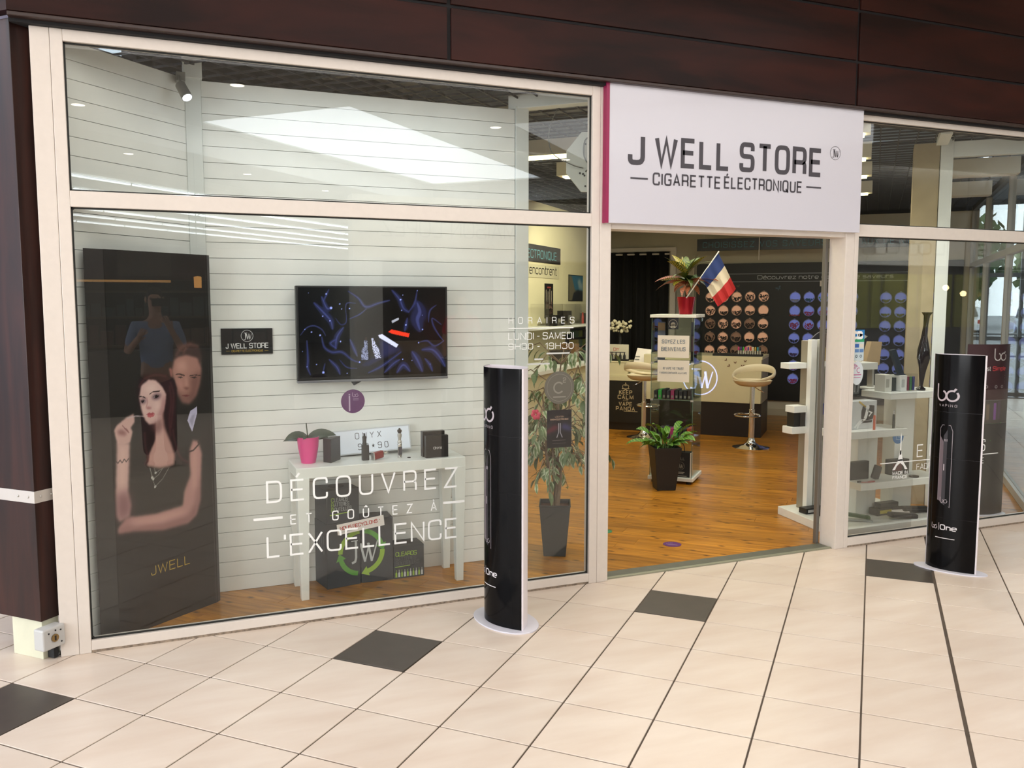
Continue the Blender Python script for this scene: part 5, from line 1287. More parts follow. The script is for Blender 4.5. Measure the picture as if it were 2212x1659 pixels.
mb = MB(); ribbon(mb, [(-.05, 1.003), (.17, 1.003)], .009, plane_fn(P(0, 7.698, 0), UD, ZD)); mb.build('small_print', m_dkgrey, dy)
for k in range(6):
    MB().lathe([(0, 0), (.017, 0), (.017, .045), (.008, .062), (.006, .085), (0, .087)], P(-.115 + .056 * k, 7.672, .917), 12).build('bottle', m_blackmat, dy, smooth=True)
ps = empty('price_sheet', P(.35, 7.75, .70), 'white price sheet leaning at the end of the low counter', 'sheet')
MB().prism([P(.25, 7.650, .71), P(.47, 7.635, .71), P(.50, 7.76, 1.045), P(.31, 7.775, 1.06)], VD * .003).build('sheet', m_paper, ps)
mb = MB()
for k in range(6):
    a = .15 + .11 * k; mb.add([P(.275 + .03 * a + d0, 7.648 + .115 * a - .004, .71 + .34 * a + dz) for d0, dz in ((0, 0), (.06, 0), (.06, .012), (0, .012))], [(0, 1, 2, 3)])
mb.build('print', m_cgrey, ps)
fb_ = empty('flower_bunch', P(.0, 8.1, .9), 'bunch of white cotton flowers in a dark vase behind the bottle display', 'flowers')
MB().lathe([(0, 0), (.06, 0), (.045, .25), (.05, .34), (0, .34)], P(-.02, 8.12, .701), 16).build('vase', m_blackmat, fb_, smooth=True)
MB().cyl(P(-.02, 8.12, 1.04), P(-.02, 8.12, 1.26), .02, n=8).build('stems', m_blackmat, fb_)
rr_ = random.Random(5); mb = MB()
for i in range(46): mb.sphere(P(-.02 + rr_.uniform(-.12, .13), 8.12 + rr_.uniform(-.08, .08), 1.31 + rr_.uniform(-.05, .09) - .0), rr_.uniform(.014, .026), 7, 5)
stuff(mb.build('blossoms', mat('blossom', 'cfc7a8', .8), fb_, smooth=True))
tt = empty('tester_tray', P(1.6, 7.75, .993), 'black tray on the service counter holding coloured testers', 'tray')
ub('tray', 1.30, 1.885, 7.62, 7.80, .993, 1.018, m_blackmat, tt)
for k, c in enumerate(('c03a78', '4a3a7a', '3fa03a', 'c2367a', '5a3f88', 'b8402c', 'd8d2b8', 'c0a038', '2f8a9a', '1c1c1c')):
    e = empty('tester', P(1.605 + .0285 * k, 7.68, 1.018), ('pink', 'indigo', 'green', 'magenta', 'violet', 'orange red', 'white', 'yellow', 'teal', 'black')[k] + ' tester standing in the black tray on the service counter', 'tester', 'coloured testers in the tray')
    p = P(1.605 + .0285 * k, 7.68, 1.0185)
    MB().lathe([(0, 0), (.010, 0), (.010, .045), (0, .045)], p, 10).build('vial', mat('vialglass', 'b9b5a6', .3), e, smooth=True)
    MB().lathe([(.010, .045), (.011, .05), (.010, .082), (.005, .09), (0, .09)], p, 10).build('cap', mat('cap%d' % k, c, .4), e, smooth=True)

# ------------------------------------------------------------------ bar stools
m_seat = mat('stool_white', 'd9ccb0', .3)
def stool(u, v, rot, label):
    p = P(u, v, 0); e = empty('bar_stool', p, label, 'stool', 'white bucket bar stools')
    MB().lathe([(0, 0), (.205, 0), (.207, .008), (.17, .016), (.09, .032), (.052, .06), (.036, .10), (.034, .115)], p, 40).build('base', m_chrome, e, smooth=True)
    MB().lathe([(.034, .09), (.034, .44), (.027, .442), (.027, .72)], p, 24).build('column', m_chrome, e, smooth=True)
    R = Matrix.Rotation(rot, 3, 'Z'); W = lambda x, y, z: p + R @ Vector((x, y, z))
    cp = [W(.14 * math.cos(a), -.075 + .135 * math.sin(a) - .05, .385) for a in np.linspace(0, 2 * math.pi, 25)[:-1]]
    MB().tube(cp, .011, 8, True).build('footrest', m_chrome, e, smooth=True)
    MB().tube([W(.02, 0, .70), W(.07, -.0, .67), W(.14, .02, .635)], .005, 6).build('lever', m_chrome, e, smooth=True)
    # bucket seat: dished bowl and a raised ring back joined at the front lip
    mb = MB(); n = 40; prof = [(0, .702), (.08, .702), (.15, .712), (.195, .738), (.215, .772), (.205, .776), (.18, .752), (.12, .735), (0, .730)]
    mb.ring([W(0, 0, z) for r, z in prof], [(R @ XD, R @ YD)] * len(prof), [max(r, 1e-4) for r, z in prof], n, False)
    mb.build('seat', m_seat, e, smooth=True)
    mb = MB(); axs = []; vs = []; k = 9
    for i in range(n):
        a = 2 * math.pi * i / n; lift = .135 * (.5 - .5 * math.cos(a - math.pi)) if False else .125 * (.5 + .5 * math.sin(a)); rx_ = .232
        c = Vector((rx_ * math.cos(a), .205 * math.sin(a) + .03, .775 + lift)); h = .012 + .032 * (.5 + .5 * math.sin(a))
        out = Vector((math.cos(a), math.sin(a), .25)).normalized(); up = Vector((0, 0, 1))
        for t in range(k):
            b = 2 * math.pi * t / k; q = c + out * .013 * math.cos(b) + up * h * math.sin(b); vs.append(W(*q))
    fs = [(i * k + t, i * k + (t + 1) % k, ((i + 1) % n) * k + (t + 1) % k, ((i + 1) % n) * k + t) for i in range(n) for t in range(k)]
    mb.add(vs, fs).build('back_ring', m_seat, e, smooth=True)
    return e
stool(1.883, 6.861, -1.05, 'white bucket bar stool in front of the service counter')
stool(.575, 7.106, 2.2, 'white bucket bar stool turned sideways beside the slogan panel')

# ------------------------------------------------------------------ glass display case near the door
gc = empty('display_case', P(1.46, 4.8, 0), 'tall glass display case with white top and base carrying a red potted plant', 'case')
ub('top', 1.252, 1.668, 4.565, 4.995, 1.512, 1.540, m_white, gc, .003); ub('base', 1.252, 1.668, 4.565, 4.995, .028, .060, m_white, gc, .003)
for u, v in ((1.30, 4.61), (1.62, 4.61), (1.30, 4.95), (1.62, 4.95)): MB().cyl(P(u, v, 0), P(u, v, .028), .022, n=12).build('foot', m_blackmat, gc)
ub('side_pane', 1.266, 1.271, 4.58, 4.98, .061, 1.511, m_caseglass, gc, 0); ub('side_pane', 1.648, 1.653, 4.58, 4.98, .061, 1.511, m_caseglass, gc, 0); ub('back_pane', 1.272, 1.647, 4.975, 4.98, .061, 1.511, m_caseglass, gc, 0)
m_gedge = mat('glass_edge', '5d7268', .2)
for z in (.402, .764, 1.102):
    ub('shelf', 1.273, 1.646, 4.585, 4.970, z, z + .006, m_caseglass, gc, 0); ub('shelf_edge', 1.273, 1.646, 4.583, 4.585, z, z + .006, m_gedge, gc, 0)
for u in (1.266, 1.648): ub('pane_edge', u, u + .005, 4.578, 4.580, .061, 1.511, m_gedge, gc, 0)
mb = MB()
for z in (.395, .757, 1.095):
    for u in (1.276, 1.643): mb.ubox(u - .012, u + .012, 4.572, 4.588, z, z + .016)
mb.build('shelf_clip', m_alu, gc)
def sheet(name, u0, u1, v, z0, z1, label, lines, m_=None):
    e = empty(name, P((u0 + u1) / 2, v, z0), label, 'notice'); ub('sheet', u0, u1, v - .001, v, z0, z1, m_ or m_paper, e, 0)
    mb = MB()
    for (t_, z, h, w, sw) in lines: text(mb, t_, P((u0 + u1) / 2, v - .0025, z), UD, ZD, h, w, sw, .42, .6, align='c')
    mb.build('lettering', mat('ink_blue', '47637e', .6), e); return e
sheet('welcome_notice', 1.326, 1.612, 4.570, 1.153, 1.353, 'white welcome notice in blue capitals on the glass case front', [('SOYEZ LES', 1.283, .030, .205, .15), ('BIENVENUS', 1.215, .032, .215, .15)])
sheet('trust_notice', 1.328, 1.616, 4.570, .934, 1.130, 'white notice with two lines of small print on the glass case front', [('IN VAPE WE TRUST', 1.046, .020, .185, .13), ('FAISONS CONFIANCE A LA VAPE', 1.008, .015, .245, .14)])
e = empty('emblem_card', P(1.445, 4.65, 1.40), 'black emblem card with a white round badge in the glass case', 'card')
ub('card', 1.396, 1.492, 4.66, 4.664, 1.405, 1.51, m_black, e, 0); mb = MB(); fc = plane_fn(P(1.444, 4.658, 1.455), UD, ZD); ribbon(mb, circ(0, 0, .038, 24), .004, fc, True); fillpoly(mb, circ(0, -.006, .022, 10), fc); fillpoly(mb, [(-.022, -.032), (.022, -.032), (.018, .0), (-.018, .0)], fc); mb.build('badge', mat('badge_white', 'c9c6b8', .5), e)
e = empty('poster_card', P(1.31, 4.75, 1.108), 'pale blue poster card standing in the glass case', 'card'); ub('card', 1.285, 1.355, 4.74, 4.745, 1.109, 1.47, mat('card_blue_dusk', '6d7688', .5), e, 0); ub('print', 1.287, 1.353, 4.738, 4.7395, 1.39, 1.46, mat('card_tan', '8f7a5e', .5), e, 0)
e = empty('poster_card', P(1.61, 4.8, 1.108), 'black poster card standing in the glass case', 'card'); ub('card', 1.585, 1.640, 4.78, 4.785, 1.109, 1.47, m_black, e, 0); ub('print', 1.590, 1.635, 4.7785, 4.7795, 1.20, 1.34, mat('card_plum', '5a4a58', .5), e, 0)
ORD = ('first', 'second', 'third', 'fourth', 'fifth', 'sixth', 'seventh', 'eighth', 'ninth')
packs = [(z, k) for z in (.770, .408) for k in range(9)]
for z, k in packs:
    hi = z > .5
    c = ('1e1e1e', '2f9a3f', '1d1d1d', '24262c', '8a2f58', '1c1c1c', '202024', '1c1c1e', '2a2522')[k] if hi else ('3a2f28', '2a2a2a', '352a4a', '5d3a7c', 'b03a7c', '34a84c', '2a2a2a', '26262a', 'a8432f')[k]
    nm = ('black', 'green', 'jet black', 'slate', 'plum', 'coal black', 'blue black', 'dull black', 'brown')[k] if hi else ('brown', 'black', 'indigo', 'purple', 'magenta', 'bright green', 'charcoal', 'blue black', 'brick red')[k]
    u = 1.300 + .0385 * k
    e = empty('kit_pack', P(u, 4.66, z), f'small {nm} kit pack on the {"middle" if hi else "lower"} glass case shelf, {ORD[k]} along', 'pack', 'kit packs in the glass case')
    ub('carton', u - .016, u + .016, 4.63, 4.80, z, z + (.075 if hi else .085) + .006 * (k % 3), mat('kit' + c, c, .45), e, .002); ub('label', u - .009, u + .009, 4.6285, 4.6295, z + .012, z + .035, mat('kitlabel', '77786e', .5), e, 0)
# croton in a red pot, with a flag stuck in it
cr = empty('potted_croton', P(1.535, 4.77, 1.541), 'croton with green and rust leaves in a shiny red pot on the glass case', 'plant')
cz = P(1.535, 4.77, 1.541)
MB().lathe([(0, 0), (.060, 0), (.084, .158), (.080, .158), (.058, .01)], cz, 32).build('pot', mat('red_pot', '9c1022', .22, metal=.5), cr, smooth=True)
MB().lathe([(0, .140), (.079, .140)], cz, 24).build('soil', mat('soil', '2a1d14', .9, noise=.4, nscale=50), cr)
MB().tube([cz + ZD * .13, cz + Vector((.0, 0, .25)), cz + Vector((-.004, 0, .40))], .010, 8).build('stem', mat('croton_stem', '4a3a22', .8), cr, smooth=True)
def vein_mat(name, base, vein, sc=22):
    m = bpy.data.materials.new(name); m.use_nodes = True; nt = m.node_tree; b = nt.nodes['Principled BSDF']
    tc = nt.nodes.new('ShaderNodeTexCoord'); w = nt.nodes.new('ShaderNodeTexWave'); w.inputs['Scale'].default_value = sc; w.inputs['Distortion'].default_value = 5
    r = nt.nodes.new('ShaderNodeValToRGB'); r.color_ramp.elements[0].position = .55; r.color_ramp.elements[1].position = .92
    r.color_ramp.elements[0].color = (*lin(base), 1); r.color_ramp.elements[1].color = (*lin(vein), 1)
    nt.links.new(tc.outputs['Object'], w.inputs['Vector']); nt.links.new(w.outputs['Color'], r.inputs['Fac']); nt.links.new(r.outputs['Color'], b.inputs['Base Color']); b.inputs['Roughness'].default_value = .4; b.inputs['Specular IOR Level'].default_value = .4
    MATS[name] = m; return m
cm = [vein_mat('croton_green', '2f4a24', '7d8a3a'), vein_mat('croton_yellow', '4a5a22', 'c7a83a'), vein_mat('croton_rust', '6a3524', 'b06a44'), vein_mat('croton_dark', '1f3020', '3f5a30')]
rc = random.Random(11)
for k in range(34):
    lay = k % 3; a = k * 2.39996
    if lay == 0: el, L, dr, mm, zb = rc.uniform(.9, 1.6), rc.uniform(.19, .25), rc.uniform(.4, 1.0), cm[k % 2], .36
    elif lay == 1: el, L, dr, mm, zb = rc.uniform(.1, .7), rc.uniform(.17, .24), rc.uniform(.7, 1.3), (cm[0], cm[3], cm[1])[(k // 3) % 3], .30
    else: el, L, dr, mm, zb = rc.uniform(.25, .6), rc.uniform(.24, .32), rc.uniform(.9, 1.35), cm[2], .26
    d = (UD * math.cos(a) + VD * math.sin(a)) + ZD * el
    leaf(cz + ZD * (zb + rc.uniform(-.03, .03)), d, L * 1.15, rc.uniform(.065, .085), dr, mm, cr, n=7, roll=rc.uniform(-.7, .7))
fg = empty('flag', P(1.56, 4.70, 1.69), 'small blue, white and red flag on a white stick in the red plant pot', 'flag')
fv = 4.66
s0, s1 = P(1.553, fv + .03, 1.69), P(1.842, fv - .01, 2.098)
MB().cyl(s0, s1, .0055, n=10).build('stick', m_vinyl, fg, smooth=True)
A_, B_f = P(1.686, fv, 1.872), P(1.834, fv, 2.085); D_, E_ = P(1.845, fv - .03, 1.612), P(2.000, fv - .03, 1.768)
for nm_, c_, t0, t1 in (('blue_stripe', '20356f', 0, .36), ('white_stripe', 'cfc5b2', .36, .68), ('red_stripe', 'b3262a', .68, 1)):
    mb = MB(); vs = []; n1, n2 = 14, 10
    for i in range(n2 + 1):
        t = t0 + (t1 - t0) * i / n2
        for j in range(n1 + 1):
            s = j / n1; p = (A_ * (1 - s) + B_f * s) * (1 - t) + (D_ * (1 - s) + E_ * s) * t
            p = p - ZD * .015 * math.sin(math.pi * s) * t + VD * (.012 * math.sin(s * 17) * (.3 + t)); vs.append(p)
    mb.add(vs, [(i * (n1 + 1) + j, i * (n1 + 1) + j + 1, (i + 1) * (n1 + 1) + j + 1, (i + 1) * (n1 + 1) + j) for i in range(n2) for j in range(n1)])
    o = mb.build(nm_, mat('flag_' + nm_, c_, .8), fg, smooth=True)
# carrier bag inside the case
bg = empty('carrier_bag', P(1.5, 4.65, .061), 'black paper carrier bag with a white monogram at the foot of the glass case', 'bag')
ub('bag', 1.40, 1.632, 4.60, 4.70, .061, .290, m_blackmat, bg, .002)
ub('gusset', 1.633, 1.640, 4.60, 4.70, .061, .285, m_paper, bg, 0)
MB().tube(smooth([P(1.455, 4.615, .28), P(1.46, 4.61, .36), P(1.515, 4.61, .385), P(1.57, 4.61, .36), P(1.578, 4.615, .28)]), .004, 6).build('handle', m_blackmat, bg, smooth=True)
mb = MB(); fbg = plane_fn(P(1.545, 4.597, .165), UD, ZD); jw(mb, fbg, .038, w=.05); text(mb, 'J WELL', P(1.47, 4.597, .222), UD, ZD, .022, .115, .13, .25, .4); ribbon(mb, [(-.045, -.058), (.04, -.058)], .007, fbg); ribbon(mb, [(-.035, -.070), (.03, -.070)], .007, fbg); ribbon(mb, [(-.05, -.092), (.06, -.092)], .005, fbg)
mb.build('print', mat('bag_print', '9a958a', .5), bg)
# black planter with a leafy green plant
pt_ = empty('planter', P(1.45, 4.30, 0), 'tall square black planter with a green leafy plant in front of the glass case', 'plant')
pz = P(1.46, 4.33, 0); ang = -.30
def sq(mb, c, prof, ang):
    c = Vector(c); a = Vector((math.cos(ang), math.sin(ang), 0)); b = Vector((-math.sin(ang), math.cos(ang), 0))
    k = math.cos(math.pi / 4); ax = ((a - b) * k, (a + b) * k)
    return mb.ring([c + ZD * z for r, z in prof], [ax] * len(prof), [r * math.sqrt(2) for r, z in prof], 4, False)
o = sq(MB(), pz, [(0.001, 0), (.082, 0), (.122, .385), (.112, .385), (.105, .35), (.001, .35)], ang).build('pot', mat('planter_black', '191818', .5), pt_, bevel=0.004)
m_pl = vein_mat('planter_leaf', '47762a', '78a040', 14)
rc = random.Random(21)
for k in range(40):
    a = k * 2.39996 + .4; r = rc.random()
    el = rc.uniform(.25, 1.9); d = XD * math.cos(a) + YD * math.sin(a) + ZD * el
    st_ = pz + Vector((math.cos(a), math.sin(a), 0)) * rc.uniform(.0, .06) + ZD * .36
    hgt = rc.uniform(.02, .16) if k > 4 else .19
    mid = st_ + d.normalized() * hgt
    MB().tube([st_ - ZD * .012, st_ + d.normalized() * hgt * .6, mid], .0025, 5).build('stalk', mat('stalk_green', '3f5a2a', .6), pt_)
    leaf(mid, d, rc.uniform(.13, .20), rc.uniform(.045, .065), rc.uniform(.7, 1.6), m_pl, pt_, n=6, roll=rc.uniform(-.8, .8))
# floor stickers
e = empty('floor_sticker', (3.197, .488, .001), 'round purple sticker on the pine floor just inside the doorway', 'sticker')
disc(MB(), (3.197, .488, .0005), .062, XD, YD, ZD).build('film', mat('purple_film2', '5a2468', .4), e)
mb = MB(); f5 = plane_fn((3.197, .488, .0022), XD, YD); ribbon(mb, [(-.035, .02), (.02, -.035)], .006, f5); bologo(mb, lambda x, y: f5(x + .005, y + .025), .012, .2); mb.build('print', mat('sticker_print2', 'b8a2c0', .5), e)
e = empty('floor_sticker', (2.93, .96, .001), 'round green sticker on the pine floor near the ficus', 'sticker')
disc(MB(), (2.93, .96, .0005), .055, XD, YD, ZD).build('film', mat('green_film', '2f7d4f', .4), e)
mb = MB(); f5 = plane_fn((2.93, .96, .0022), XD, YD); ribbon(mb, [(-.03, .015), (.02, -.03)], .006, f5); mb.build('print', mat('sticker_print3', 'a2c0a8', .5), e)

# ------------------------------------------------------------------ variegated ficus behind the big pane
fi = empty('ficus', (2.36, .58, 0), 'variegated ficus tree in a tall dark square pot behind the big pane', 'plant')
fz0 = Vector((2.362, .60, 0))
sq(MB(), fz0, [(.001, 0), (.072, 0), (.100, .33), (.104, .345), (.096, .345), (.09, .31), (.001, .31)], -.45).build('pot', mat('ficus_pot', '33383a', .4), fi, bevel=0.004)
sq(MB(), fz0, [(.001, .318), (.09, .318)], -.45).build('soil', mat('soil_red', '4a2c22', .9, noise=.3, nscale=40), fi)
rc = random.Random(4); tips = []
m_tr = mat('ficus_bark', '7a6650', .85, noise=.2, nscale=30)
for k, (dx, dy, h) in enumerate(((-.03, .02, 1.05), (.04, -.02, 1.15), (.01, .05, .95), (.02, .02, 1.25))):
    pts = [fz0 + Vector((dx * .4, dy * .4, .31))]
    for i in range(1, 7): pts.append(fz0 + Vector((dx * (.4 + i * .35) + rc.uniform(-.012, .012), dy * (.4 + i * .35) + rc.uniform(-.012, .012), .31 + (h - .31) * i / 6)))
    MB().tube(pts, [.013 - .0014 * i for i in range(7)], 7).build('stem', m_tr, fi, smooth=True); tips += pts[2:]
br = MB(); lpts = []
for k in range(64):
    b = rc.choice(tips); a = rc.uniform(0, 2 * math.pi); r = rc.uniform(.14, .42)
    if math.sin(a) < -.2 and r > .3: r = .26
    d = Vector((math.cos(a) * r + .02, math.sin(a) * r * .9, rc.uniform(-.02, .22)))
    e1_ = b + d * .5 + ZD * .05; e2_ = b + d - ZD * rc.uniform(.03, .16)
    if e2_.y < .10: e2_.y = .10
    if e1_.y < .10: e1_.y = .10
    if e2_.x < 2.05: e2_.x = 2.05
    br.tube([b, e1_, e2_], [.005, .0035, .002], 5)
    for t in np.linspace(.25, 1, 7):
        p = b * (1 - t) ** 2 + e1_ * 2 * t * (1 - t) + e2_ * t * t; lpts.append((p, d))
stuff(br.build('branches', m_tr, fi))
def ficus_mat():
    m = bpy.data.materials.new('ficus_leaf'); m.use_nodes = True; nt = m.node_tree; b = nt.nodes['Principled BSDF']
    a = nt.nodes.new('ShaderNodeVertexColor'); a.layer_name = 'print'; hs = nt.nodes.new('ShaderNodeHueSaturation'); oi = nt.nodes.new('ShaderNodeObjectInfo'); mr = nt.nodes.new('ShaderNodeMapRange'); mr.inputs['To Min'].default_value = .7; mr.inputs['To Max'].default_value = 1.15
    nt.links.new(oi.outputs['Random'], mr.inputs['Value']); nt.links.new(mr.outputs['Result'], hs.inputs['Value']); nt.links.new(a.outputs['Color'], hs.inputs['Color']); nt.links.new(hs.outputs['Color'], b.inputs['Base Color']); b.inputs['Roughness'].default_value = .45; b.inputs['Specular IOR Level'].default_value = .35
    MATS['ficus_leaf'] = m; return m
mfl = ficus_mat(); protos = []
for k in range(4):
    mb = leaf((0, 0, 0), (1, 0, 0), .075 + .008 * k, .033, .5 + .25 * k, None, None, ret=True, n=4, fold=.2)
    me = bpy.data.meshes.new('leaf'); me.from_pydata(mb.v, [], mb.f); me.materials.append(mfl)
    at = me.color_attributes.new('print', 'FLOAT_COLOR', 'CORNER')
    g_, w_ = lin('58793f'), lin('e2e6c8')
    cols_ = []
    for pl_ in me.polygons:
        for vi in pl_.vertices: cols_ += list(g_ if vi % 3 == 1 else tuple(.55 * x + .45 * y for x, y in zip(w_, g_)) if (vi // 3 + k) % 2 else w_) + [1]
    at.data.foreach_set('color', cols_); protos.append(me)
rc.shuffle(lpts)
for p, d in lpts[:300]:
    o = bpy.data.objects.new('leaf', rc.choice(protos)); COL.objects.link(o); o.parent = fi; o.location = p - fi.location
    a = math.atan2(d.y, d.x) + rc.uniform(-1.2, 1.2); o.rotation_euler = (rc.uniform(-.6, .6), rc.uniform(.2, 1.2), a)
    s = rc.uniform(.75, 1.15); o.scale = (s, s, s)
    if p.y < .14: o.rotation_euler = (0, .9, rc.uniform(-.3, .5))
mb = MB()
for p, d in lpts[300:]:
    q = rc.choice(protos); R = Matrix.Rotation(math.atan2(d.y, d.x) + rc.uniform(-1.2, 1.2), 3, 'Z') @ Matrix.Rotation(rc.uniform(.2, 1.2), 3, 'Y') if p.y >= .14 else Matrix.Rotation(.9, 3, 'Y')
    mb.add([p + R @ Vector(v.co) for v in q.vertices], [tuple(f.vertices) for f in q.polygons])
o = mb.build('leaves', mat('ficus_plain', '5d7048', .5), fi); stuff(o)
e = empty('pink_flower', (2.10, .22, 1.0), 'pink artificial flower tucked into the ficus behind the pane', 'flower')
mb = MB()
for k in range(6): mb.sphere((2.055 + .018 * math.cos(k * 1.05), .22 + .01 * math.sin(k), .985 + .018 * math.sin(k * 1.05)), .014, 8, 6, (1, .6, 1))
mb.build('petal', mat('petal_pink', 'd0405c', .6), e, smooth=True); MB().tube([(2.055, .225, .97), (2.10, .25, .93), (2.20, .33, .90)], .002, 5).build('stem', mat('stalk_green', '3f5a2a', .6), e)
# small poster stuck inside the pane
e = empty('small_poster', (2.105, .004, .82), 'small dark rental poster on the big pane in front of the ficus', 'poster')
MB().box(2.028, 2.184, .0035, .0045, .818, 1.036).build('backing', m_black, e)
cv = Canvas(78, 110, 1.4, (.10, .085, .12))
cv.poly([(0, 480), (300, 620), (520, 540), (300, 440), (0, 380)], (.45, .13, .20), .8, 5); cv.poly([(1000, 540), (700, 640), (520, 540), (700, 470), (1000, 420)], (.25, .27, .50), .8, 5); cv.poly([(0, 300), (1000, 330), (1000, 0), (0, 0)], (.10, .09, .10), .8, 6)
cv.line([(470, 640), (470, 400), (400, 270)], 26, (.75, .75, .78)); cv.line([(540, 640), (540, 400), (620, 270)], 26, (.7, .7, .75))
for z in (190, 110): cv.line([(220, z), (760, z)], 18, (.55, .5, .5), .7)
grid_print('poster_print', (2.029, .0030, .819), XD, ZD, .154, .216, 78, 110, cv.im, vcol_mat('small_print_mat', .4), e)
mb = MB(); text(mb, 'LOCATION', (2.106, .0022, .993), XD, ZD, .008, .055, .15, align='c'); text(mb, 'SHISHA ÉLECTRONIQUE', (2.106, .0022, .978), XD, ZD, .008, .115, .2, .2, .4, align='c'); mb.build('lettering', mat('poster_letters', 'b59a86', .5), e)
# ------------------------------------------------------------------ white display unit behind the narrow pane
du = empty('display_unit', (4.9, .5, 0), 'white display unit of uprights and staggered shelves beside the doorway', 'shelf')
def wb(name, x0, x1, y0, y1, z0, z1, m_=None, par=None, b=.003): return MB().box(x0, x1, y0, y1, z0, z1).build(name, m_ or m_white, par or du, bevel=b)
MB().prism([(4.355, .345, 0), (4.40, .155, 0), (5.36, .155, 0), (5.36, .90, 0), (4.43, .90, 0)], ZD * .062).build('platform', m_white, du, bevel=.003)
wb('upright', 4.535, 4.590, .70, .745, .062, 1.37); wb('upright', 4.622, 4.672, .705, .745, .062, 1.37); wb('upright', 4.704, 4.755, .70, .745, .062, 1.37)
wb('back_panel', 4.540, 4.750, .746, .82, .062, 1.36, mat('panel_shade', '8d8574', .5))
wb('upright', 4.78, 4.97, .45, .56, .062, .69); wb('upright', 5.13, 5.32, .44, .56, .062, .952)
wb('shelf', 4.365, 4.535, .745, .84, 1.150, 1.195); wb('shelf', 4.40, 4.535, .73, .84, .655, .708); wb('shelf', 4.60, 4.82, .33, .56, 1.165, 1.215); wb('bracket', 4.66, 4.74, .56, .70, 1.165, 1.205)
wb('shelf', 4.41, 4.995, .20, .45, .688, .742); wb('shelf', 4.575, 5.40, .20, .445, .312, .362); wb('shelf', 4.84, 5.45, .22, .50, .952, 1.000)
tag(MB().prism([Vector((4.70, .698, .84)) + XD * x + ZD * z for x, z in circ(0, 0, .055, 24)], YD * .002).build('round_sticker', mat('blue_navy', '2b3a86', .5)), 'round navy sticker on an upright of the white display unit', 'sticker')
e = empty('round_sticker', (5.155, .438, .70), 'round pale blue sticker on the upright beside the tower emblem', 'sticker')
rp = Vector((5.16, .4385, .635)); MB().prism([rp + XD * x + ZD * z for x, z in circ(0, 0, .055, 28)], -YD * .0012).build('film', mat('blue_pale', '3f7ab5', .5), e)
mb = MB(); f6 = plane_fn(rp - YD * .002, XD, ZD); ribbon(mb, [(-.02, .02), (-.02, -.02), (.025, -.02), (.025, .015)], .004, f6); ribbon(mb, circ(.008, .008, .012, 14), .004, f6, True); mb.build('print', mat('sticker_lightblue', 'b5cbe0', .5), e)
# things on the unit
def bxt(name, x0, x1, y0, y1, z0, z1, c, label, cat='box', lab=None, rough=.45):
    e = empty(name, ((x0 + x1) / 2, (y0 + y1) / 2, z0), label, cat)
    MB().box(x0, x1, y0, y1, z0, z1).build('body', mat('item_' + c, c, rough), e, bevel=.003)
    if lab:
        w = (x1 - x0); h = z1 - z0; MB().box(x0 + w * .12, x1 - w * .4, y0 - .0008, y0 - .0002, z0 + h * .25, z0 + h * .75).build('label', mat('item_l' + lab, lab, .5), e)
    return e
wbx = empty('display_block', (4.66, .33, .743), 'white display block printed with a seated figure on a dark armchair', 'display')
MB().box(4.49, 4.785, .29, .40, .743, .945).build('block', mat('block_white', 'd4d9da', .4), wbx, bevel=.003)
fw_ = plane_fn((4.66, .2885, .743), XD, ZD)
mb = MB(); fillpoly(mb, [(-.02, .075), (.02, .06), (.085, .065), (.10, .09), (.10, .165), (.06, .17), (.03, .165), (-.005, .17), (-.02, .13)], fw_); fillpoly(mb, [(-.03, .04), (.08, .045), (.085, .062), (.03, .058), (-.03, .062)], fw_); mb.build('chair_print', mat('print_black', '2b2b2c', .5), wbx)
mb = MB(); fw2 = plane_fn((4.66, .2875, .743), XD, ZD)
fillpoly(mb, circ(.035, .155, .018, 14), fw2); ribbon(mb, [(.035, .14), (.025, .10), (.015, .075)], .026, fw2); ribbon(mb, [(.02, .07), (-.035, .055), (-.08, .012)], .014, fw2); ribbon(mb, [(.0, .062), (-.045, .03), (-.055, .002)], .013, fw2); ribbon(mb, [(.035, .13), (.075, .115), (.05, .09)], .010, fw2); ribbon(mb, [(.02, .15), (.0, .165)], .006, fw2)
mb.build('figure_print', m_vinyl, wbx); mb = MB(); ribbon(mb, [(.02, .155), (-.045, .20)], .012, fw2); mb.build('stick_print', mat('print_yellow', 'c9a93a', .5), wbx)
for x, c, lb_ in ((4.705, 'd2603a', 'orange pen standing on the white shelf beside the display block'), (4.888, '33362f', 'dark pen standing alone near the end of the white shelf')):
    e = empty('vape_pen', (x, .23, .743), lb_, 'pen')
    MB().lathe([(0, 0), (.0085, 0), (.009, .02), (.0085, .095), (.006, .105)], (x, .23, .743), 12).build('body', mat('pen_' + c, c, .3), e, smooth=True); MB().lathe([(.006, .105), (.005, .13), (0, .132)], (x, .23, .743), 10).build('tip', m_alu, e, smooth=True)
bxt('black_box', 4.60, 4.775, .33, .37, .363, .495, '262727', 'upright flat black box on the lowest wide shelf')
e = empty('vaporiser', (4.83, .30, .363), 'small dark device leaning on the upright black box', 'vaporiser'); MB().obox((4.815, .30, .412), Vector((.032, 0, -.012)), Vector((.018, 0, .048)), YD * .012).build('body', m_box, e, bevel=.008, seg=3)
e = empty('lanyard', (4.65, .235, .363), 'red looped lanyard lying on the lowest wide shelf', 'lanyard')
MB().tube(smooth([(4.60, .24, .368), (4.66, .23, .366), (4.70, .245, .366), (4.735, .235, .366), (4.71, .22, .366), (4.66, .222, .366)]), .003, 6).build('loop', mat('lanyard_red', 'b04a4c', .6), e); MB().lathe([(0, 0), (.007, 0), (.007, .025), (0, .025)], (4.585, .243, .370), 10, Vector((1, -.1, 0)).normalized()).build('clip', m_black, e, smooth=True)
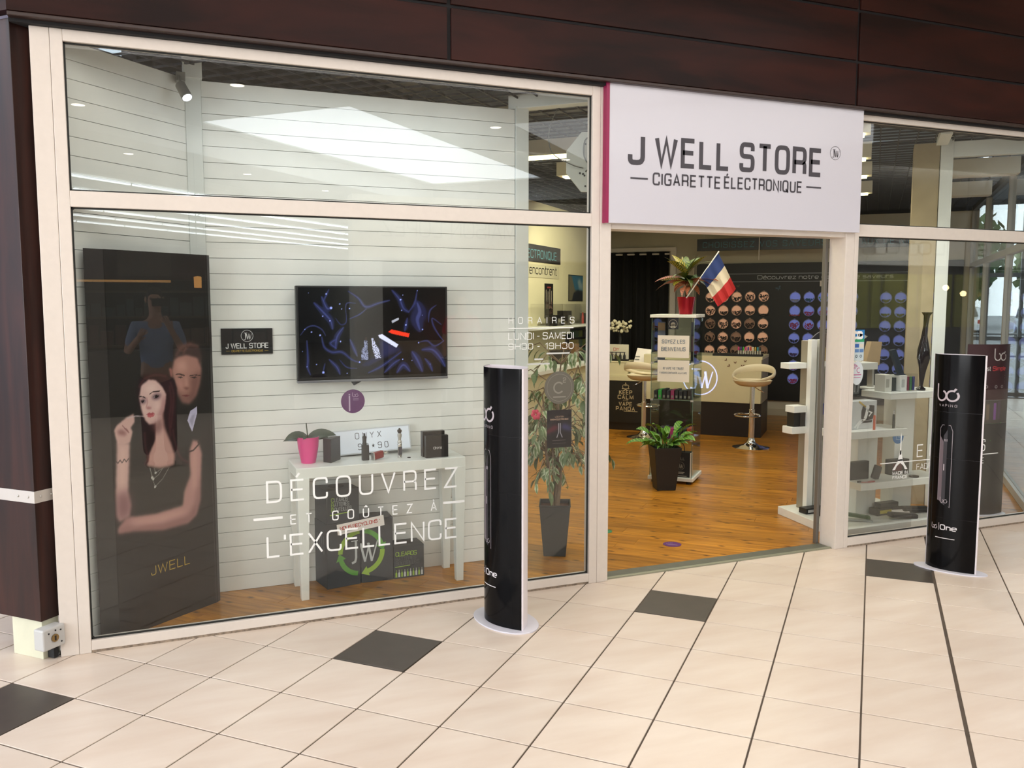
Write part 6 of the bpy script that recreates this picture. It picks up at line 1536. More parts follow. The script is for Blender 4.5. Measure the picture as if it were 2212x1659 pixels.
bxt('black_pack', 5.02, 5.20, .36, .42, .363, .475, '232224', 'black pack behind the tower emblem on the lowest wide shelf', lab='5a2630')
tag(MB().lathe([(0, 0), (.035, 0), (.035, .010), (0, .010)], (5.13, .25, .363), 20).build('black_disc', m_black), 'little black disc lying on the lowest wide shelf', 'disc')
e = empty('green_holder', (4.66, .32, .063), 'green and grey folding tool lying on the white platform', 'tool')
MB().obox((4.70, .35, .088), Vector((.075, -.045, -.012)), Vector((.01, .018, 0)), ZD * .012).build('handle', mat('tool_green', '3f6238', .4), e, bevel=.003); MB().obox((4.67, .30, .070), Vector((.075, -.05, -.002)), Vector((.012, .018, 0)), ZD * .004).build('blade', mat('tool_grey', 'a9aca8', .4), e)
bxt('black_box', 4.90, 5.14, .36, .44, .063, .115, '22231f', 'flat black box with a yellow corner on the white platform', lab='b5a53a'); bxt('black_box', 4.94, 5.12, .37, .43, .116, .152, '2a2c29', 'narrow black box lying on the flat one with a yellow corner')
e = empty('black_pouch', (5.02, .24, .063), 'black zipped pouch lying in front of the flat black boxes', 'pouch'); MB().obox((5.02, .235, .088), Vector((.115, -.02, -.012)), Vector((.008, .03, 0)), ZD * .018).build('body', m_blackmat, e, bevel=.012, seg=3); MB().tube([(4.92, .222, .102), (5.12, .188, .084)], .002, 5).build('zip', m_dkgrey, e)
e = empty('black_pouch', (5.26, .33, .063), 'second black zipped pouch deeper on the white platform', 'pouch'); MB().obox((5.24, .33, .092), Vector((.12, -.01, -.008)), Vector((.006, .03, 0)), ZD * .022).build('body', m_blackmat, e, bevel=.012, seg=3); MB().tube([(5.13, .305, .105), (5.35, .290, .092)], .002, 5).build('zip', m_dkgrey, e)
e = empty('leaflet', (5.08, .31, .063), 'folded white leaflet between the two black pouches', 'leaflet'); MB().prism([(4.99, .30, .075), (5.14, .275, .070), (5.18, .33, .095), (5.02, .34, .10)], ZD * .004).build('sheet', m_paper, e)
bxt('white_box', 4.865, 4.93, .30, .40, 1.001, 1.125, 'd9d8cf', 'narrow white box at the end of the highest wide shelf', lab='aaa99f'); bxt('white_box', 4.995, 5.055, .28, .38, 1.001, 1.118, 'e0e2e0', 'white box under the slanted dark device', lab='b5b8b6')
bxt('black_box', 4.932, 4.992, .32, .40, 1.001, 1.10, '3a3d3a', 'dark block filling the gap between two white boxes on the highest wide shelf')  # solid dark block put in as the gap between the white boxes
e = empty('slanted_device', (4.98, .31, 1.12), 'slim dark blue device propped at a slant above the white box', 'vaporiser'); MB().obox((4.985, .32, 1.215), Vector((.026, 0, .004)), Vector((-.045, 0, .092)), YD * .012).build('body', mat('device_navy', '2a3540', .3), e, bevel=.004); MB().box(4.99, 5.06, .30, .345, 1.119, 1.127).build('foot', mat('device_navy', '2a3540', .3), e, bevel=.002)
e = empty('vial_pack', (5.12, .31, 1.001), 'clear pack of red, green and purple vials on the highest wide shelf', 'pack'); MB().box(5.075, 5.165, .285, .335, 1.001, 1.125).build('case', m_plastic, e)
for k, c in enumerate(('8a2f4a', '3f7a4a', '3a3a78')):
    MB().lathe([(0, 0), (.011, 0), (.011, .10), (0, .102)], (5.093 + .027 * k, .31, 1.004), 10).build('vial', mat('vp%d' % k, c, .4), e, smooth=True)
e = empty('acrylic_rack', (4.60, .42, .96), 'grey tilted acrylic rack of pens hanging under a white shelf', 'rack'); MB().prism([(4.50, .40, .965), (4.72, .40, .985), (4.80, .46, 1.155), (4.52, .46, 1.155)], YD * .012).build('panel', mat('rack_grey', '5b5a58', .4), e)
mb = MB()
for k in range(6): mb.cyl((4.555 + .030 * k, .402, .995), (4.568 + .034 * k, .425, 1.075), .006, n=8)
mb.build('pen', mat('rack_pens', '8a8984', .3), e)
e = empty('price_card', (4.64, .50, 1.216), 'cream price list standing tall on the upper white shelf', 'card')
MB().prism([(4.60, .58, 1.43), (4.755, .58, 1.425), (4.775, .60, 1.645), (4.645, .60, 1.65)], YD * .003).build('sheet', mat('cream_paper', 'bdb595', .7), e); MB().cyl((4.69, .60, 1.216), (4.69, .60, 1.45), .004, n=8).build('stand', m_alu, e); MB().lathe([(0, 0), (.04, 0), (.04, .006), (0, .006)], (4.69, .60, 1.216), 18).build('foot', m_alu, e)
mb = MB(); 
for k in range(5): mb.add([(4.635 + .004 * k, .5785, 1.46 + .034 * k), (4.70 + .004 * k, .5785, 1.46 + .034 * k), (4.70 + .004 * k, .5785, 1.466 + .034 * k), (4.635 + .004 * k, .5785, 1.466 + .034 * k)], [(0, 1, 2, 3)])
mb.build('print', mat('card_ink', '8f8a74', .6), e)
e = empty('coral_branch', (4.72, .42, 1.216), 'small white branching ornament on the upper white shelf', 'ornament')
rc = random.Random(9); mb = MB()
def twig(p, d, L, r, dep):
    q = p + d * L; mb.tube([p, q], [r, r * .75], 6)
    if dep:
        for _ in range(3): twig(q, (d + Vector((rc.uniform(-.8, .8), rc.uniform(-.4, .4), rc.uniform(-.1, .6)))).normalized(), L * .68, r * .7, dep - 1)
twig(Vector((4.715, .42, 1.216)), Vector((.05, 0, 1)).normalized(), .085, .006, 3); mb.build('branch', mat('coral_white', 'cfcabd', .7), e); MB().lathe([(0, 0), (.03, 0), (.025, .012), (0, .014)], (4.715, .42, 1.216), 14).build('foot', mat('coral_white', 'cfcabd', .7), e)
e = empty('paper_bag', (4.95, .70, 1.0), 'open brown paper bag standing behind the slanted device', 'bag'); wbm = mat('kraft', 'a58d6a', .8)
MB().prism([(4.99, .62, 1.185), (5.13, .62, 1.165), (5.17, .64, 1.345), (5.06, .64, 1.350)], YD * .05).build('bag', wbm, e, bevel=.003); MB().box(5.06, 5.08, .62, .67, 1.0, 1.185).build('stand', m_alu, e)
MB().box(4.98, 5.20, .56, .72, .99, 1.0).build('tray', m_white, e)
e = empty('gold_box', (4.62, .55, 1.216), 'dark and gold carton with a red ball on the upper white shelf', 'box'); MB().box(4.57, 4.70, .53, .64, 1.216, 1.315).build('carton', mat('gold_carton', '7d6a3a', .35), e, bevel=.003); MB().box(4.57, 4.70, .53, .64, 1.316, 1.42).build('upper_carton', mat('plum_carton', '33202a', .4), e, bevel=.003); MB().sphere((4.735, .56, 1.24), .024, 14, 10).build('ball', mat('ball_red', 'a52a3a', .4), e, smooth=True)
e = empty('twisted_vase', (5.24, .30, 1.001), 'tall glossy black vase with a flared mouth and twisted body', 'vase')
prof = [(.03, 0), (.035, .01), (.012, .03), (.022, .14), (.040, .24), (.036, .30), (.020, .40), (.015, .48), (.022, .55), (.040, .575)]
mb = MB(); n = 20; vs = []
for r, z in prof:
    for i in range(n):
        a = 2 * math.pi * i / n; rr2 = r * (1 + .28 * math.cos(3 * a + z * 14)) if .05 < z < .5 else r; vs.append((5.215 + .02 * z + .06 * z * z + rr2 * math.cos(a), .30 + rr2 * math.sin(a), 1.001 + z))
mb.add(vs, [(j * n + i, j * n + (i + 1) % n, (j + 1) * n + (i + 1) % n, (j + 1) * n + i) for j in range(len(prof) - 1) for i in range(n)]).build('body', mat('vase_gloss', '1a1214', .12), e, smooth=True)
MB().lathe([(0, 0), (.03, 0)], (5.215, .30, 1.0015), 20).build('foot', MATS['vase_gloss'], e)
for z, lb_, w in ((.816, 'white lidded black carton pair on the small side shelf', 0),):
    e = empty('carton_pair', (4.47, .78, .709), 'two black cartons under a white lid on the small side shelf', 'box')
    MB().box(4.425, 4.478, .74, .82, .709, .816).build('carton', m_black, e, bevel=.002); MB().box(4.484, 4.53, .74, .82, .709, .816).build('carton', mat('carton_brown', '3a342e', .5), e, bevel=.002); MB().box(4.415, 4.533, .73, .83, .817, .868).build('lid', m_white, e, bevel=.002)
bxt('black_box', 4.445, 4.60, .60, .68, .063, .105, '1d1c1b', 'black box with a barcode lying at the end of the white platform', lab='b5b3ad'); bxt('black_box', 4.50, 4.53, .52, .58, .063, .14, '201f1f', 'small upright black box at the foot of the uprights')
rm = empty('round_mirror', (4.83, .86, 1.05), 'round black board with a thin metal rim behind the uprights', 'board')
mc = Vector((4.865, .905, 1.225)); MB().prism([mc + XD * x + ZD * z for x, z in circ(0, 0, .205, 48)], YD * .012).build('disc', mat('disc_black', '26272a', .45), rm)
MB().tube([mc + XD * x + ZD * z for x, z in circ(0, 0, .205, 48)], .003, 6, True).build('rim', m_dkgrey, rm, smooth=True); MB().box(4.84, 4.89, .885, .925, .063, 1.03).build('stem', m_blackmat, rm)
# third floor display, inside the shop behind the far end of the narrow pane
td = empty('banner_stand', (5.90, .33, 0), 'tall maroon and charcoal banner stand inside the shop behind the narrow pane', 'display')
bc = Vector((5.905, .30, 0)); bd = Vector((.97, -.24, 0)).normalized(); bn_ = Vector((-.24, -.97, 0)).normalized()
MB().prism([bc + bd * x + bn_ * y for x, y in circ(0, 0, .20, 36, ry=.10)], ZD * .006).build('base_plate', MATS['totem_base'], td)
def bp(s, off=0): return bc + bd * (s - .5) * .36 + bn_ * (.06 * (1 - (2 * s - 1) ** 2) + off)
def bsheet(z0_, z1_, m_, nm):
    vs = [bp(i / 16, o_) + ZD * z for z in (z0_, z1_) for o_ in (0, -.003) for i in range(17)]
    fs = []
    for i in range(16): fs += [(i, i + 1, 34 + i + 1, 34 + i), (17 + i + 1, 17 + i, 51 + i, 51 + i + 1)]
    MB().add(vs, fs).build(nm, m_, td, smooth=True)
bsheet(.007, .72, mat('banner_charcoal', '2d2b2a', .35), 'lower_panel'); bsheet(.722, .90, mat('banner_mid', '4a4440', .4), 'middle_panel'); bsheet(.902, 1.33, mat('banner_maroon', '3a1a20', .35), 'upper_panel')
bf = lambda x, y: bp(.5 + x / .36, .0015) + ZD * y
mb = MB(); bologo(mb, lambda x, y: bf(x + .06, y + 1.235), .055, .16); text(mb, 'Just', (0, 0, 0), XD, ZD, .030, .062, .16, fn=lambda x, y: bf(x - .085, y + 1.13)); mb.build('logo', mat('banner_white', 'c9c2c2', .5), td)
mb = MB(); text(mb, 'Simple', (0, 0, 0), XD, ZD, .030, .125, .2, fn=lambda x, y: bf(x - .005, y + 1.13)); mb.build('red_lettering', mat('banner_red', 'b5363c', .5), td)
mb = MB()
for z in (1.09, 1.07, 1.045, 1.03, .99, .955, .86, .835, .56, .50, .46, .42, .33): ribbon(mb, [(-.10, z), (.12, z)], .004, bf)
for x in (-.05, .03, .09): ribbon(mb, circ(x, 1.005, .010, 10), .006, bf, True)
mb.build('print', mat('banner_print', '8f8688', .5), td)
for k, (x, c) in enumerate(((-.075, '8a7a4a'), (-.03, '6a5a4a'), (.03, '7d4f8f'), (.07, '5a4a5a'))): 
    mb = MB(); fillpoly(mb, [(x - .012, .75), (x + .012, .75), (x + .012, .86 + .01 * k), (x - .012, .86 + .01 * k)], bf); mb.build('printed_device', mat('bdev%d' % k, c, .5), td)
mb = MB(); ribbon(mb, [(-.10, .715), (.10, .725)], .012, bf); ribbon(mb, [(.0, .59), (.12, .59)], .007, bf); mb.build('green_print', mat('bgreen', '3f7a3a', .5), td)

# ------------------------------------------------------------------ corridor and car park beyond the side window
def gb(name, u0, u1, v0, v1, z0, z1, m_, b=0): return MB().ubox(u0, u1, v0, v1, z0, z1).build(name, m_, None, bevel=b)
struct(gb('wall_right', 9.0, 9.1, 9.3, 14.0, 0, 3.4, mat('corridor_wall', 'b9b4ad', .8)))
cp_ = clip([tuple(P(u, v)[:2]) for u, v in ((4.4, 4.3), (9.1, 4.3), (9.1, 14.1), (4.4, 14.1))], 0, .1, 0, 1)
struct(MB().prism([(x, y, 3.4) for x, y in cp_], (0, 0, .1)).build('ceiling', mat('corridor_ceiling', '55585b', .8)))
w4 = empty('window_4', P(6.7, 14, 0), kind='structure')
m_ex = mat('exit_frame', '6f7274', .5)
for u in (4.45, 4.92, 5.45, 6.1, 6.9, 7.9, 8.95): ub('post', u - .03, u + .03, 13.95, 14.02, 0, 3.4, m_ex, w4)
for z in (.05, 1.02, 2.12, 3.36): ub('rail', 4.45, 8.95, 13.95, 14.02, z - .035, z + .035, m_ex, w4)
ub('pane', 4.46, 8.94, 13.985, 13.99, .08, 3.34, m_glass, w4, 0)
struct(gb('ground', -20, 60, 14.05, 120, -.20, -.05, mat('asphalt', '8d8f90', .9, noise=.1, nscale=2)))
rl = empty('railing', P(4.9, 17, -.05), 'grey metal railing outside the exit doors', 'railing')
for k in range(7): MB().cyl(P(4.3 + .45 * k, 17, -.05), P(4.3 + .45 * k, 17, 1.0), .02, n=8).build('post', m_ex, rl)
for z in (1.0, .55): MB().cyl(P(4.2, 17, z), P(7.2, 17, z), .02, n=8).build('rail', m_ex, rl)
def car(u, v, label, c):
    e = empty('car', P(u, v, -.05), label, 'car'); L, W_c = 4.2, 1.75
    sec = [(0, .25), (0, .62), (.15, .82), (.95, .93), (1.6, 1.42), (3.2, 1.46), (3.9, .98), (4.15, .9), (4.2, .3)]
    MB().prism([P(u, v + a, b - .05) for a, b in sec], UD * W_c).build('body', mat('car_' + c, c, .3, coat=.5), e, bevel=.06, seg=3)
    MB().prism([P(u - .005, v + a, b - .05) for a, b in ((1.15, .98), (1.65, 1.36), (3.15, 1.40), (3.65, 1.0))], UD * (W_c + .01)).build('windows', mat('car_glass', '2a3238', .1), e)
    MB().prism([P(u + .2, v + .92, .92), P(u + W_c - .2, v + .92, .92), P(u + W_c - .3, v + 1.55, 1.35), P(u + .3, v + 1.55, 1.35)], ZD * .03).build('rear_window', mat('car_glass', '2a3238', .1), e)
    for a in (.75, 3.35):
        for s in (-.02, W_c - .18): MB().cyl(P(u + s, v + a, .26), P(u + s + .2, v + a, .26), .31, n=20).build('wheel', m_blackmat, e)
    for s in (.08, W_c - .3): MB().prism([P(u + s, v - .01, .55), P(u + s + .22, v - .01, .55), P(u + s + .22, v - .01, .75), P(u + s, v - .01, .75)], VD * .03).build('tail_light', mat('tail_red', 'b03038', .3), e)
    MB().box(0, .01, 0, .01, 0, .01)
car(8.9, 37, 'pale blue car parked beyond the exit doors', '9fb2c4'); car(6.6, 47, 'white car parked farther off beyond the exit doors', 'd8dadc')
rc = random.Random(31)
def tree(u, v, h, label, c):
    e = empty('tree', P(u, v, -.05), label, 'tree', 'trees beyond the car park')
    MB().tube([P(u, v, -.05), P(u + .1, v, h * .3), P(u, v + .1, h * .55)], [.22, .16, .10], 8).build('trunk', mat('trunk', '4a3d30', .9), e, smooth=True)
    mb = MB()
    for k in range(420):
        a = rc.uniform(0, 2 * math.pi); b = math.acos(rc.uniform(-1, 1)); r = rc.uniform(.55, 1) 
        c0_ = P(u, v, h * .62) + Vector((math.sin(b) * math.cos(a) * h * .36, math.sin(b) * math.sin(a) * h * .36, math.cos(b) * h * .40)) * r
        d = Vector((rc.uniform(-1, 1), rc.uniform(-1, 1), rc.uniform(-1, 1))).normalized(); s = d.orthogonal().normalized() * .35; t = d.cross(s.normalized()) * .25
        mb.add([c0_ - s - t, c0_ + s - t, c0_ + s + t, c0_ - s + t], [(0, 1, 2, 3)])
    stuff(mb.build('crown', mat('crown_' + c, c, .8), e))
for k, (u, v, h, c) in enumerate(((4, 62, 7, '54713a'), (9, 66, 8, '46653a'), (13.5, 60, 6.5, '5f7a42'), (18, 68, 9, '4d6a3c'), (0, 70, 8, '4f6b3a'))):
    tree(u, v, h, ('mid green round tree at the end of the car park row', 'tall deep green tree behind the pale blue car', 'light green smaller tree beside the tall one', 'tallest dark tree farthest along the car park', 'broad tree hidden mostly by the door frames')[k], c)

# ------------------------------------------------------------------ the mall on the near side, which the panes mirror
HC = 3.8
def mbx(name, u0, u1, v0, v1, z0, z1, m_): return struct(MB().ubox(u0, u1, v0, v1, z0, z1, M).build(name, m_))
def mceil(u0, u1, v0, v1, z, m_):                       # ceiling field, cut off along the shop front
    poly = clip([tuple(M(u, v)[:2]) for u, v in ((u0, v0), (u1, v0), (u1, v1), (u0, v1))], 0, .2, 0, -1)
    struct(MB().prism([(p[0], p[1], z) for p in poly], (0, 0, .1)).build('ceiling', m_))
mceil(-8.0, -6.1, -3.0, 26, HC, m_mallceil); mceil(-1.85, 14.0, -12.0, 26, HC, m_mallceil)
mceil(-6.1, -1.85, -8.0, 4.3, HC, m_mallceil); mceil(-6.1, -1.85, 14.2, 26, HC, m_mallceil)
mceil(-20.0, -8.0, -3.0, 26, HC - .1, mat('hall_ceiling', 'b5b8b4', .8))
m_cof = mat('coffer_white', 'e6e6e2', .8)
cf = empty('ceiling', M(-4, 9, 4), kind='structure')
for a, b, c, d in ((-6.1, -6.05, 4.3, 14.2), (-1.90, -1.85, 4.3, 14.2)): MB().ubox(a, b, c, d, HC, HC + .42, M).build('coffer_side', m_cof, cf)
for c, d in ((4.3, 4.35), (14.15, 14.2)): MB().ubox(-6.05, -1.9, c, d, HC, HC + .42, M).build('coffer_side', m_cof, cf)
for a, b, c, d in ((-6.05, -5.80, 4.35, 14.15), (-3.30, -1.9, 4.35, 14.15), (-5.80, -3.30, 4.35, 6.65), (-5.80, -3.30, 13.7, 14.15)): MB().ubox(a, b, c, d, HC + .40, HC + .45, M).build('coffer_top', m_cof, cf)
e = empty('overhead_light', M(-4.5, 10, HC + .4), 'large white roof light panel in the mall ceiling, mirrored in the upper pane', 'skylight')
MB().ubox(-5.80, -3.30, 6.65, 13.7, HC + .42, HC + .44, M).build('diffuser', mat('skylight_glow', 'ffffff', .5, emit='f0f8ff', estr=5.0), e)
for c, d in ((6.60, 6.65), (13.70, 13.75)): MB().ubox(-5.85, -3.25, c, d, HC + .392, HC + .40, M).build('frame_bar', m_frame, e)
m_dl = mat('downlight_glow', 'ffffff', .5, emit='fff4e2', estr=16)
dls = [(-2.8, 3.92), (-4.98, 3.92), (-1.27, 6.81), (-1.27, 9.42), (-6.95, 6.46), (-6.7, 8.73), (-6.76, 11.06), (-6.75, 13.44), (-1.27, 12.0)]
DLL = ['recessed downlight mirrored ' + t for t in ('above the roof light reflection near the steel post', 'in the top corner of the upper pane', 'near the far steel column in the upper pane', 'among the shop tubes in the upper pane', 'at the lower edge of the upper pane, first of four', 'at the lower edge of the upper pane, second of four', 'at the lower edge of the upper pane, third of four', 'at the lower edge of the upper pane, last of four', 'beyond the others at the narrow upper pane')]
for k, (u, v) in enumerate(dls):
    e = empty('downlight', M(u, v, HC - .01), DLL[k], 'lamp', 'recessed mall downlights')
    p = M(u, v, HC)
    MB().lathe([(.085, -.004), (.085, .0), (.070, .0), (.070, -.004), (.085, -.004)], p, 24).build('trim', m_frame, e); MB().lathe([(0, -.002), (.068, -.002)], p, 20).build('lens', m_dl, e)
for (u, v, tu, tv) in ((-2.8, 3.92, -2.7, 4.6), (-4.98, 3.92, -4.9, 4.6), (-1.27, 6.81, -2.0, 6.9), (-1.27, 9.42, -2.0, 9.5)):
    spot('downlight_beam', M(u, v, HC - .03), M(u, v, 0), 30, (1, .95, .86), 80)
m_led = mat('led_glow', 'ffffff', .5, emit='eef8ff', estr=8.0)
for r, (u, z) in enumerate(((-8.7, HC - .12), (-10.1, HC - .12), (-11.4, HC - .12), (-12.7, HC - .12), (-14.0, HC - .12), (-15.3, HC - .12))):
    e = empty('strip_lights', M(u, 14, z), ('first', 'second', 'third', 'fourth', 'fifth', 'sixth')[r] + ' row of ceiling strip lights counted from the mall walkway', 'lamp', 'strip light rows of the hall opposite')
    for k in range(13): MB().ubox(u - .03, u + .03, 5.2 + 1.5 * k, 6.62 + 1.5 * k, z - .035, z, M).build('tube', m_led, e)
mbx('wall_far', -20.2, -20.0, -3, 26, 0, HC, mat('hall_wall', '8f8d88', .8)); mbx('wall_end', -20, 14, 26, 26.2, 0, HC + .5, mat('hall_wall2', '86847f', .8))
mbx('wall_near', 13.9, 14.1, 14.6, 26, 0, HC, mat('hall_wall3', 'a5a19a', .8))
# shop opposite: dark maroon band with pictures, lit shelves, white posts
op_ = empty('shop_opposite', (-1.5, -9.2, 0), 'dark maroon shop front across the mall with lit shelves, mirrored in the tall panel', 'shop')
m_mar = mat('maroon_panel', '3a1620', .5)
MB().box(-6.5, 1.9, -9.6, -9.3, 1.98, 2.46).build('fascia', m_mar, op_)
for k, (x, c) in enumerate(((-3.1, '8a6a52'), (-1.55, '6a7484'), (-.1, '5a4a44'), (-4.7, '7a6458'))): MB().box(x - .42, x + .30, -9.30, -9.27, 2.03, 2.40).build('picture', mat('pic%d' % k, c, .5), op_)
MB().box(-6.5, 1.9, -10.6, -10.5, 0, 2.30).build('back_wall', mat('opp_back', '2b2524', .8), op_)
for z in (.5, .95, 1.4, 1.8): MB().box(-6.4, 1.8, -10.5, -10.2, z, z + .03).build('shelf', mat('opp_shelf', '6b5640', .5), op_)
MB().box(-4.2, .2, -10.25, -10.22, 1.96, 2.0).build('shelf_light', mat('warm_strip', 'ffd9a0', .5, emit='ffb860', estr=1.6), op_)
rc = random.Random(8)
for z in (.53, .98, 1.43):
    mb = MB(); x = -6.3
    while x < 1.7:
        w = rc.uniform(.08, .2); mb.box(x, x + w, -10.45, -10.3, z, z + rc.uniform(.12, .32)); x += w + .03
    stuff(mb.build('goods', mat('goods%d' % int(z * 10), ('5f5a52', '6a4a40', '4f5a5a')[int(z * 2) % 3], .6), op_))
MB().box(-6.5, 1.9, -9.6, -9.1, 0, .95).build('service_desk', mat('opp_desk', '4a4644', .5), op_)
for k, x in enumerate((-2.75, .55)):
    e = empty('pendant_lamp', (x, -9.0, 1.95), ('amber pendant lamp mirrored in the tall panel', 'amber pendant lamp mirrored in the television')[k], 'lamp'); MB().lathe([(.05, 0), (.055, .16), (0, .17)], (x, -9.0, 1.86), 14).build('shade', mat('amber', 'ffcf90', .5, emit='ffb050', estr=3.0), e, smooth=True); MB().cyl((x, -9.0, 2.03), (x, -9.0, HC), .006, n=6).build('cord', m_blackmat, e)
e = empty('bakery_front', (4, -8.1, 0), 'pale bakery front across the mall, its name mirrored in the big pane', 'shop')
MB().box(2.62, 6.6, -8.3, -8.0, 2.30, 3.2).build('fascia', mat('bakery_white', 'e3dfcf', .6), e)
mb = MB(); text(mb, 'MAISON LOPEZ', (5.15, -7.997, 2.62), -XD, ZD, .24, 2.1, .09, .28); text(mb, 'Créateur de douceurs', (4.80, -7.997, 2.42), -XD, ZD, .10, 1.35, .08, .22)
fL = plane_fn((0, -7.997, 0), XD, ZD); ribbon(mb, [(2.7, 2.66), (3.0, 2.66)], .02, fL); mb.build('lettering', mat('bakery_ink', '8d8878', .6), e)
MB().box(2.62, 3.05, -8.3, -8.0, 0, 2.30).build('post', mat('bakery_post', 'cfd0cc', .6), e); MB().box(4.9, 5.05, -8.3, -8.0, 0, 2.30).build('post', MATS['bakery_post'], e)
MB().box(3.05, 6.6, -9.4, -9.3, 0, 2.3).build('back_wall', mat('bakery_back', '4f463c', .8), e); MB().box(3.3, 6.4, -8.7, -8.2, 0, 1.05).build('glass_counter', mat('bakery_counter', '8f7b64', .4), e)
MB().box(3.05, 6.6, -9.3, -8.0, 2.28, 2.30).build('soffit', mat('bakery_soffit', 'b5ae9c', .8), e)
area('fascia_fill', (4.0, -6.9, 3.6), (math.radians(-48), 0, 0), 2.4, .3, 55, (1, .96, .9))  # added fill so the bakery name shows in the mirror image
area('fascia_fill', (12.4, -5.9, 3.6), (math.radians(-48), 0, 0), 3.4, .3, 60, (1, .97, .93))  # added fill on the lottery kiosk front, likewise for its mirror image
e = empty('lottery_front', (12.4, -7.1, 0), 'white lottery kiosk front across the mall, its name mirrored in the narrow pane', 'shop')
MB().box(10.3, 15.2, -7.3, -7.0, 2.30, 2.85).build('fascia', mat('kiosk_white', 'c9c9c4', .6), e); MB().box(10.3, 15.2, -7.3, -7.1, 0, 2.30).build('front', mat('kiosk_front', '3f4044', .6), e)
mb = MB(); text(mb, 'LOTO', (13.05, -6.997, 2.50), -XD, ZD, .20, 1.35, .18, .3); text(mb, 'E', (14.1, -6.997, 2.50), -XD, ZD, .20, .2, .18); mb.build('lettering', mat('kiosk_ink', '6a6a6a', .6), e)
mb = MB(); fL = plane_fn((11.3, -6.996, 2.62), XD, ZD)
for k in range(4): fillpoly(mb, circ(.10 * math.cos(math.pi / 4 + k * math.pi / 2), .12 * math.sin(math.pi / 4 + k * math.pi / 2), .085, 14), fL)
ribbon(mb, [(0, -.05), (-.06, -.26)], .03, fL); mb.build('clover', mat('kiosk_clover', '6f6a66', .6), e)
for k in range(4): MB().box(10.9 + .85 * k, 11.65 + .85 * k, -7.1, -7.06, 1.2, 2.15).build('panel', mat('kiosk_panel', '8a8a3c', .6), e)

for k, (x, z) in enumerate(((12.56, 1.90), (12.98, 1.80))):
    e = empty('pendant_lamp', (x, -6.5, z), ('higher', 'lower')[k] + ' bare warm bulb mirrored in the narrow pane beside the steel post', 'lamp'); MB().sphere((x, -6.5, z), .05, 14, 10).build('bulb', mat('bulb_glow', 'fff0c8', .5, emit='ffe2a0', estr=14), e, smooth=True); MB().cyl((x, -6.5, z + .045), (x, -6.5, HC), .008, n=6).build('cord', m_blackmat, e)

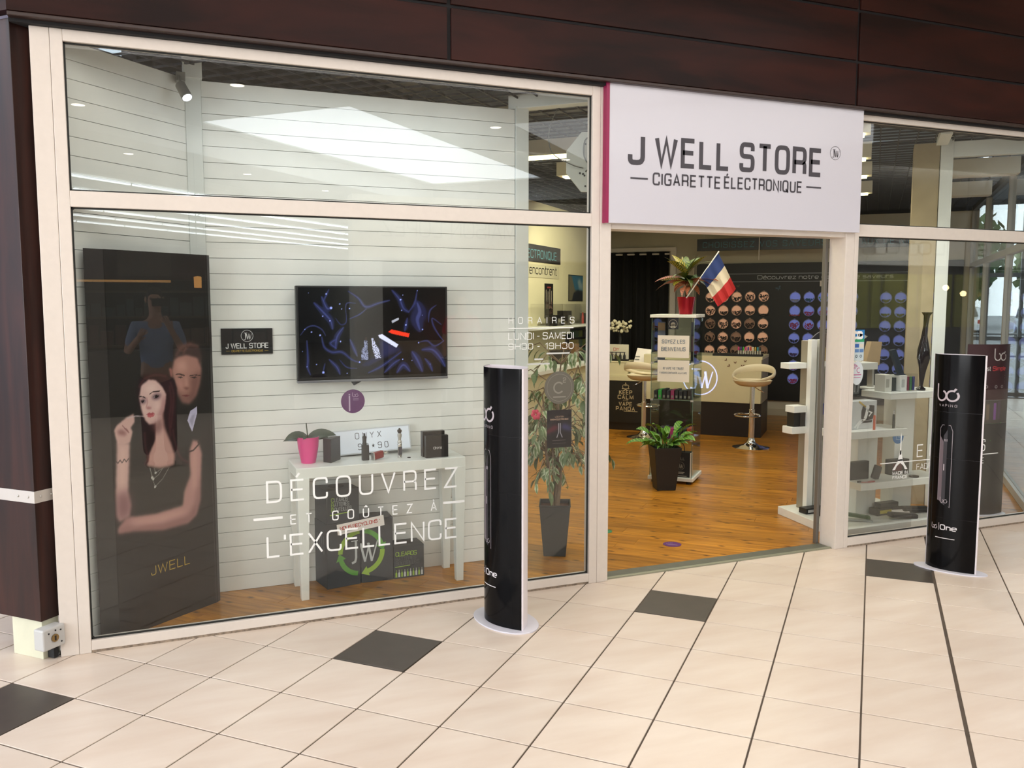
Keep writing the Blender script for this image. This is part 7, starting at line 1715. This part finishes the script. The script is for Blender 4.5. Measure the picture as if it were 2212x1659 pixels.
# ------------------------------------------------------------------ two people mirrored in the panes
def skinned(name, verts, edges, rads, m_, par, sub=2):
    me = bpy.data.meshes.new(name); me.from_pydata([tuple(Vector(v)) for v in verts], edges, []); me.materials.append(m_)
    o = bpy.data.objects.new(name, me); COL.objects.link(o); o.parent = par
    md = o.modifiers.new('skin', 'SKIN'); md.use_smooth_shade = True
    for i, r in enumerate(rads):
        sv = me.skin_vertices[0].data[i]; sv.radius = (r, r) if not isinstance(r, tuple) else r; sv.use_root = (i == 0)
    s = o.modifiers.new('sub', 'SUBSURF'); s.levels = sub; s.render_levels = sub
    return o
def person(loc, rot, label, shirt, trousers, hair, arms_up):
    e = empty('person', loc, label, 'person'); e.rotation_euler = (0, 0, rot)       # faces +Y before turning
    skin = mat('skin', 'b58a72', .55)
    V = [(0, 0, .95), (0, .0, 1.15), (0, -.01, 1.36), (0, -.01, 1.47), (0, .01, 1.55), (0, .02, 1.66), (0, .015, 1.74)]
    R_ = [(.15, .11), (.14, .10), (.155, .10), (.06, .06), (.052, .055), (.075, .095), (.06, .075)]
    Ed = [(i, i + 1) for i in range(6)]
    def chain(root, pts, rs):
        p = root
        for q, r in zip(pts, rs): V.append(q); R_.append(r); Ed.append((p, len(V) - 1)); p = len(V) - 1
        return p
    for s in (-1, 1):
        chain(0, [(s * .09, 0, .86), (s * .10, .01, .50), (s * .10, -.01, .10), (s * .10, .10, .04)], [(.085, .085), (.055, .055), (.038, .04), (.038, .03)])
        if arms_up: arm = [(s * .19, -.01, 1.41), (s * .25, .06, 1.16), (s * .13, .26, 1.40)] if s > 0 else [(s * .19, -.01, 1.41), (s * .27, .05, 1.15), (s * .16, .22, 1.30)]
        else: arm = [(s * .19, -.01, 1.41), (s * .25, .0, 1.13), (s * .23, .09, .90)]
        w = chain(2, arm, [(.055, .055), (.040, .040), (.027, .027)])
        a, b = Vector(arm[1]), Vector(arm[2]); d = (b - a).normalized(); sd_ = d.cross(Vector((0, 1, 0))).normalized() if abs(d.y) < .9 else XD
        palm = b + d * .07; V.append(tuple(palm)); R_.append((.034, .018)); Ed.append((w, len(V) - 1)); pi_ = len(V) - 1
        for k, (off, ln) in enumerate(((-.03, .062), (-.010, .074), (.010, .070), (.028, .055))):
            q = palm + d * .035 + sd_ * off; V.append(tuple(q)); R_.append((.0085, .0085)); Ed.append((pi_, len(V) - 1)); V.append(tuple(q + d * ln * .6 + Vector((0, .02, 0)))); R_.append((.008, .008)); Ed.append((len(V) - 2, len(V) - 1))
            V.append(tuple(q + d * ln * .8 + Vector((0, .04, -.01)))); R_.append((.007, .007)); Ed.append((len(V) - 2, len(V) - 1))
        q = b + d * .03 - sd_ * .035; V.append(tuple(q)); R_.append((.010, .010)); Ed.append((w, len(V) - 1)); V.append(tuple(q + d * .04 - sd_ * .01)); R_.append((.009, .009)); Ed.append((len(V) - 2, len(V) - 1))
    skinned('body', V, Ed, R_, skin, e)
    st_v = [(0, 0, .93), (0, 0, 1.15), (0, -.01, 1.36), (0, -.01, 1.46)]; st_r = [(.165, .125), (.16, .118), (.165, .115), (.075, .07)]; st_e = [(0, 1), (1, 2), (2, 3)]
    for s in (-1, 1):
        n_ = len(st_v); st_v += [(s * .19, -.01, 1.41), ((s * .245, .05, 1.19) if arms_up else (s * .245, 0, 1.18))]; st_r += [(.068, .068), (.060, .060)]; st_e += [(2, n_), (n_, n_ + 1)]
    skinned('shirt', st_v, st_e, st_r, mat('cloth_' + shirt, shirt, .85, noise=.05), e)
    tr_v = [(0, 0, .97)]; tr_r = [(.16, .12)]; tr_e = []
    for s in (-1, 1):
        n_ = len(tr_v); tr_v += [(s * .09, 0, .85), (s * .10, .01, .50), (s * .10, 0, .10)]; tr_r += [(.10, .10), (.075, .075), (.065, .065)]; tr_e += [(0, n_), (n_, n_ + 1), (n_ + 1, n_ + 2)]
    skinned('trousers', tr_v, tr_e, tr_r, mat('cloth_' + trousers, trousers, .85), e)
    skinned('hair', [(0, -.03, 1.66), (0, -.02, 1.75), (0, .03, 1.785)], [(0, 1), (1, 2)], [(.075, .07), (.083, .09), (.06, .06)], mat('hair_' + hair, hair, .7), e, 1)
    for s in (-1, 1):
        mb = MB(); mb.sphere((s * .10, .08, .035), .05, 12, 8, (.9, 2.2, .75)); o = mb.build('shoe', m_blackmat, None, smooth=True, origin=(0, 0, 0)); o.parent = e; o.location = (0, 0, 0)
        mb = MB(); mb.sphere((s * .033, .105, 1.685), .013, 10, 7); o = mb.build('eye', mat('eye_dark', '2a2320', .3), None, smooth=True, origin=(0, 0, 0)); o.parent = e; o.location = (0, 0, 0)
        mb = MB(); mb.sphere((s * .082, .015, 1.675), .026, 8, 6, (.45, .8, 1.3)); o = mb.build('ear', skin, None, smooth=True, origin=(0, 0, 0)); o.parent = e; o.location = (0, 0, 0)
    mb = MB(); mb.sphere((0, .125, 1.655), .019, 8, 6, (.8, 1, 1.5)); o = mb.build('nose', skin, None, smooth=True, origin=(0, 0, 0)); o.parent = e; o.location = (0, 0, 0)
    mb = MB(); mb.sphere((0, .112, 1.615), .022, 8, 6, (1, .35, .3)); o = mb.build('mouth', mat('lip', '8f5548', .5), None, smooth=True, origin=(0, 0, 0)); o.parent = e; o.location = (0, 0, 0)
    return e
ph_ = empty('mobile_phone', (.02, -4.50, 1.61), 'black mobile phone held up in front of the face of the person in blue', 'phone')
MB().box(-.055, .095, -4.506, -4.498, 1.612, 1.688).build('body', m_black, ph_, bevel=.003)
MB().box(-.048, .088, -4.5075, -4.5062, 1.618, 1.682).build('display', mat('phone_glass', '101418', .1), ph_)
MB().cyl((.078, -4.498, 1.674), (.078, -4.496, 1.674), .005, n=12).build('lens', m_chrome, ph_)
person((-.03, -4.90, 0), 0.0, 'person in a blue shirt and dark trousers raising both hands, mirrored in the tall panel', '7f93b8', '17171a', '1e1714', True)
person((3.93, -7.0, 0), 0.5, 'person in a red top standing across the mall, mirrored beside the television', 'b52a36', '2c2c30', '2b201a', False)

# ------------------------------------------------------------------ print and labels belong to the board, sheet or carton that carries them
CARR = ('board', 'sheet', 'card', 'plate', 'film', 'carton', 'sleeve', 'mount', 'backing', 'block', 'front_panel', 'casing', 'bag', 'body', 'pot', 'column')
MARK = ('lettering', 'monogram', 'print', 'gold_lettering', 'green_lettering', 'red_lettering', 'label', 'small_print', 'logo', 'badge', 'butterfly', 'screen', 'poster_print', 'landscape_print', 'portrait_print', 'soil', 'bark', 'arrow', 'printed_bottle', 'side_print', 'top_print', 'slot', 'figure_print', 'chair_print', 'stick_print', 'lever', 'footrest', 'device_outline', 'device_print', 'display_window', 'zip')
stem = lambda o: o.name.split('.')[0]
for r in [o for o in bpy.data.objects if o.parent is None and o.get('category')]:
    kids = list(r.children)
    host = next((k for c in CARR for k in kids if stem(k) == c), None)
    if host is None: continue
    for k in kids:
        if k is not host and stem(k) in MARK and not k.children: k.parent = host
